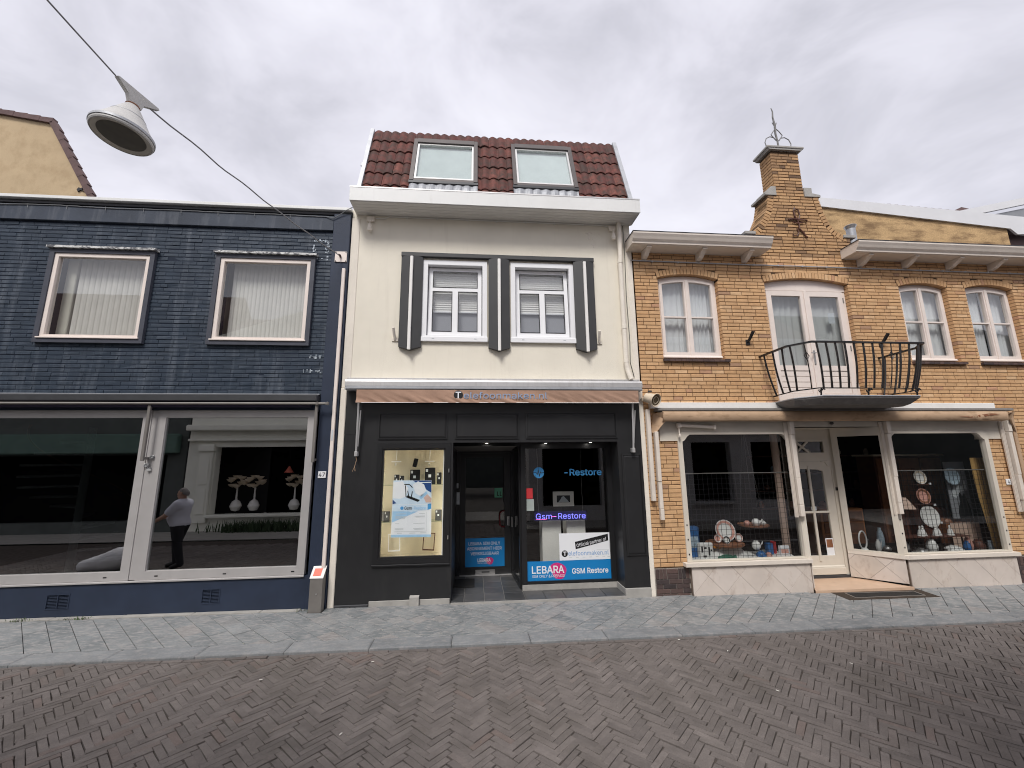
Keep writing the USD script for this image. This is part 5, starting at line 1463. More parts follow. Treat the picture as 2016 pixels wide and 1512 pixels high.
# the brick gable above the gutter line and its chimney, weathered
gt = thing('gable_chimney', parent=yel)
gm = MB(); gm.box(6.225, 6.805, 0.301, 0.335, 6.2, 8.65); gm.box(5.8, 7.5, 0.301, 0.34, 6.2, 6.9); gm.build('core', 'brick_joint', gt)


def gab_tone(x, z):
    return RNG.normal(0.62 if z < 8.1 else 0.42, 0.24)


lay(YX0, YX1, 87 * CH, 33, lambda z: [], 0.0, gt, 'weathered_brick', joint=0.0135, limit=0, tone=gab_tone, xlim=gable_lim)
# side faces of chimney and neck, brick by brick
m = MB(); mj = MB()
for r in range(20, 33):
    z0 = 87 * CH + r * CH + .005; z1 = z0 + CH - .01
    if z0 < 7.64: continue
    y = 0.032; k = 0
    while y < 0.345:
        l = [0.11, 0.22][(r + k) % 2]
        y1 = min(y + l, 0.345)
        for xs, dx in ((6.20, -1), (6.83, 1)):
            m.cbox(min(xs, xs + dx * -0.03), max(xs, xs + dx * -0.03), y + .005, y1 - .005 + .0, z0, z1, 0.004, float(np.clip(gab_tone(6.2, z0), 0, 1)))
        y = y1; k += 1
# the curved shoulders: bricks on edge along both curves
for side, pts in (('L', GL[1:8]), ('R', GR[1:8])):
    P = np.array(pts); seg = np.r_[0, np.cumsum(np.linalg.norm(np.diff(P, axis=0), axis=1))]
    nb = int(seg[-1] / 0.073)
    for i in range(nb):
        s0, s1 = seg[-1] * (i + 0.10) / nb, seg[-1] * (i + 0.90) / nb
        A_, B_ = [np.array([np.interp(s, seg, P[:, 0]), np.interp(s, seg, P[:, 1])]) for s in (s0, s1)]
        d_ = (B_ - A_) / np.linalg.norm(B_ - A_); n_ = np.array([d_[1], -d_[0]]) * (1 if side == 'L' else -1)
        q = [A_, B_, B_ + n_ * 0.125, A_ + n_ * 0.125]
        m.wall(Polygon(q), -0.006 + RNG.normal(0, .001), 0.40, float(np.clip(RNG.normal(0.55, 0.25), 0, 1)))
m.build('brick_courses', 'weathered_brick', gt, kind='stuff')
m = MB(); m.wall(Polygon([(6.12, 8.69), (6.91, 8.69), (6.87, 8.655), (6.16, 8.655)]), -0.055, 0.38); m.cbox(6.10, 6.93, -0.07, 0.40, 8.692, 8.74, 0.008); m.build('cap_stone', 'concrete', gt)
for xa, xb, s in ((5.98, 6.195, 1), (6.835, 7.19, -1)):
    m = MB()
    if s == 1:
        m.wall(Polygon([(5.95, 7.60), (6.20, 7.60), (6.20, 7.80), (6.10, 7.80), (6.04, 7.66), (5.95, 7.65)]), -0.02, 0.43)
    else:
        m.wall(Polygon([(6.83, 7.60), (7.18, 7.60), (7.18, 7.645), (7.00, 7.68), (7.00, 7.80), (6.83, 7.80)]), -0.02, 0.43)
    m.build('shoulder_stone', 'concrete', gt)
for xa, xb in ((5.40, 5.63), (7.55, 7.82)):
    m = MB(); m.cbox(xa, xb, -0.03, 0.42, 6.69, 6.755, 0.006); m.build('foot_stone', 'concrete', gt)
fi = thing('roof_finial', 'wrought iron finial with scrolls on the brick chimney', 'finial')
m = MB(); m.tube([(6.52, 0.12, 8.75), (6.515, 0.12, 9.0), (6.49, 0.12, 9.2), (6.505, 0.12, 9.4), (6.48, 0.12, 9.6), (6.495, 0.12, 9.75), (6.47, 0.12, 9.84)], [.018, .018, .020, .022, .016, .013, .007], 8); m.build('spike', 'grey_iron', fi)
for s in (-1, 1):
    m = MB()
    c = [(0.03, 9.02), (0.08, 9.09), (0.17, 9.11), (0.26, 9.06), (0.30, 8.96), (0.28, 8.85), (0.23, 8.76)]
    m.tube([(6.52 + s * a, 0.12, z) for a, z in c], 0.010, 6)
    m.tube([(6.52 + s * a, 0.12, z) for a, z in ((0.07, 8.76), (0.065, 8.83), (0.09, 8.88), (0.13, 8.87), (0.15, 8.84))], 0.009, 6)
    m.tube([(6.515 + s * a, 0.12, z) for a, z in ((0.035, 9.03), (0.11, 9.13), (0.13, 9.16), (0.06, 9.26), (0.005, 9.31))], 0.010, 6)
    m.tube([(6.50 + s * a, 0.12, z) for a, z in ((0.0, 9.38), (0.03, 9.42), (0.05, 9.47))], 0.008, 6)
    m.build('scroll', 'grey_iron', fi)
an = MB()
an.tube([(6.57, -0.02, 7.30), (6.63, -0.02, 7.27), (6.645, -0.02, 7.16), (6.60, -0.02, 7.03)], 0.013, 6); an.tube([(6.555, -0.02, 7.32), (6.52, -0.02, 7.26), (6.53, -0.02, 7.14), (6.58, -0.02, 7.04), (6.60, -0.02, 6.95), (6.60, -0.02, 6.85), (6.66, -0.02, 6.78), (6.72, -0.02, 6.68), (6.75, -0.02, 6.67)], 0.014, 6)
an.tube([(6.38, -0.025, 7.04), (6.45, -0.025, 7.06), (6.60, -0.025, 7.05), (6.75, -0.025, 7.05), (6.79, -0.025, 7.03)], 0.016, 6); an.tube([(6.46, -0.025, 7.0), (6.55, -0.025, 6.97), (6.70, -0.025, 7.0)], 0.012, 6)
an.tube([(6.60, -0.02, 6.85), (6.55, -0.02, 6.85), (6.57, -0.02, 6.76), (6.52, -0.02, 6.69), (6.45, -0.02, 6.69), (6.44, -0.02, 6.73)], 0.012, 6)
an.build('wall_anchor', 'wood_dark', yel)
# flat roof and shell behind
m = MB(); m.box(YX0, YX1, 0.30, 9, 6.15, 6.25); m.box(YX0, YX0 + .1, 0.30, 9, -.3, 6.2); m.box(YX1 - .1, YX1, 0.30, 9, -.3, 6.2); m.box(YX0, YX1, 8.9, 9, -.3, 6.2); m.box(YX0 + .1, YX1 - .1, 0.301, 8.9, 3.05, 3.15)
m.build('rear_shell', 'dark_room', yel)
# eaves with boxed gutters and brackets
for ga, gb, ends in ((3.02, 5.60, (2.86, 5.70)), (7.55, 13.6, (7.46, 13.6))):
    prof = [(-0.33, 6.21), (-0.345, 6.215), (-0.345, 6.25), (-0.385, 6.285), (-0.405, 6.33), (-0.43, 6.375), (-0.43, 6.405), (-0.006, 6.405), (-0.006, 6.21)]
    m = MB(); m.side(prof, ga - 0.12, gb + (0.06 if gb < 10 else 0)); e = m.build('eaves', 'pink_cream', yel)
    m = MB(); m.side([(-0.325, 6.204), (-0.325, 6.209), (-0.004, 6.209), (-0.004, 6.204)], ga - 0.05, gb); m.build('soffit', 'pink_cream', e)
    m = MB(); m.side([(-0.436, 6.407), (-0.436, 6.42), (-0.02, 6.42), (-0.02, 6.407)], ga - 0.13, gb + (0.07 if gb < 10 else 0)); m.build('zinc_edge', 'dark_alu', e)
for x in (3.25, 4.35, 5.30, 7.80, 8.80, 9.80, 10.78, 11.8):
    m = MB(); m.side([(-0.295, 6.203), (-0.30, 6.17), (-0.26, 6.16), (-0.20, 6.125), (-0.12, 6.075), (-0.05, 6.055), (-0.004, 6.05), (-0.004, 6.203)], x - 0.045, x + 0.045); m.build('eaves_bracket', 'pink_cream', yel)
    
t = thing('conduit', 'thin pale conduit running along the whole brick front below the eaves', 'conduit')
m = MB(); m.tube([(2.98, -0.02, 6.03), (5.2, -0.022, 6.015), (7.4, -0.02, 6.02), (13.5, -0.02, 6.01)], 0.013, 8); m.build('pipe', 'zinc', t)
m = MB()
for x in np.arange(3.4, 13.4, 0.52):
    m.cbox(x, x + 0.025, -0.036, -0.003, 6.0, 6.035, 0.004)
m.build('clips', 'zinc', t)
t = thing('roof_vent_pipe', 'grey zinc vent pipe with a collar standing behind the right eaves', 'vent pipe')
m = MB(); m.lathe([(0.085, 6.2), (0.085, 7.16)], (8.13, 0.35, 0), 20); m.build('pipe', 'zinc', t, smooth=30)
m = MB(); m.lathe([(0.087, 7.12), (0.10, 7.15), (0.115, 7.19), (0.105, 7.20), (0.0, 7.20)], (8.13, 0.35, 0), 20); m.build('collar', 'steel', t, smooth=30)


# arched casement windows
def casement(k, x0, x1, z0, zs, rise, label_curtain, seed):
    y = 0.105
    out = arch_poly(x0 + 0.004, x1 - 0.004, z0 + 0.004, zs, rise - 0.004)
    inn = arch_poly(x0 + 0.06, x1 - 0.06, z0 + 0.075, zs - 0.055, rise - 0.02)
    w = MB().wall(out.difference(inn), y, y + 0.08).build('window', 'pinkish_frame', yel)
    xm = (x0 + x1) / 2
    for s in (0, 1):
        a, b = ((x0 + 0.058, xm - 0.002), (xm + 0.002, x1 - 0.058))[s]
        half = sbox(a, z0 + 0.07, b, zs + 1).intersection(arch_poly(x0 + 0.058, x1 - 0.058, z0 + 0.07, zs - 0.05, rise - 0.02))
        hole = sbox(a + 0.055, z0 + 0.145, b - 0.055, zs + 1).intersection(arch_poly(x0 + 0.058, x1 - 0.058, z0, zs - 0.105, rise - 0.02))
        zb = z0 + 0.845
        g = half.difference(hole).union(sbox(a + 0.05, zb - 0.014, b - 0.05, zb + 0.014))
        MB().wall(g, y - 0.022, y + 0.05).build('casement', 'pinkish_frame', w)
        MB().wall(hole.buffer(0.004), y + 0.012, y + 0.017).build('pane', 'window_glass', w)
    m = MB(); m.cbox(xm - 0.028, xm + 0.028, y - 0.036, y - 0.0225, z0 + 0.07, zs + rise - 0.09, 0.006); m.build('cover_strip', 'pinkish_frame', w)
    m = MB(); m.side([(y - 0.035, z0 + 0.075), (y - 0.06, z0 + 0.05), (y - 0.06, z0 + 0.03), (y - 0.03, z0 + 0.025), (y - 0.002, z0 + 0.025), (y - 0.002, z0 + 0.075)], x0 + 0.02, x1 - 0.02); m.build('drip_rail', 'pinkish_frame', w)
    # dark tile sill
    n = int((x1 - x0 + 0.07) / 0.105)
    for i in range(n):
        a = x0 - 0.015 + (x1 - x0 + 0.085) * i / n; b = x0 - 0.015 + (x1 - x0 + 0.085) * (i + 1) / n - 0.006
        m = MB(); m.side([(-0.055, z0 - 0.062), (-0.055, z0 - 0.022), (0.10, z0 + 0.002), (0.10, z0 - 0.05), (0.0, z0 - 0.062)], a, b, float(RNG.random())); m.build('sill_tile', 'dark_brick', w)
    room('room', w, x0 - 0.25, x1 + 0.25, 0.31, 2.4, z0 - 0.2, zs + 0.4, 'dark_room')
    ct = thing('net_curtain', label_curtain, 'curtain')
    for j, (a, b) in enumerate(((x0 - 0.10, xm + 0.03), (xm + 0.035, x1 + 0.12))):
        v, f = curtain_mesh(a, b, z0 + 0.05, zs + 0.03, 0.250, 7, 0.030, seed + j * 3)
        MB().add(v, f).build('drape', 'net_curtain', ct, smooth=True)


casement(0, *arches[0], 'pale net curtain in the left arched window of the brick house', 1)
casement(1, *arches[2], 'pale net curtain in the arched window right of the balcony', 5)
casement(2, *arches[3], 'pale net curtain in the rightmost arched window of the brick house', 9)
casement(3, *arches[4], 'pale net curtain in an arched window past the right picture edge', 12)
# balcony doors
x0, x1, z0, zs, rise = arches[1]
y = 0.105
bd = MB().wall(arch_poly(x0 + .004, x1 - .004, 5.545, zs, rise - .004), y - 0.012, y + 0.08).build('balcony_door', 'pinkish_frame', yel)
fx0, fx1 = x0 + 0.004, x1 - 0.004
MB().wall(sbox(fx0, z0, fx0 + 0.07, 5.535), y, y + 0.08).build('jamb', 'pinkish_frame', bd)
MB().wall(sbox(fx1 - 0.07, z0, fx1, 5.535), y, y + 0.08).build('jamb', 'pinkish_frame', bd)
xm = (x0 + x1) / 2
for a, b in ((fx0 + 0.072, xm - 0.002), (xm + 0.002, fx1 - 0.072)):
    gl = sbox(a + 0.10, 4.0, b - 0.10, 5.43)
    leaf = sbox(a, z0 + 0.02, b, 5.535)
    lf = MB().wall(leaf.difference(gl).difference(sbox(a + 0.10, 3.45, b - 0.10, 3.90)), y - 0.02, y + 0.04).build('door_leaf', 'pinkish_frame', bd)
    MB().wall(gl.buffer(0.004), y + 0.008, y + 0.013).build('pane', 'window_glass', bd)
    for i in range(4):
        za, zc = 3.452 + i * 0.112, 3.452 + (i + 1) * 0.112 - 0.008
        m = MB(); m.cbox(a + 0.102, b - 0.102, y - 0.008, y + 0.03, za, zc, 0.006); m.build('boarding', 'pinkish_frame', bd)
m = MB(); m.cbox(xm - 0.03, xm + 0.03, y - 0.04, y - 0.021, z0 + 0.03, 5.54, 0.006); m.build('cover_strip', 'pinkish_frame', bd)
m = MB(); m.cbox(xm - 0.018, xm + 0.018, y - 0.055, y - 0.041, 4.02, 4.30, 0.005); m.tube([(xm, y - 0.05, 4.24), (xm, y - 0.10, 4.24), (xm - 0.10, y - 0.10, 4.235)], 0.010, 8); m.build('handle', 'steel', bd)
m = MB()
for z in (3.55, 4.3, 5.3):
    m.tube([(fx1 - 0.07, y - 0.025, z), (fx1 - 0.07, y - 0.025, z + 0.11)], 0.010, 8)
m.build('hinges', 'cabinet_grey', bd)
room('room', bd, x0 - 0.2, x1 + 0.2, 0.31, 2.5, 3.2, 6.0, 'dark_room')
ct = thing('door_curtain', 'grey translucent curtain behind the balcony doors', 'curtain')
for a, b, sd in ((x0 - 0.1, xm + 0.02, 3), (xm + 0.03, xm + 0.86, 8)):
    v, f = curtain_mesh(a, b, 3.4, 5.52, 0.25, 6, 0.026, sd)
    MB().add(v, f).build('drape', 'grey_curtain', ct, smooth=True)
MB().wall(sbox(7.06, 4.88, 7.20, 5.10), y + 0.018, y + 0.020).build('notice', 'paper_grey', bd)
# balcony: lead-covered slab, bowed railing
bc = thing('balcony', parent=yel)
plan = lambda k, zoff=0: [(5.55 + k, -0.0), (5.50 + k * .6, -0.60 + k), (5.74 + k * .5, -0.93 + k), (7.50 - k * .5, -0.93 + k), (7.74 - k * .6, -0.60 + k), (7.72 - k, -0.0)]
top, low = np.array(plan(0.0)), np.array(plan(0.12))
v = [(x, y, 3.255) for x, y in top] + [(x, y, 3.215) for x, y in top] + [(x, y, 3.125) for x, y in low]
v = np.array(v); v[[0, 5, 6, 11, 12, 17], 1] = -0.004
f = []
for i in range(6):
    j = (i + 1) % 6
    f += [(i, 6 + i, 6 + j), (i, 6 + j, j), (6 + i, 12 + i, 12 + j), (6 + i, 12 + j, 6 + j)]
for i in range(1, 5):
    f += [(0, i, i + 1), (12, 12 + i + 1, 12 + i)]
MB().add(v, f).build('slab', 'slab_lead', bc)
m = MB(); m.tube([(x, min(y, -0.006), 3.248) for x, y in plan(-0.004)], 0.013, 6); m.build('slab_edge', 'zinc', bc)
rail = [(5.40, -0.004, 4.14), (5.37, -0.74, 4.14), (5.57, -1.04, 4.14), (7.60, -1.05, 4.14), (7.82, -0.76, 4.14), (7.88, -0.004, 4.14)]
lowr = [(5.58, -0.004, 3.375), (5.50, -0.62, 3.375), (5.68, -0.95, 3.375), (7.50, -0.95, 3.375), (7.70, -0.64, 3.375), (7.74, -0.004, 3.375)]


def along(P, n_):
    P = np.array(P); s = np.r_[0, np.cumsum(np.linalg.norm(np.diff(P, axis=0), axis=1))]
    return [np.array([np.interp(t, s, P[:, k]) for k in range(3)]) for t in n_ * s[-1]]


m = MB()
for p, q in zip(rail[:-1], rail[1:]):
    d_ = np.array(q) - p; L_ = np.linalg.norm(d_); d_ /= L_
    n_ = np.cross(d_, [0, 0, 1.0])
    w_, h_ = 0.022, 0.014
    V = [np.array(e) + n_ * a * w_ + np.array([0, 0, b * h_]) + d_ * ex for e, ex in ((p, -0.008), (q, 0.008)) for a, b in ((-1, -1), (1, -1), (1, 1), (-1, 1))]
    m.add(V, [(0, 1, 5, 4), (1, 2, 6, 5), (2, 3, 7, 6), (3, 0, 4, 7), (0, 3, 2, 1), (4, 5, 6, 7)])
m.build('top_rail', 'black_iron', bc)
m = MB(); m.tube(lowr, 0.010, 4)
m.build('low_rail', 'black_iron', bc)
segs = [(0, 1, 3), (1, 2, 2), (2, 3, 12), (3, 4, 2), (4, 5, 3)]
for a, b, n_ in segs:
    for i in range(n_):
        t_ = (i + 0.5) / n_
        if a == 1: t_ = (0.12, 0.7)[i]
        if a == 3: t_ = (0.3, 0.88)[i]
        P, Q = np.array(rail[a]) * (1 - t_) + np.array(rail[b]) * t_, np.array(lowr[a]) * (1 - t_) + np.array(lowr[b]) * t_
        out = np.array([(P[0] - 6.6) * 0.12, -1, 0]); out[2] = 0
        if a in (0, 4): out = np.array([-1.0 if a == 0 else 1.0, 0, 0])
        out /= np.linalg.norm(out)
        pts = [P + (Q - P) * s + out * 0.022 * math.sin(math.pi * s) * (1 if s > 0 else 0) for s in np.linspace(0, 1, 8)]
        m = MB()
        twist = (a == 1 and i == 1) or (a == 2 and i == 8)
        m.tube(pts, 0.009 if twist else 0.0165, 5)
        if twist:
            c_ = pts[2]
            for s in (-1, 1):
                m.tube([c_ + [0, 0, 0.07], c_ + [s * 0.045, 0, 0], c_ + [0, 0, -0.07]], 0.007, 5)
        m.build('baluster', 'black_iron', bc)
for p, xo in ((lowr[2], 0.06), (lowr[3], -0.9), (lowr[3], 0.0)):
    x, y_ = p[0] + xo, p[1] + 0.03
    m = MB(); m.tube([(x, y_, 3.375), (x - 0.01, y_ + .01, 3.33), (x, y_ + .02, 3.29), (x, y_ + 0.03, 3.25)], 0.013, 6); m.tube([(x, y_, 3.33), (x - 0.04, y_, 3.31), (x - 0.055, y_, 3.335), (x - 0.045, y_, 3.35)], 0.010, 6); m.tube([(x, y_, 3.34), (x + 0.04, y_, 3.37), (x + 0.06, y_, 3.35)], 0.010, 6)
    m.build('foot_scroll', 'black_iron', bc)
for k, x in enumerate((5.19, 7.97)):
    t = thing('flagpole_socket', ['black flagpole socket between the left arched window and the balcony', 'black flagpole socket just above the right end of the balcony rail'][k], 'flagpole socket')
    m = MB(); m.cbox(x - 0.04, x + 0.04, -0.02, -0.003, 4.37, 4.47, 0.006); m.build('foot', 'black_iron', t)
    m = MB(); m.tube([(x, -0.02, 4.42), (x + 0.012, -0.08, 4.49), (x + 0.03, -0.16, 4.60)], [.022, .028, .030], 12); m.build('socket', 'black_iron', t)

# ---------------- shop front
sh = thing('antique_shop_front', parent=yel)
m = MB(); m.cbox(3.14, 10.06, -0.10, 0.008, 3.14, 3.245, 0.006); m.build('cornice_board', 'white_paint', yel)
hd = sbox(3.30, 2.558, 10.22, 3.12).difference(sbox(3.625, 2.0, 5.865, 2.72)).difference(sbox(7.665, 2.0, 9.86, 2.72)).difference(sbox(5.865, 2, 7.665, 2.80))
MB().wall(hd, -0.02, 0.20).build('header_board', 'stone_cream', sh)
for (a, b) in ((3.625, 5.865), (7.665, 9.86)):
    o_ = sbox(a, 0.51, b, 2.718)
    ix0, ix1, iz0, iz1 = a + 0.085, b - 0.085, 0.53, 2.672
    curve = Polygon([(ix0, iz0), (ix1, iz0), (ix1, iz1 - 0.125), (ix1 - 0.04, iz1 - 0.105), (ix1 - 0.075, iz1 - 0.065), (ix1 - 0.09, iz1 - 0.04), (ix1 - 0.15, iz1), (ix0 + 0.15, iz1), (ix0 + 0.09, iz1 - 0.04), (ix0 + 0.075, iz1 - 0.065), (ix0 + 0.04, iz1 - 0.105), (ix0, iz1 - 0.125)])
    w = MB().wall(o_.difference(curve), -0.03, 0.06).build('shop_window', 'stone_cream', yel)
    MB().box(ix0 - 0.02, ix1 + 0.02, 0.02, 0.028, iz0 - 0.01, iz1 + 0.01).build('pane', 'shop_glass', w)
    m = MB()
    for z in (0.62, 0.86, 1.10):
        m.cbox(a + 0.03, a + 0.05, -0.036, -0.03, z, z + 0.025, 0.002); m.cbox(b - 0.05, b - 0.03, -0.036, -0.03, z, z + 0.025, 0.002)
    m.build('bolt_plates', 'black_iron', w)
# sills follow the recessed entrance
for pts, nm in (([(3.55, -0.115), (5.84, -0.115), (5.87, -0.06), (6.24, 0.52), (6.18, 0.56), (5.80, 0.02), (3.55, 0.02)], 'l'), ([(9.90, -0.115), (7.66, -0.115), (7.585, -0.06), (7.075, 0.50), (7.13, 0.55), (7.70, 0.02), (9.90, 0.02)], 'r')):
    m = MB(); m.slab(Polygon(pts), 0.445, 0.505); m.build('window_sill', 'pink_cream', sh)
# marble plinth slabs, cut on the diagonal
for x0_, x1_ in ((3.665, 5.81), (7.685, 9.845)):
    zone = sbox(x0_, -0.12, x1_, 0.44)
    st = MB().wall(zone, -0.060, 0.10).build('plinth', 'marble_joint', yel)
    s_ = 0.40
    polys = []
    for i in range(-12, 24):
        for j in range(-12, 24):
            g = Polygon([((i + j) * s_ * s2 + x0_, (i - j) * s_ * s2), ((i + 1 + j) * s_ * s2 + x0_, (i + 1 - j) * s_ * s2), ((i + j + 2) * s_ * s2 + x0_, (i - j) * s_ * s2), ((i + j + 1) * s_ * s2 + x0_, (i - j - 1) * s_ * s2)]).buffer(-0.0018).intersection(zone)
            if not g.is_empty and g.geom_type == 'Polygon' and g.area > 5e-4:
                MB().wall(g, -0.075 + RNG.normal(0, 0.0006), -0.0601, float(RNG.random())).build('marble_slab', 'marble', st)
# the angled return beside the door
for P0, P1, nm in (((7.655, -0.05), (7.09, 0.52), 'right'), ((5.83, -0.05), (6.23, 0.52), 'left')):
    P0, P1 = np.array(P0), np.array(P1); L_ = np.linalg.norm(P1 - P0); d_ = (P1 - P0) / L_
    n_ = np.array([-d_[1], d_[0]])
    if n_[0] * (1 if nm == 'right' else -1) < 0: n_ = -n_

    def turn(m):
        for q_ in m.v:
            X, Y_ = q_[:, 0].copy(), q_[:, 1].copy(); q_[:, 0] = P0[0] + X * d_[0] + Y_ * n_[0]; q_[:, 1] = P0[1] + X * d_[1] + Y_ * n_[1]
        if nm == 'right' or True:
            c0 = d_[0] * n_[1] - d_[1] * n_[0]
            if c0 < 0: m.f = [q_[:, ::-1] for q_ in m.f]
        return m
    fr_ = turn(MB().wall(sbox(0.0, 0.507, L_, 2.80).difference(sbox(0.085, 0.53, L_ - 0.10, 2.64)), -0.03, 0.03)).build('side_window', 'stone_cream', yel)
    turn(MB().box(0.08, L_ - 0.095, -0.004, 0.004, 0.525, 2.645)).build('pane', 'shop_glass', fr_)
    zone = sbox(0.0, 0.03, L_, 0.44)
    st = turn(MB().wall(zone, -0.012, 0.04)).build('return_plinth', 'marble_joint', yel)
    for i in range(-4, 8):
        for j in range(-4, 8):
            g = Polygon([((i + j) * .283, (i - j) * .283), ((i + 1 + j) * .283, (i + 1 - j) * .283), ((i + j + 2) * .283, (i - j) * .283), ((i + j + 1) * .283, (i - j - 1) * .283)]).buffer(-0.0018).intersection(zone)
            if not g.is_empty and g.geom_type == 'Polygon' and g.area > 5e-4:
                turn(MB().wall(g, -0.026, -0.0121, float(RNG.random()))).build('marble_slab', 'marble', st)
# entrance floor, ceiling, door
m = MB(); m.slab(Polygon([(5.80, -0.135), (7.62, -0.155), (7.10, 0.60), (6.2, 0.60)]), -0.2, 0.028); m.v = [np.c_[q[:, 0], q[:, 1], q[:, 2] + gz(q[:, 0]) * 0 - 0.02] for q in m.v]; m.build('entrance_floor', 'pink_stone', sh)
m = MB(); m.slab(Polygon([(5.84, -0.018), (7.66, -0.018), (7.10, 0.62), (6.2, 0.62)]), 2.80, 2.84); m.build('entrance_ceiling', 'stone_cream', sh)
DY2 = 0.55
MB().wall(sbox(6.20, 0.02, 7.12, 2.80).difference(sbox(6.285, 0.06, 7.035, 2.17)).difference(sbox(6.33, 2.30, 6.95, 2.58)), DY2, DY2 + 0.08).build('door_frame', 'stone_cream', sh)
tr = MB().wall(ring(6.315, 6.965, 2.285, 2.60, 0.05), DY2 - 0.02, DY2 - 0.001).build('transom', 'stone_cream', yel)
MB().box(6.33, 6.95, DY2 + 0.02, DY2 + 0.026, 2.30, 2.58).build('pane', 'shop_glass', tr)
m = MB()
for s in (-1, 1):
    g = shapely.geometry.LineString([(6.47 - s * 0.13, 2.335), (6.47 + s * 0.13, 2.55)]).buffer(0.018, cap_style=2)
    m.wall(g, DY2 - 0.012 + 0.004 * s, DY2 + 0.012 + 0.004 * s)
m.build('cross_bars', 'stone_cream', tr)
dg = sbox(6.36, 0.40, 6.875, 2.0).difference(sbox(6.36, 1.175, 6.875, 1.225))
door = sbox(6.288, 0.062, 7.032, 2.168)
d2 = MB().wall(door.difference(Polygon([(6.36, 0.40), (6.875, 0.40), (6.855, 1.97), (6.74, 2.005), (6.36, 2.02)]).difference(sbox(6.2, 1.180, 7.0, 1.214))), DY2 + 0.012, DY2 + 0.055).build('shop_door', 'stone_cream', yel)
MB().box(6.35, 6.88, DY2 + 0.03, DY2 + 0.035, 0.39, 2.03).build('pane', 'shop_glass', d2)
m = MB(); m.cbox(6.53, 6.575, DY2 - 0.004, DY2 + 0.029, 0.30, 2.07, 0.005); m.cbox(6.30, 6.88, DY2 - 0.0, DY2 + 0.0285, 1.178, 1.216, 0.005); m.build('glazing_bars', 'stone_cream', d2)
m = MB(); m.cbox(6.295, 7.025, DY2 - 0.02, DY2 + 0.0115, 0.064, 0.19, 0.006); m.side([(DY2 - 0.01, 0.192), (DY2 - 0.01, 0.205), (DY2 + 0.0115, 0.225), (DY2 + 0.0115, 0.192)], 6.30, 7.02); m.build('kick_board', 'stone_cream', d2)
m = MB(); m.wall(Polygon([(7.03, 2.168), (6.83, 2.168), (6.84, 2.15), (6.92, 2.14), (6.95, 2.08), (7.01, 2.06), (7.03, 2.05)]), DY2 - 0.004, DY2 + 0.0115); m.build('corner_bracket', 'stone_cream', d2)
m = MB(); m.box(6.72, 6.875, DY2 + 0.026, DY2 + 0.029, 0.395, 0.71); n_ = m.build('notice', 'paper_white', d2)
MB().box(6.735, 6.86, DY2 + 0.0245, DY2 + 0.0258, 0.54, 0.69).build('print', 'wood_brown', d2)
m = MB(); m.box(6.52, 6.625, DY2 + 0.0245, DY2 + 0.0258, 1.226, 1.30); m.build('card', 'paper_grey', d2)
m = MB(); m.cbox(7.055, 7.095, DY2 - 0.022, DY2 - 0.001, 1.60, 1.66, 0.004); m.build('bell_push', 'black_iron', sh)
m = MB(); m.cbox(6.20, 7.12, DY2 - 0.03, DY2 + 0.05, 0.0, 0.055, 0.004); m.build('threshold', 'dark_alu', sh)
# interior
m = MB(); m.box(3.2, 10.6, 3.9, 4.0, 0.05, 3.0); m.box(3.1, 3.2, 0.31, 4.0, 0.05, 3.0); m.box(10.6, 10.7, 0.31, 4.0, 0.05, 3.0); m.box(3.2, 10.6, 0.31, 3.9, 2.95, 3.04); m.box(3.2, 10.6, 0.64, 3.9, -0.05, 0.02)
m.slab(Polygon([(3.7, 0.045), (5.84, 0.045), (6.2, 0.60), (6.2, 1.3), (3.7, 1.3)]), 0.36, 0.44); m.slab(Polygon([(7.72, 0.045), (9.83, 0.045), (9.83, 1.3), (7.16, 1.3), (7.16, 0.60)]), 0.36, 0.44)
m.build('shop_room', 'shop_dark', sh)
# dark clinker base of the piers
for x0_, x1_ in ((3.055, 3.665), (9.868, 13.5)):
    bs = MB().box(x0_ - .01, x1_, 0.004, 0.25, -0.3, 0.415).build('pier_base', 'grey_joint', yel)
    for r in range(4):
        z = -0.06 + r * 0.075
        x = x0_; k = 0
        while x < x1_ - 0.02:
            L_ = 0.235 if (k or r % 2) else 0.12
            e = min(x + L_, x1_)
            v, f = brick_shape(x + .004, e - .004, z + .004, z + .071, -0.008, 0.03, 0.005)
            MB().add(v, f, float(RNG.random())).build('brick', 'dark_brick', bs); x = e; k += 1
    x = x0_; k = 0
    while x < x1_ - 0.02:
        if k % 2 == 0:
            for i in range(3):
                if x + (i + 1) * 0.066 > x1_ + .01: break
                v, f = brick_shape(x + i * .066 + .004, x + (i + 1) * .066 - .003, 0.245, 0.405, -0.008, 0.03, 0.005); MB().add(v, f, float(RNG.random())).build('brick', 'dark_brick', bs)
            x += 0.20
        else:
            for i in range(2):
                v, f = brick_shape(x + .004, min(x + .20, x1_) - .004, 0.245 + i * .082, 0.245 + (i + 1) * .082 - .008, -0.008, 0.03, 0.005); MB().add(v, f, float(RNG.random())).build('brick', 'dark_brick', bs)
            x += 0.20
        k += 1
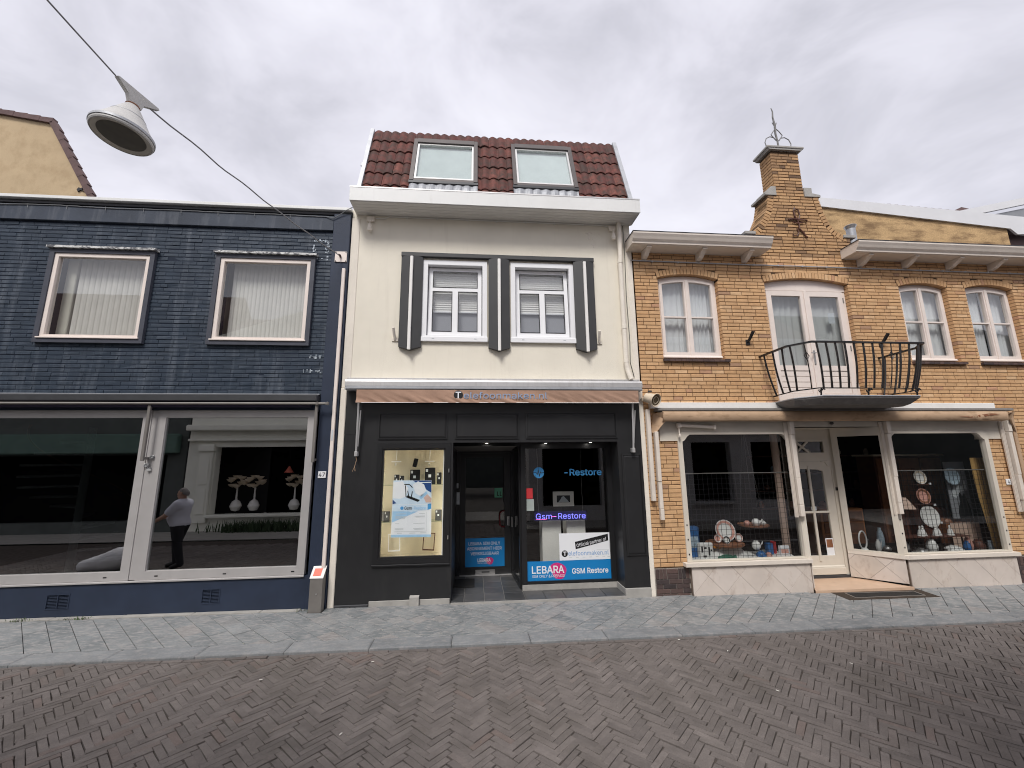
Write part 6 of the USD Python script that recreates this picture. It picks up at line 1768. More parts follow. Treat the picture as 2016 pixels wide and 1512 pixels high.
# awning: box, worn valance, folding arms
aw = thing('worn_awning', 'old folded awning with a stained beige edge over the white shop front', 'awning')
m = MB(); m.side([(-0.02, 3.085), (-0.20, 3.085), (-0.205, 3.10), (-0.19, 3.134), (-0.02, 3.134)], 3.22, 10.30); m.build('cover_plate', 'cabinet_grey', aw)
m = MB(); 
nx = 160
V = []
for r, (yy0, z) in enumerate(((-0.17, 3.083), (-0.215, 3.06), (-0.22, 2.99), (-0.21, 2.91), (-0.17, 2.895))):
    for i in range(nx + 1):
        x = 3.30 + (10.13 - 3.30) * i / nx
        n1 = meshkit.noise(np.array([x * 3.0, z * 9.0, 2.0]), 8) - 0.5
        tear = 0.035 * math.exp(-((x - 9.5) / 0.33) ** 2) * math.sin(22 * x + r) if r in (2, 3) else 0
        V.append((x, yy0 + 0.010 * n1 - abs(tear), z + 0.006 * n1 + tear * 0.5))
N = len(V); V = np.array(V + [(x, y_ + 0.012, z) for x, y_, z in V]); F = []
for r in range(4):
    for i in range(nx):
        a = r * (nx + 1) + i
        F += [(a, a + nx + 1, a + nx + 2, a + 1), (N + a, N + a + 1, N + a + nx + 2, N + a + nx + 1)]
m.add(V, F).build('canvas_edge', 'old_canvas', aw, smooth=True)
m = MB(); V = []
for x in (9.05, 9.3, 9.5, 9.7, 9.95):
    pass
m.wall(Polygon([(9.02, 2.985), (9.3, 2.965), (9.5, 3.0), (9.75, 3.03), (9.95, 3.015), (9.8, 2.995), (9.55, 2.965), (9.3, 2.945)]), -0.2375, -0.236); m.build('tear', 'wood_brown', aw)
for x in (3.20, 10.18):
    s_ = 1 if x < 5 else -1
    m = MB()
    V = [(x + (0.0 if s_ > 0 else 0.20), -0.02, 3.05), (x + 0.10, -0.23, 3.06), (x + (0.16 if s_ > 0 else 0.02), -0.20, 2.92), (x + (-0.02 if s_ > 0 else 0.22), -0.10, 2.68), (x + (-0.05 if s_ > 0 else 0.25), -0.02, 2.72)]
    V = V + [(a, b + 0.02, c - 0.01) for a, b, c in V]
    m.add(V, [(0, 1, 2), (0, 2, 4), (2, 3, 4), (5, 7, 6), (5, 9, 7), (7, 9, 8), (0, 5, 6), (0, 6, 1), (1, 6, 7), (1, 7, 2), (2, 7, 8), (2, 8, 3), (3, 8, 9), (3, 9, 4), (4, 9, 5), (4, 5, 0)]); m.build('canvas_flap', 'old_canvas', aw)
def arm(x, steps, wd=0.036, slope=0.0):
    for k, (za, zb, dx) in enumerate(steps):
        m = MB(); m.cbox(x + dx - wd, x + dx + wd, -0.12 - 0.012 * (k == 0), -0.045, zb, za, 0.006); m.build('folding_arm', 'pink_cream', aw)
arm(3.20, [(2.72, 1.86, 0.0), (1.858, 1.40, 0.004), (1.398, 1.215, 0.008)], 0.032)
arm(5.775, [(2.90, 2.66, 0.0), (2.658, 1.88, 0.0), (1.878, 1.42, 0.0), (1.418, 1.22, 0.0)], 0.040)
arm(7.70, [(2.90, 2.66, 0.0), (2.658, 1.88, -0.01), (1.878, 1.42, -0.02), (1.418, 1.22, -0.02)], 0.040)
arm(10.225, [(2.90, 2.69, 0.02), (2.688, 1.88, 0.02), (1.878, 1.42, 0.01), (1.418, 1.20, 0.02)], 0.036)
for x in (5.70, 7.62, 10.165):
    m = MB()
    for k in range(3):
        m.cbox(x - 0.028 + k * 0.018, x - 0.016 + k * 0.018, -0.062 - 0.004 * k, -0.032, 1.20, 2.89, 0.003)
    m.build('arm_channel', 'pink_cream', aw)
m = MB(); m.cbox(3.05, 3.12, -0.10, -0.024, 1.53, 3.12, 0.006); m.build('side_rail', 'pink_cream', aw)
m = MB(); m.cbox(10.36, 10.43, -0.09, -0.004, 1.6, 3.08, 0.01); m.build('side_rail', 'old_canvas', aw)
t = thing('awning_motor', 'white tubular awning motor fixed above the left antique shop window', 'awning motor')
m = MB(); m.tube([(3.66, -0.085, 2.835), (4.30, -0.075, 2.80)], 0.030, 12); m.cbox(3.60, 3.68, -0.12, -0.045, 2.79, 2.88, 0.012); m.cbox(4.29, 4.33, -0.11, -0.04, 2.76, 2.84, 0.01); m.build('tube', 'pink_cream', t)
m = MB(); m.tube([(3.635, -0.085, 2.80), (3.64, -0.085, 2.66)], 0.012, 8); m.lathe([(0, .03), (0.022, 0.02), (0.022, -0.02), (0, -0.03)], (3.64, -0.085, 2.65), 10); m.build('hook', 'pink_cream', t)
# siren and number plate
t = thing('loudspeaker', 'cream horn loudspeaker fixed above the left end of the white shop cornice', 'loudspeaker')
ax = np.array([0.38, -0.86, -0.34]); ax /= np.linalg.norm(ax)
u_ = np.cross(ax, [0, 0, 1.0]); u_ /= np.linalg.norm(u_); w_ = np.cross(u_, ax)
RT = np.stack([u_, w_, ax], 1)
o_ = np.array([3.07, -0.12, 3.33])
m = MB(); m.lathe([(0.0, -0.02), (0.07, -0.02), (0.088, 0.0), (0.095, 0.16), (0.105, 0.20), (0.120, 0.215), (0.116, 0.225), (0.100, 0.21)], o_, 28, tilt=RT); m.build('horn', 'siren_cream', t, smooth=30)
m = MB(); m.lathe([(0.101, 0.205), (0.06, 0.19), (0.03, 0.20), (0.0, 0.205)], o_, 28, tilt=RT); m.build('mouth', 'siren_mouth', t, smooth=30)
m = MB(); m.lathe([(0.055, 0.210), (0.062, 0.214), (0.062, 0.207)], o_, 28, tilt=RT); m.build('inner_ring', 'siren_cream', t)
m = MB(); m.cbox(2.98, 3.10, -0.10, -0.024, 3.27, 3.33, 0.01); m.tube([(3.0, -0.05, 3.30), (3.08, -0.13, 3.33)], 0.025, 8); m.build('bracket', 'siren_cream', t)
m = MB(); m.cbox(3.06, 3.13, -0.215, -0.19, 3.415, 3.445, 0.004); m.build('label', 'dark_alu', t)
t = thing('number_plate', 'white house number plate reading 43 on the right brick pier', 'number plate')
m = MB(); m.cbox(10.055, 10.205, -0.022, -0.008, 1.695, 1.80, 0.003); m.build('plate', 'white_plastic', t)
MB().text('43', 10.085, 1.712, -0.0225, 0.09, 0.068).build('numerals', 'print_black', t)
m = MB(); m.lathe([(0, .012), (0.03, 0.010), (0.035, -0.02), (0.02, -0.035), (0, -0.04)], (6.62, -0.06, 2.875), 12)
tag(m.build('entrance_lamp', 'dark_alu'), 'tiny dark dome camera above the white shop door', 'camera')
# ================================================================ things in the antique shop windows
def grid(name, label, x0, x1, z0, z1, y, pitch, extra=None):
    t = thing(name, label, 'window grille')
    m = MB()
    for x in np.arange(x0, x1, pitch): m.box(x - .0026, x + .0026, y, y + .005, z0, z1)
    m.build('upright_bars', 'black_iron', t)
    m = MB()
    for z in np.arange(z0, z1 + .01, pitch): m.box(x0, x1, y + .006, y + .011, z - .0026, z + .0026)
    m.build('cross_bars', 'black_iron', t)
    m = MB(); m.cbox(x0, x1, y - 0.003, y + 0.013, z1, z1 + 0.016, 0.003); m.build('top_bar', 'cabinet_grey', t)
    return t


grid('window_grille', 'black wire grille behind the glass of the left antique shop window', 3.74, 5.74, 0.47, 1.97, 0.085, 0.088)
grid('window_grille', 'black wire grille behind the glass of the right antique shop window', 7.86, 9.78, 0.47, 1.97, 0.085, 0.088)


def plate(x, z, y, r, label, mats=('china', 'china_red'), lean=0.25):
    t = thing('plate', label, 'plate')
    c, s = math.cos(math.pi / 2 - lean), math.sin(math.pi / 2 - lean)
    T = np.array([[1, 0, 0], [0, c, -s], [0, s, c]])
    m = MB(); m.lathe([(0, 0.0), (r * .55, 0.0), (r * .62, 0.012), (r, 0.03), (r * 1.0, 0.036), (r * .6, 0.018), (r * .5, 0.008), (0, 0.008)], (x, y, z), 28, tilt=T); m.build('dish', mats[0], t, smooth=40)
    m = MB(); m.lathe([(r * .70, 0.0255), (r * .92, 0.0365), (r * .91, 0.0385), (r * .69, 0.0275)], (x, y, z), 28, tilt=T); m.build('rim_band', mats[1], t)
    return t


def pot(x, y, z, h, r, mat, label, cat='pot', spout=False):
    t = thing('pot', label, cat)
    m = MB(); m.lathe([(0, 0), (r * .6, 0), (r * .95, h * .25), (r, h * .5), (r * .75, h * .8), (r * .45, h * .9), (r * .5, h), (0, h)], (x, y, z), 18); m.build('body', mat, t, smooth=40)
    if spout:
        m = MB(); m.tube([(x + r * .8, y, z + h * .4), (x + r * 1.5, y, z + h * .6), (x + r * 1.7, y, z + h * .9)], [r * .2, r * .15, r * .1], 8); m.build('spout', mat, t)
    return t


def carton(x, y, z, w, d, h, mat, label, cat='box', band=None):
    t = thing('box', label, cat)
    m = MB(); m.cbox(x, x + w, y, y + d, z, z + h, 0.004); m.build('carton', mat, t)
    if band:
        m = MB(); m.box(x + w * .12, x + w * .88, y - .0025, y - .0005, z + h * .35, z + h * .7); m.build('label', band, t)
    return t


zt = 0.441
v_, f_ = [], []
cl = thing('window_cloth', 'crumpled white cloth covering the floor of the left antique window', 'cloth')
nx, ny = 36, 14
V = []
for j in range(ny):
    for i in range(nx):
        x, y = 3.76 + 1.96 * i / (nx - 1), 0.13 + 0.55 * j / (ny - 1)
        bump = 0.20 * math.exp(-((x - 4.62) / 0.30) ** 4) * (1 / (1 + math.exp(-(y - 0.30) * 30)))
        V.append((x, y, zt + 0.035 + bump + 0.05 * meshkit.noise(np.array([x * 7, y * 8, 0.0]), 2)))
N = len(V); V = np.array(V + [(x, y, zt + 0.001) for x, y, z in V]); F = []
for j in range(ny - 1):
    for i in range(nx - 1):
        a = j * nx + i; F += [(a, a + 1, a + nx + 1, a + nx), (N + a, N + a + nx, N + a + nx + 1, N + a + 1)]
for i in range(nx - 1):
    F += [(i, N + i, N + i + 1, i + 1)]
MB().add(V, F).build('cloth', 'china', cl, smooth=True)
carton(3.86, 0.33, 0.47, 0.20, 0.14, 0.55, 'box_blue', 'tall blue patterned tin at the left of the left antique window', 'tin', 'china_blue')
plate(4.63, 0.92, 0.46, 0.19, 'large pink and white plate standing on the cloth in the left window')
plate(4.41, 0.80, 0.36, 0.07, 'small pink plate left of the large plate', ('china_red', 'china'))
plate(4.56, 0.78, 0.33, 0.065, 'small white plate in front of the large plate', ('china', 'print_black'))
plate(4.84, 0.80, 0.40, 0.075, 'small white plate right of the large plate', ('china', 'china_red'))
tr_ = thing('wooden_stand', 'oval brown stand under the plates in the left antique window', 'stand')
m = MB(); m.lathe([(0, 0.60), (0.30, 0.60), (0.33, 0.62), (0.33, 0.645), (0.30, 0.655), (0, 0.655)], (4.60, 0.44, 0.07), 28); m.build('top', 'wood_brown', tr_)
sh2 = thing('hanging_tray', 'round brown tray with china hanging high in the left antique window', 'tray')
m = MB(); m.lathe([(0, 0.985), (0.22, 0.985), (0.26, 1.0), (0.265, 1.025), (0.24, 1.01), (0, 1.005)], (5.20, 0.45, 0), 28); m.build('tray', 'wood_brown', sh2)
m = MB()
for a in (0, 2.1, 4.2): m.tube([(5.20 + .24 * math.cos(a), 0.45 + .24 * math.sin(a), 1.02), (5.2, 0.45, 2.9)], 0.002, 4)
m.build('cords', 'grey_iron', sh2)
pot(5.05, 0.40, 1.01, 0.09, 0.06, 'china_red', 'pink cup at the left on the hanging tray', 'cup')
pot(5.20, 0.36, 1.01, 0.13, 0.075, 'china', 'white teapot in the middle of the hanging tray', 'teapot', True)
pot(5.36, 0.42, 1.01, 0.08, 0.07, 'china', 'white bowl at the right on the hanging tray', 'bowl')
pot(5.15, 0.35, 0.60, 0.15, 0.075, 'china', 'white patterned teapot right of the cloth in the left window', 'teapot', True)
pot(5.15, 0.24, 0.46, 0.13, 0.085, 'box_blue', 'blue and white bowl below the teapot', 'bowl')
pot(5.31, 0.26, 0.46, 0.10, 0.06, 'china_red', 'reddish pot beside the blue bowl', 'pot')
carton(5.40, 0.38, 0.455, 0.10, 0.10, 0.23, 'box_blue', 'dark blue box between the reddish pot and the white books', 'box')
carton(5.51, 0.36, 0.455, 0.035, 0.12, 0.26, 'sign_red', 'slim red book standing in the left antique window', 'book')
carton(5.56, 0.30, 0.455, 0.19, 0.04, 0.20, 'paper_white', 'white picture book at the right of the left window', 'book', 'china_red')
t = thing('glass_fish', 'long dark green glass fish at the front of the left antique window', 'ornament')
m = MB(); m.lathe([(0, -0.16), (0.02, -0.15), (0.05, -0.05), (0.055, 0.03), (0.03, 0.13), (0.045, 0.17), (0, 0.175)], (4.46, 0.19, 0.51), 16, tilt=np.array([[0, 0, 1], [0, 1, 0], [-1, 0, 0]])); m.build('body', 'green_glass', t, smooth=40)
t = thing('print_cushion', 'white cushion with black print leaning in the left antique window', 'cushion')
m = MB(); m.cbox(3.98, 4.25, 0.22, 0.30, 0.47, 0.76, 0.03); m.build('cushion', 'china', t)
m = MB()
for x, z, w, h in ((4.02, .60, .03, .10), (4.07, .66, .05, .03), (4.15, .55, .03, .14), (4.19, .62, .03, .03), (4.05, .52, .06, .03)): m.box(x, x + w, 0.2165, 0.2195, z, z + h)
m.build('print', 'print_black', t)
t = thing('amber_beads', 'amber coloured ornaments left of the plates in the left window', 'ornament')
m = MB()
for k in range(7): m.lathe([(0, -.03), (.03, -.01), (.03, .01), (0, .03)], (4.20 + .035 * k, 0.30 + .01 * (k % 3), 0.66 + .012 * (k % 2)), 8)
m.build('beads', 'amber', t)
m = MB(); m.lathe([(0.066, 0.44), (0.066, 2.9)], (5.93, 0.60, 0), 18)
tag(m.build('window_post', 'lampshade', smooth=30), 'pale round post behind the right side of the left antique window', 'post')

# right window
plate(8.95, 1.82, 0.60, 0.135, 'white patterned plate, topmost of the three on the dark stand', ('china', 'siren_cream'), 0.15)
plate(8.95, 1.45, 0.60, 0.15, 'reddish plate, middle one of the three on the dark stand', ('china_red', 'wood_brown'), 0.15)
plate(8.99, 1.06, 0.58, 0.205, 'large white plate, lowest of the three on the dark stand', ('china', 'china'), 0.15)
st = thing('plate_stand', 'dark upright plate stand in the right antique window', 'stand')
m = MB(); m.cbox(8.93, 8.97, 0.66, 0.70, 0.44, 2.0, 0.004); m.build('post', 'wood_dark', st)
for z in (1.70, 1.32, 0.86):
    m = MB(); m.cbox(8.80, 9.16, 0.54, 0.66, z - 0.03, z - 0.015, 0.004); m.build('shelf', 'wood_dark', st)
m = MB()
for x, z in ((9.08, 1.68), (9.10, 1.27), (9.17, 0.93)): m.box(x, x + .05, 0.535, 0.537, z, z + .035)
m.build('price_cards', 'paper_white', st)
plate(9.69, 1.83, 0.62, 0.17, 'blue glass dish hanging right of the plate stand', ('china_blue', 'china_blue'), 0.1)
ca = thing('cat_picture', 'dark picture board with a seated black cat in the right antique window', 'picture')
m = MB(); m.cbox(9.64, 10.10, 0.66, 0.68, 0.99, 2.12, 0.003); m.build('board', 'grey_board', ca)
MB().wall(Polygon([(9.78, 1.0), (10.06, 1.0), (10.05, 1.2), (10.0, 1.38), (9.97, 1.50), (9.93, 1.44), (9.90, 1.45), (9.86, 1.52), (9.845, 1.42), (9.85, 1.33), (9.80, 1.22), (9.77, 1.1)]), 0.655, 0.659).build('cat', 'print_black', ca)
MB().wall(Polygon([(9.68, 1.45), (9.80, 1.70), (9.95, 1.62), (10.03, 1.75), (10.06, 1.55), (9.9, 1.52), (9.78, 1.40)]), 0.6562, 0.6592).build('pale_patch', 'paper_grey', ca)
cu = thing('gold_curtain', 'gold draped curtain at the right side of the right antique window', 'curtain')
v, f = curtain_mesh(9.70, 10.02, 0.46, 2.20, 0.26, 5, 0.035, 4)
v[:, 0] += 0.13 * np.clip((1.6 - v[:, 2]), 0, 1.2) + 0.04
MB().add(v, f).build('drape', 'gold_cloth', cu, smooth=True)
la = thing('table_lamp', 'pale cone lampshade beside the left edge of the right antique window', 'lamp')
m = MB(); m.lathe([(0.045, 1.44), (0.17, 1.23), (0.166, 1.23), (0.042, 1.44)], (8.47, 0.55, 0), 24); m.build('shade', 'lampshade', la, smooth=30)
m = MB(); m.lathe([(0, 0.44), (0.08, 0.44), (0.07, 0.47), (0.02, 0.50), (0.025, 0.8), (0.012, 1.0), (0.012, 1.40)], (8.47, 0.55, 0), 14); m.build('foot', 'wood_dark', la, smooth=30)
gs = thing('low_shelf', 'low dark glass shelf at the front of the right antique window', 'shelf')
m = MB(); m.cbox(8.05, 9.40, 0.22, 0.52, 0.735, 0.75, 0.003); m.build('board', 'wood_dark', gs)
for x in (8.08, 8.72, 9.37):
    m = MB(); m.tube([(x, 0.37, 0.44), (x, 0.37, 0.735)], 0.012, 8); m.build('leg', 'black_iron', gs)
for k, x in enumerate((8.47, 8.56, 8.79, 8.87, 9.10)):
    t = thing('china_bell', ['first', 'second', 'third', 'fourth', 'fifth'][k] + ' white china bell from the left on the low dark shelf', 'bell')
    m = MB(); m.lathe([(0.058, 0.752), (0.050, 0.775), (0.036, 0.84), (0.018, 0.875), (0.012, 0.89), (0.02, 0.905), (0.014, 0.93), (0, 0.935)], (x, 0.33 + 0.03 * (k % 2), 0), 18); m.build('bell', 'china', t, smooth=30)
pot(8.62, 0.30, 0.45, 0.25, 0.09, 'china', 'white jug under the low dark shelf, left', 'jug')
pot(9.05, 0.28, 0.45, 0.12, 0.14, 'china', 'wide white tureen under the low dark shelf', 'tureen')
pot(8.34, 0.25, 0.45, 0.10, 0.09, 'steel', 'silver pot at the left end of the right antique window', 'pot', True)
pot(8.90, 0.20, 0.45, 0.08, 0.06, 'china', 'small white cup in front of the tureen', 'cup')
pot(9.30, 0.25, 0.45, 0.20, 0.06, 'box_blue', 'dark blue vase right of the white tureen', 'vase')
pot(9.42, 0.32, 0.45, 0.26, 0.07, 'china_red', 'pinkish pot beside the dark blue vase', 'pot')
pot(9.68, 0.36, 0.45, 0.20, 0.10, 'wood_dark', 'dark round pot before the gold curtain', 'pot')
carton(9.86, 0.30, 0.45, 0.14, 0.05, 0.18, 'china_blue', 'small blue and white box at the right front of the right window', 'box')
pot(9.58, 0.22, 0.45, 0.05, 0.10, 'steel', 'flat silver dish in front of the dark round pot', 'dish')
so = thing('red_sofa_back', 'dark red upholstered back behind the cat picture', 'sofa')
m = MB(); m.cbox(8.9, 10.0, 1.00, 1.25, 0.5, 1.18, 0.06); m.build('back', 'wood_dark', so)
m = MB(); m.cbox(9.55, 10.2, 0.72, 0.95, 0.44, 0.98, 0.08)
tag(m.build('brown_chair_back', 'wood_brown'), 'rounded brown chair back low behind the right antique window', 'chair')
wc = thing('wall_cabinet', 'tall brown wooden cabinet behind the plates in the right antique window', 'cabinet')
m = MB(); m.cbox(8.9, 10.55, 1.45, 1.9, 0.05, 2.25, 0.01); m.build('body', 'wood_dark', wc)
for x in (8.93, 9.48, 10.02):
    m = MB(); m.cbox(x, x + 0.49, 1.42, 1.449, 0.2, 2.2, 0.008); m.build('door', 'wood_brown', wc)
m = MB(); m.cbox(8.85, 10.6, 1.40, 1.95, 2.251, 2.29, 0.01); m.build('cornice', 'siren_cream', wc)
tc_ = thing('tan_table_cloth', 'tan draped cloth low at the right of the right antique window', 'cloth')
v, f = curtain_mesh(9.50, 10.15, 0.45, 0.92, 0.62, 6, 0.03, 2)
MB().add(v, f).build('drape', 'lampshade', tc_, smooth=True)
for k, (x, y, h, r, mt, lb, ct) in enumerate(((8.20, 0.24, .06, .07, 'steel', 'shallow silver dish at the far left of the right antique window', 'dish'), (8.48, 0.18, .05, .05, 'china', 'tiny white saucer before the silver pot', 'saucer'), (8.74, 0.16, .07, .045, 'steel', 'small silver beaker between the jug and the tureen', 'beaker'), (9.18, 0.16, .06, .05, 'china', 'small white cup right of the tureen at the pane', 'cup'),
        (9.46, 0.17, .04, .08, 'steel', 'silver ashtray before the pinkish pot', 'ashtray'), (9.74, 0.18, .05, .05, 'china', 'white cup before the dark round pot', 'cup'), (8.20, 0.40, .20, .05, 'steel', 'tall silver jug behind the shallow dish', 'jug'), (8.80, 0.42, .18, .06, 'china', 'white vase between the legs of the low shelf', 'vase'), (7.95, 0.55, .10, .07, 'steel', 'silver bowl behind the angled pane, right', 'bowl'), (7.55, 0.62, .06, .06, 'china', 'white cup behind the angled pane, left', 'cup'), (7.78, 0.55, .22, .045, 'china', 'white jug in the middle of the angled pane', 'jug'))):
    pot(x, y, 0.445, h, r, mt, lb, ct, spout=(ct == 'jug'))
# through the angled pane
dr_ = thing('chest_of_drawers', 'orange-brown chest of drawers behind the angled shop pane', 'chest')
m = MB(); m.cbox(7.35, 8.35, 1.35, 1.8, 0.1, 1.15, 0.01); m.build('body', 'orange_wood', dr_)
for i in range(4):
    m = MB(); m.cbox(7.40, 8.30, 1.33, 1.349, 0.2 + i * .23, 0.40 + i * .23, 0.006); m.build('drawer', 'wood_brown', dr_)
pot(8.02, 0.72, 0.45, 0.40, 0.06, 'china_blue', 'tall blue-grey figurine behind the angled pane', 'figurine')
m = MB(); m.tube([(7.66 + 0.10 * math.cos(a), 0.75 + .02 * math.cos(a), 0.62 + 0.17 * math.sin(a)) for a in np.linspace(0, 6.2832, 30)], 0.014, 8)
tag(m.build('mirror_ring', 'china'), 'white oval ring frame low behind the angled pane', 'frame')
sk = thing('back_shelf', 'dark wall shelves with small dim things at the back of the antique shop', 'shelf')
for i in range(4):
    m = MB(); m.cbox(6.9, 10.3, 2.6, 2.9, 1.0 + i * .42, 1.03 + i * .42, 0.004); m.build('board', 'wood_dark', sk)
for k in range(16):
    x, i = 7.0 + 0.2 * k, k % 4
    pot(x, 2.7, 1.031 + i * .42, 0.12 + .1 * RNG.random(), 0.05 + .03 * RNG.random(), ['china_red', 'siren_cream', 'china_blue', 'wood_brown'][(k * 7) % 4], 'dim pot on the back shelves of the antique shop')
for q in stage.GetPrimAtPath('/World').GetChildren():
    if (q.GetCustomDataByKey('label') or '').startswith('dim pot'):
        q.SetCustomDataByKey('group', 'pots on the back shelves')

# ================================================================ houses behind
t = thing('gabled_house_behind', 'sand-coloured gable wall with brown verge tiles rising behind the blue house', 'house')
Yb = 3.0
MB().wall(Polygon([(-16, 5), (-9.40, 5), (-9.40, 8.75), (-9.66, 8.84), (-10.84, 10.84), (-13.5, 11.26), (-16, 11.66)]), Yb, Yb + 0.25).build('wall', 'tan_render', t)
def verge(p, q, n, name='verge_tile'):
    p, q = np.array(p), np.array(q); d_ = (q - p) / n
    L_ = np.linalg.norm(d_); e_ = d_ / L_; n_ = np.array([-e_[1], e_[0]])
    if n_[1] < 0: n_ = -n_
    for i in range(n):
        a, b = p + d_ * i, p + d_ * (i + 1) + e_ * 0.03
        poly = [a - n_ * 0.06, b - n_ * 0.06 , b + n_ * (0.06), a + n_ * 0.085]
        m = MB(); m.wall(Polygon(poly), Yb - 0.07 - 0.004 * (i % 2), Yb + 0.06); m.build(name, 'rust_tile', t)
verge((-9.46, 8.62), (-10.80, 10.86), 9)
verge((-10.80, 10.90), (-14.5, 11.45), 12, 'ridge_tile')
m = MB(); m.wall(Polygon([(-9.95, 9.02), (-9.92, 9.08), (-9.86, 9.06), (-9.80, 9.10), (-9.84, 9.03), (-9.78, 8.98), (-9.86, 9.01), (-9.92, 8.96)]), Yb - 0.03, Yb - 0.001); m.build('wall_anchor', 'black_iron', t)

t = thing('rear_house', 'ochre rough-plastered house end with a broad white roof edge behind the right eaves', 'house')
MB().wall(Polygon([(9.75, 5.5), (16.2, 5.5), (16.2, 9.10), (9.75, 9.60)]), Yb, Yb + 4.0).build('wall', 'rough_tan', t)
m = MB(); m.wall(Polygon([(9.68, 9.81), (17.6, 9.42), (17.6, 8.93), (16.45, 8.86), (16.25, 9.04), (9.68, 9.53)]), Yb - 0.06, Yb - 0.004); m.build('roof_edge', 'roof_white', t)
m = MB(); m.wall(Polygon([(9.70, 9.79), (17.58, 9.40), (17.58, 9.3), (9.70, 9.7)]), Yb, Yb + 4.2); m.build('roof', 'rust_tile', t)
m = MB()
for k in range(9):
    x = 12.3 + k * 0.24
    z = 9.81 - (x - 9.68) * 0.0492
    m.side([(Yb - 0.03, z), (Yb - 0.02, z + 0.035), (Yb + 3, z + 0.035), (Yb + 3, z)], x, x + 0.12)
m.build('roof_tiles', 'rust_tile', t, kind='stuff')
MB().box(16.21, 17.2, Yb + 0.2, Yb + 4, 5.5, 9.0).build('dark_side', 'rust_tile', t)
t = thing('far_gable', 'grey boarded gable with a white sloping roof edge at the far right', 'house')
MB().wall(Polygon([(18.2, 5.5), (27.0, 5.5), (27.0, 13.4), (18.2, 11.35)]), 6.62, 10.6).build('wall', 'grey_board', t)
m = MB(); m.wall(Polygon([(17.6, 11.61), (27.5, 13.98), (27.5, 13.68), (17.6, 11.31)]), 6.5, 6.61); m.build('roof_edge', 'roof_white', t)
t = thing('roof_ridge', 'small dark roof ridge peeping over the white roof edge at the right', 'roof')
m = MB(); m.wall(Polygon([(18.9, 9.0), (18.9, 11.85), (20.08, 12.40), (20.40, 12.34), (20.6, 12.0), (20.6, 9.0)]), 6.63, 6.95); m.build('ridge', 'rust_tile', t)
# ================================================================ across the street (seen in the panes)
FY = -8.0
t = thing('cream_house_opposite', 'cream classical shop front across the street, seen mirrored in the blue house windows', 'house')


def far_wall(poly, y0=FY, d=0.3):
    return MB().wall(poly, y0 - d, y0)


x0, x1 = -9.75, -2.4
g = sbox(x0, -0.3, x1, 6.6).difference(sbox(-8.85, 0.55, -3.4, 2.80))
for a in (-8.9, -6.6, -4.3):
    g = g.difference(sbox(a, 4.3, a + 1.1, 6.0))
g = g.union(Polygon([(x0, 6.6), (x1, 6.6), ((x0 + x1) / 2, 7.9)]))
far_wall(g).build('wall', 'facade_cream', t)
m = MB(); m.cbox(x0 - 0.05, x1 + 0.05, FY + 0.002, FY + 0.22, 3.35, 3.55, 0.03); m.cbox(x0, x1, FY + 0.002, FY + 0.12, 3.0, 3.08, 0.02); m.cbox(x0 - 0.1, x1 + 0.1, FY + 0.002, FY + 0.3, 6.5, 6.7, 0.04); m.build('cornice', 'facade_cream', t)
for a in (-9.32, -3.35):
    m = MB(); m.cbox(a, a + 0.42, FY + 0.002, FY + 0.10, 0.3, 2.9, 0.02); m.cbox(a - 0.05, a + 0.47, FY + 0.002, FY + 0.16, 2.65, 2.85, 0.02); m.cbox(a + 0.08, a + 0.34, FY + 0.101, FY + 0.12, 0.6, 1.4, 0.01); m.cbox(a + 0.08, a + 0.34, FY + 0.101, FY + 0.12, 1.55, 2.5, 0.01); m.build('pilaster', 'facade_cream', t)
m = MB(); m.cbox(-8.9, -3.35, FY + 0.002, FY + 0.15, 0.46, 0.56, 0.02); m.build('sill', 'facade_cream', t)
m = MB(); m.box(-8.15, -3.4, FY - 2.5, FY - 2.4, 0, 3); m.box(x0, x1, FY - 6, FY - .31, 3.1, 3.3); m.box(x0, x0 + .1, FY - 6, FY - .31, 0, 6.6); m.box(x1 - .1, x1, FY - 6, FY - .31, 0, 6.6); m.build('shell', 'dark_room', t)
for a in (-8.9, -6.6, -4.3):
    m = MB(); m.box(a, a + 1.1, FY - 0.25, FY - 0.2, 4.3, 6.0); w = m.build('window', 'paper_grey', t)
    m = MB(); m.wall(ring(a, a + 1.1, 4.3, 6.0, .08), FY - 0.15, FY - 0.05); m.box(a + .52, a + .58, FY - .15, FY - .06, 4.3, 6.0); m.build('frame', 'white_paint', w)
m = MB(); m.side([(FY - 5, 6.6), (FY - 0.3, 6.6), (FY - 2.6, 8.3)], x0, x1); m.build('roof', 'roof_far', t)
for k, x in enumerate((-8.3, -7.7, -6.35)):
    v = thing('flower_vase', ['left', 'middle', 'right'][k] + ' white vase with pale flowers in the shop window across the street', 'vase')
    m = MB(); m.lathe([(0, 0.60), (0.12, 0.63), (0.19, 0.78), (0.12, 0.94), (0.03, 1.0), (0.025, 1.5)], (x, FY - 0.5, 0), 16); m.build('vase', 'china', v, smooth=40)
    m = MB()
    for i in range(9):
        a = i * 0.7
        c_ = np.array([x + 0.22 * math.cos(a), FY - 0.5 + 0.15 * math.sin(a), 1.62 + 0.16 * math.sin(2.3 * i)])
        m.lathe([(0, -.08), (.10, -.02), (.15, .05), (.02, .02)], c_, 8)
    m.build('petals', 'siren_cream', v)
v = thing('red_pendant', 'small red pendant lamp in the shop window across the street', 'lamp')
m = MB(); m.lathe([(0.02, 2.12), (0.15, 1.90), (0.14, 1.90)], (-6.65, FY - 0.6, 0), 14); m.build('shade', 'coral', v)
m = MB(); m.tube([(-6.65, FY - .6, 2.12), (-6.65, FY - .6, 3.0)], 0.004, 4); m.build('cord', 'black_iron', v)
pl = thing('planting_strip', 'low green planting along the foot of the cream house across the street', 'plants', kind='stuff')
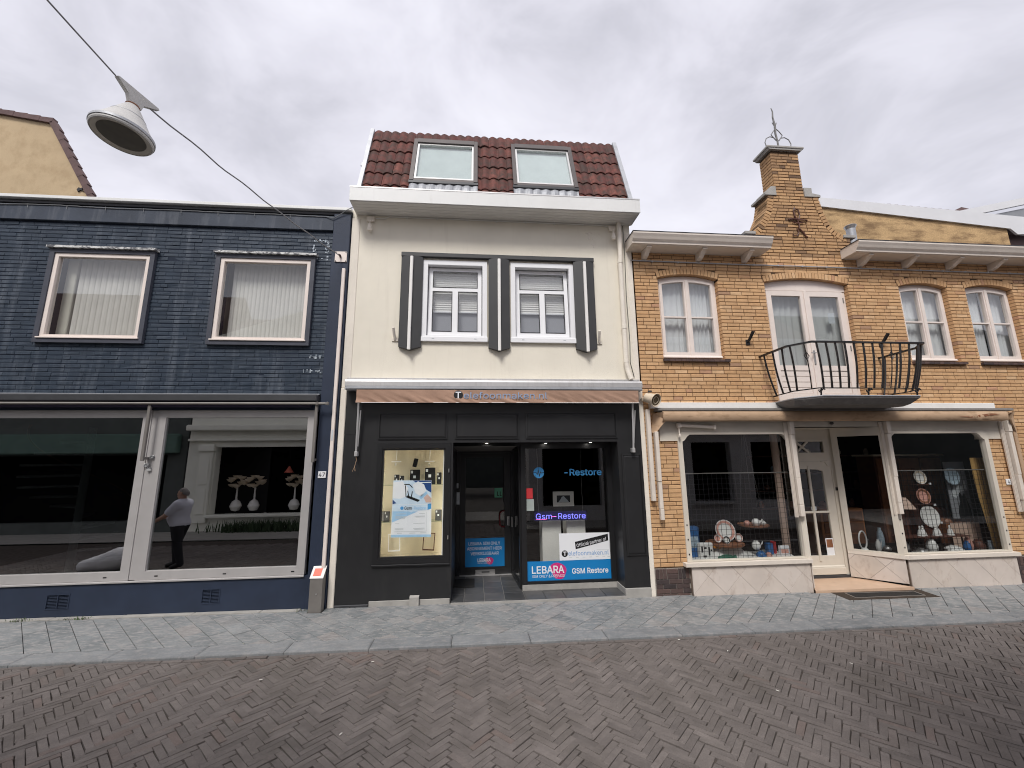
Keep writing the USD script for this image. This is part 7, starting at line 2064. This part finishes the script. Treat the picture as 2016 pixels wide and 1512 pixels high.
m = MB()
for i in range(900):
    c_ = -7.0 + 1.15 * RNG.normal() * 0.6 + (2.2 if i % 4 == 0 else 0)
    p = np.array([c_, FY + 0.25 + RNG.normal(0, .10), 0.02])
    a = RNG.random() * 6.28; l = 0.15 + 0.28 * RNG.random()
    q = p + np.array([math.cos(a) * l * .45, math.sin(a) * l * .35, l])
    s = np.array([-math.sin(a), math.cos(a), 0]) * 0.014
    m.add([p - s, p + s, (p + q) / 2 + 1.4 * s, (p + q) / 2 - 1.4 * s, q], [(0, 1, 2), (0, 2, 3), (3, 2, 4)])
m.build('leaves', 'leaf', pl)
t = thing('dark_shop_opposite', 'dark green shop front with an awning board across the street at the left', 'house')
g = sbox(-22, -0.3, -9.8, 6.2).difference(sbox(-20.5, 0.4, -10.4, 2.55))
for a in (-19.5, -16.5, -13.2, -11.3):
    g = g.difference(sbox(a, 3.9, a + 1.0, 5.4))
far_wall(g).build('wall', 'facade_dark', t)
m = MB(); m.cbox(-21.5, -10.0, FY + 0.002, FY + 0.25, 2.6, 3.25, 0.03); m.build('board', 'facade_green', t)
m = MB(); m.box(-21.5, -10.0, FY - 3, FY - 2.9, 0, 3); m.box(-22, -9.8, FY - 3, FY - .31, 3.0, 3.1); m.box(-21.5, -9.8, FY - 1, FY - .9, 3.5, 6); m.build('shell', 'dark_room', t)
m = MB(); m.side([(FY - 5, 6.2), (FY + 0.3, 6.2), (FY - 2.4, 9.2)], -22, -9.8); m.build('roof', 'roof_far', t)
t = thing('grey_house_opposite', 'grey plastered house with two tall dark openings across the street', 'house')
g = sbox(1.55, -0.3, 14.5, 6.9)
for a, b, c, d in ((5.9, 0.0, 7.55, 2.7), (8.2, 0.66, 9.75, 2.85), (10.6, 0.66, 12.2, 2.85), (2.6, 0.5, 4.9, 2.8)):
    g = g.difference(sbox(a, b, c, d))
for a in (1.95, 3.9, 6.0, 8.6, 11.4):
    g = g.difference(sbox(a, 4.2, a + 1.1, 5.9))
far_wall(g).build('wall', 'facade_grey', t)
m = MB(); m.cbox(1.55, 14.5, FY + 0.002, FY + 0.3, 6.75, 7.0, 0.04); m.cbox(1.55, 14.5, FY + 0.002, FY + 0.15, 3.2, 3.4, 0.03); m.cbox(8.1, 9.85, FY + 0.002, FY + 0.14, 0.56, 0.655, 0.02); m.build('cornice', 'facade_grey', t)
for a in (1.75, 5.1):
    m = MB(); m.cbox(a, a + 0.32, FY + 0.002, FY + 0.10, 0, 3.18, 0.02); m.build('pilaster', 'white_paint', t)
m = MB(); m.box(1.6, 14.4, FY - 3, FY - 2.9, 0, 6.9); m.box(1.6, 14.5, FY - 3, FY - .31, 3.2, 3.3); m.box(1.55, 1.65, FY - 5, FY - .31, 0, 6.9); m.build('shell', 'dark_room', t)
m = MB(); m.side([(FY - 5, 6.9), (FY - 0.2, 6.9), (FY - 2.4, 8.8)], 1.55, 14.5); m.build('roof', 'roof_far', t)
t = thing('far_row', 'row of plain brick houses further along the far side of the street', 'houses')
for a, b, h in ((14.6, 24, 7.2), (-34, -22.2, 7.0), (24.2, 36, 6.4)):
    m = MB(); m.wall(sbox(a, -0.3, b, h), FY - 6, FY); m.side([(FY - 6, h), (FY, h), (FY - 3, h + 2)], a, b); m.build('house', 'facade_dark', t)

t = thing('side_street_house', 'plain brick house closing the side street across the road', 'house')
m = MB(); m.wall(sbox(-6, -0.3, 6, 6.0), -30.3, -30); m.build('wall', 'facade_dark', t)
m = MB(); m.side([(-36, 6.0), (-29.8, 6.0), (-33, 8.5)], -6, 6); m.build('roof', 'roof_far', t)

# a man walking past, out of frame, and his white sack, both mirrored in the blue shop's panes
per = thing('person', 'man in a white shirt and dark trousers holding something low before him', 'person', loc=(-6.55, -3.05, float(gz(-6.5)) - 0.03))


def hull_chain(joints, bones):
    parts = []
    for a, b in bones:
        (p, r), (q, s) = joints[a], joints[b]
        sp = lambda c, k: manifold3d.Manifold.sphere(k, 20).translate(tuple(map(float, c)))
        parts.append(manifold3d.Manifold.batch_hull([sp(p, r), sp(q, s)]))
    return manifold3d.Manifold.batch_boolean(parts, manifold3d.OpType.Add)


def smooth_body(man, e=0.03, it=12):
    man = man.refine_to_length(e)
    tm = man.to_mesh()
    m = trimesh.Trimesh(np.array(tm.vert_properties[:, :3]), np.array(tm.tri_verts), process=True)
    trimesh.smoothing.filter_taubin(m, iterations=it)
    return m


J = {  # he faces -x (to the left); y is sideways
    'hipL': ((0.0, -0.10, 0.92), 0.115), 'hipR': ((0.0, 0.10, 0.92), 0.115), 'kneeL': ((-0.10, -0.10, 0.49), 0.068), 'kneeR': ((0.05, 0.10, 0.49), 0.068),
    'ankL': ((-0.06, -0.10, 0.09), 0.045), 'ankR': ((0.16, 0.10, 0.10), 0.045), 'toeL': ((-0.24, -0.11, 0.035), 0.032), 'toeR': ((-0.01, 0.10, 0.035), 0.032),
    'belly': ((-0.07, 0.0, 1.07), 0.185), 'chest': ((-0.01, 0.0, 1.30), 0.165), 'neck': ((-0.02, 0.0, 1.46), 0.062), 'shL': ((0.0, -0.19, 1.36), 0.075), 'shR': ((0.0, 0.19, 1.36), 0.075),
    'elL': ((-0.22, -0.24, 1.13), 0.048), 'elR': ((-0.20, 0.24, 1.12), 0.048), 'wrL': ((-0.46, -0.20, 1.05), 0.033), 'wrR': ((-0.44, 0.20, 1.00), 0.033),
    'palmL': ((-0.52, -0.20, 1.035), 0.030), 'palmR': ((-0.50, 0.20, 0.985), 0.030),
    'head': ((-0.04, 0.0, 1.60), 0.088), 'jaw': ((-0.075, 0.0, 1.53), 0.058), 'crown': ((-0.015, 0.0, 1.61), 0.088), 'nose0': ((-0.115, 0, 1.60), 0.016), 'nose1': ((-0.142, 0, 1.57), 0.014),
    'earL': ((-0.02, -0.088, 1.585), 0.018), 'earR': ((-0.02, 0.088, 1.585), 0.018), 'earL2': ((-0.01, -0.09, 1.61), 0.018), 'earR2': ((-0.01, 0.09, 1.61), 0.018)}
for s, y in (('L', -0.2), ('R', 0.2)):
    p = np.array(J['palm' + s][0])
    for k in range(4):
        J[f'f{s}{k}a'] = (p + [-0.03, -0.03 + .02 * k, 0.0], 0.0095); J[f'f{s}{k}b'] = (p + [-0.065 + .004 * abs(k - 1.5), -0.03 + .02 * k, -0.015], 0.009); J[f'f{s}{k}c'] = (p + [-0.06, -0.03 + .02 * k, -0.045], 0.008)
    J[f't{s}a'] = (p + [0.0, 0.03 * (-np.sign(y)) * 1.2, -0.005], 0.011); J[f't{s}b'] = (p + [-0.04, 0.045 * (-np.sign(y)), -0.03], 0.009)
bones = [('hipL', 'hipR'), ('hipL', 'kneeL'), ('hipR', 'kneeR'), ('kneeL', 'ankL'), ('kneeR', 'ankR'), ('ankL', 'toeL'), ('ankR', 'toeR'), ('hipL', 'belly'), ('hipR', 'belly'), ('belly', 'chest'), ('chest', 'shL'), ('chest', 'shR'), ('chest', 'neck'), ('neck', 'head'), ('neck', 'jaw'), ('head', 'jaw'), ('head', 'crown'), ('nose0', 'nose1'), ('earL', 'earL2'), ('earR', 'earR2'),
         ('shL', 'elL'), ('shR', 'elR'), ('elL', 'wrL'), ('elR', 'wrR'), ('wrL', 'palmL'), ('wrR', 'palmR')]
for s in 'LR':
    for k in range(4): bones += [(f'palm{s}', f'f{s}{k}a'), (f'f{s}{k}a', f'f{s}{k}b'), (f'f{s}{k}b', f'f{s}{k}c')]
    bones += [(f'palm{s}', f't{s}a'), (f't{s}a', f't{s}b')]
body = smooth_body(hull_chain(J, bones), 0.018, 6)
MB().tm(body).build('body', 'skin', per, smooth=True)
grow = lambda names, d: {k: (J[k][0], J[k][1] + d) for k in names}
JS = grow(['belly', 'chest', 'shL', 'shR', 'neck', 'hipL', 'hipR', 'elL', 'elR'], 0.022)
JS['neck'] = ((-0.01, 0, 1.41), 0.07)
for s in 'LR':
    JS['el' + s] = (np.array(J['sh' + s][0]) * 0.35 + np.array(J['el' + s][0]) * 0.65, 0.082)
    JS['hip' + s] = (np.array(J['hip' + s][0]) + [0, 0, 0.02], 0.14)
sh_ = hull_chain(JS, [('hipL', 'hipR'), ('hipL', 'belly'), ('hipR', 'belly'), ('belly', 'chest'), ('chest', 'shL'), ('chest', 'shR'), ('chest', 'neck'), ('shL', 'elL'), ('shR', 'elR')]).trim_by_plane((0, 0, 1), 0.84)
MB().tm(smooth_body(sh_, 0.03, 5)).build('shirt', 'white_shirt', per, smooth=True)
JT = grow(['hipL', 'hipR', 'kneeL', 'kneeR', 'ankL', 'ankR'], 0.02)
MB().tm(smooth_body(hull_chain(JT, [('hipL', 'hipR'), ('hipL', 'kneeL'), ('hipR', 'kneeR'), ('kneeL', 'ankL'), ('kneeR', 'ankR')]), 0.03, 5)).build('trousers', 'dark_trousers', per, smooth=True)
JF = grow(['ankL', 'ankR', 'toeL', 'toeR'], 0.012)
MB().tm(smooth_body(hull_chain(JF, [('ankL', 'toeL'), ('ankR', 'toeR')]), 0.03, 3)).build('shoes', 'black_iron', per, smooth=True)
hair = hull_chain({'a': ((-0.02, 0, 1.625), 0.090), 'b': ((0.015, 0, 1.585), 0.088)}, [('a', 'b')]).trim_by_plane((0.6, 0, 0.8), 1.275)
MB().tm(smooth_body(hair, 0.02, 3)).build('hair', 'grey_hair', per, smooth=True)
m = MB()
for s in (-1, 1): m.lathe([(0, -.010), (.010, 0), (0, .010)], (-0.118, s * 0.033, 1.612), 8)
m.build('eyes', 'print_black', per)
sack = manifold3d.Manifold.batch_hull([manifold3d.Manifold.sphere(r, 24).translate(c) for c, r in (((-7.75, -3.1, 0.22), 0.24), ((-8.35, -3.0, 0.10), 0.12), ((-8.1, -3.2, 0.18), 0.17), ((-7.5, -3.05, 0.26), 0.17))])
sm = smooth_body(sack, 0.04, 3)
nv = np.array(sm.vertices); nv += np.array(sm.vertex_normals) * (0.07 * (meshkit.fbm(nv * 3.2, 4, 3) - 0.5))[:, None]; nv[:, 2] = np.maximum(nv[:, 2], -0.02)
tag(MB().add(nv, sm.faces).build('white_sack', 'white_sheet', smooth=True), 'crumpled white sack lying on the road, seen mirrored in the left blue pane', 'sack')
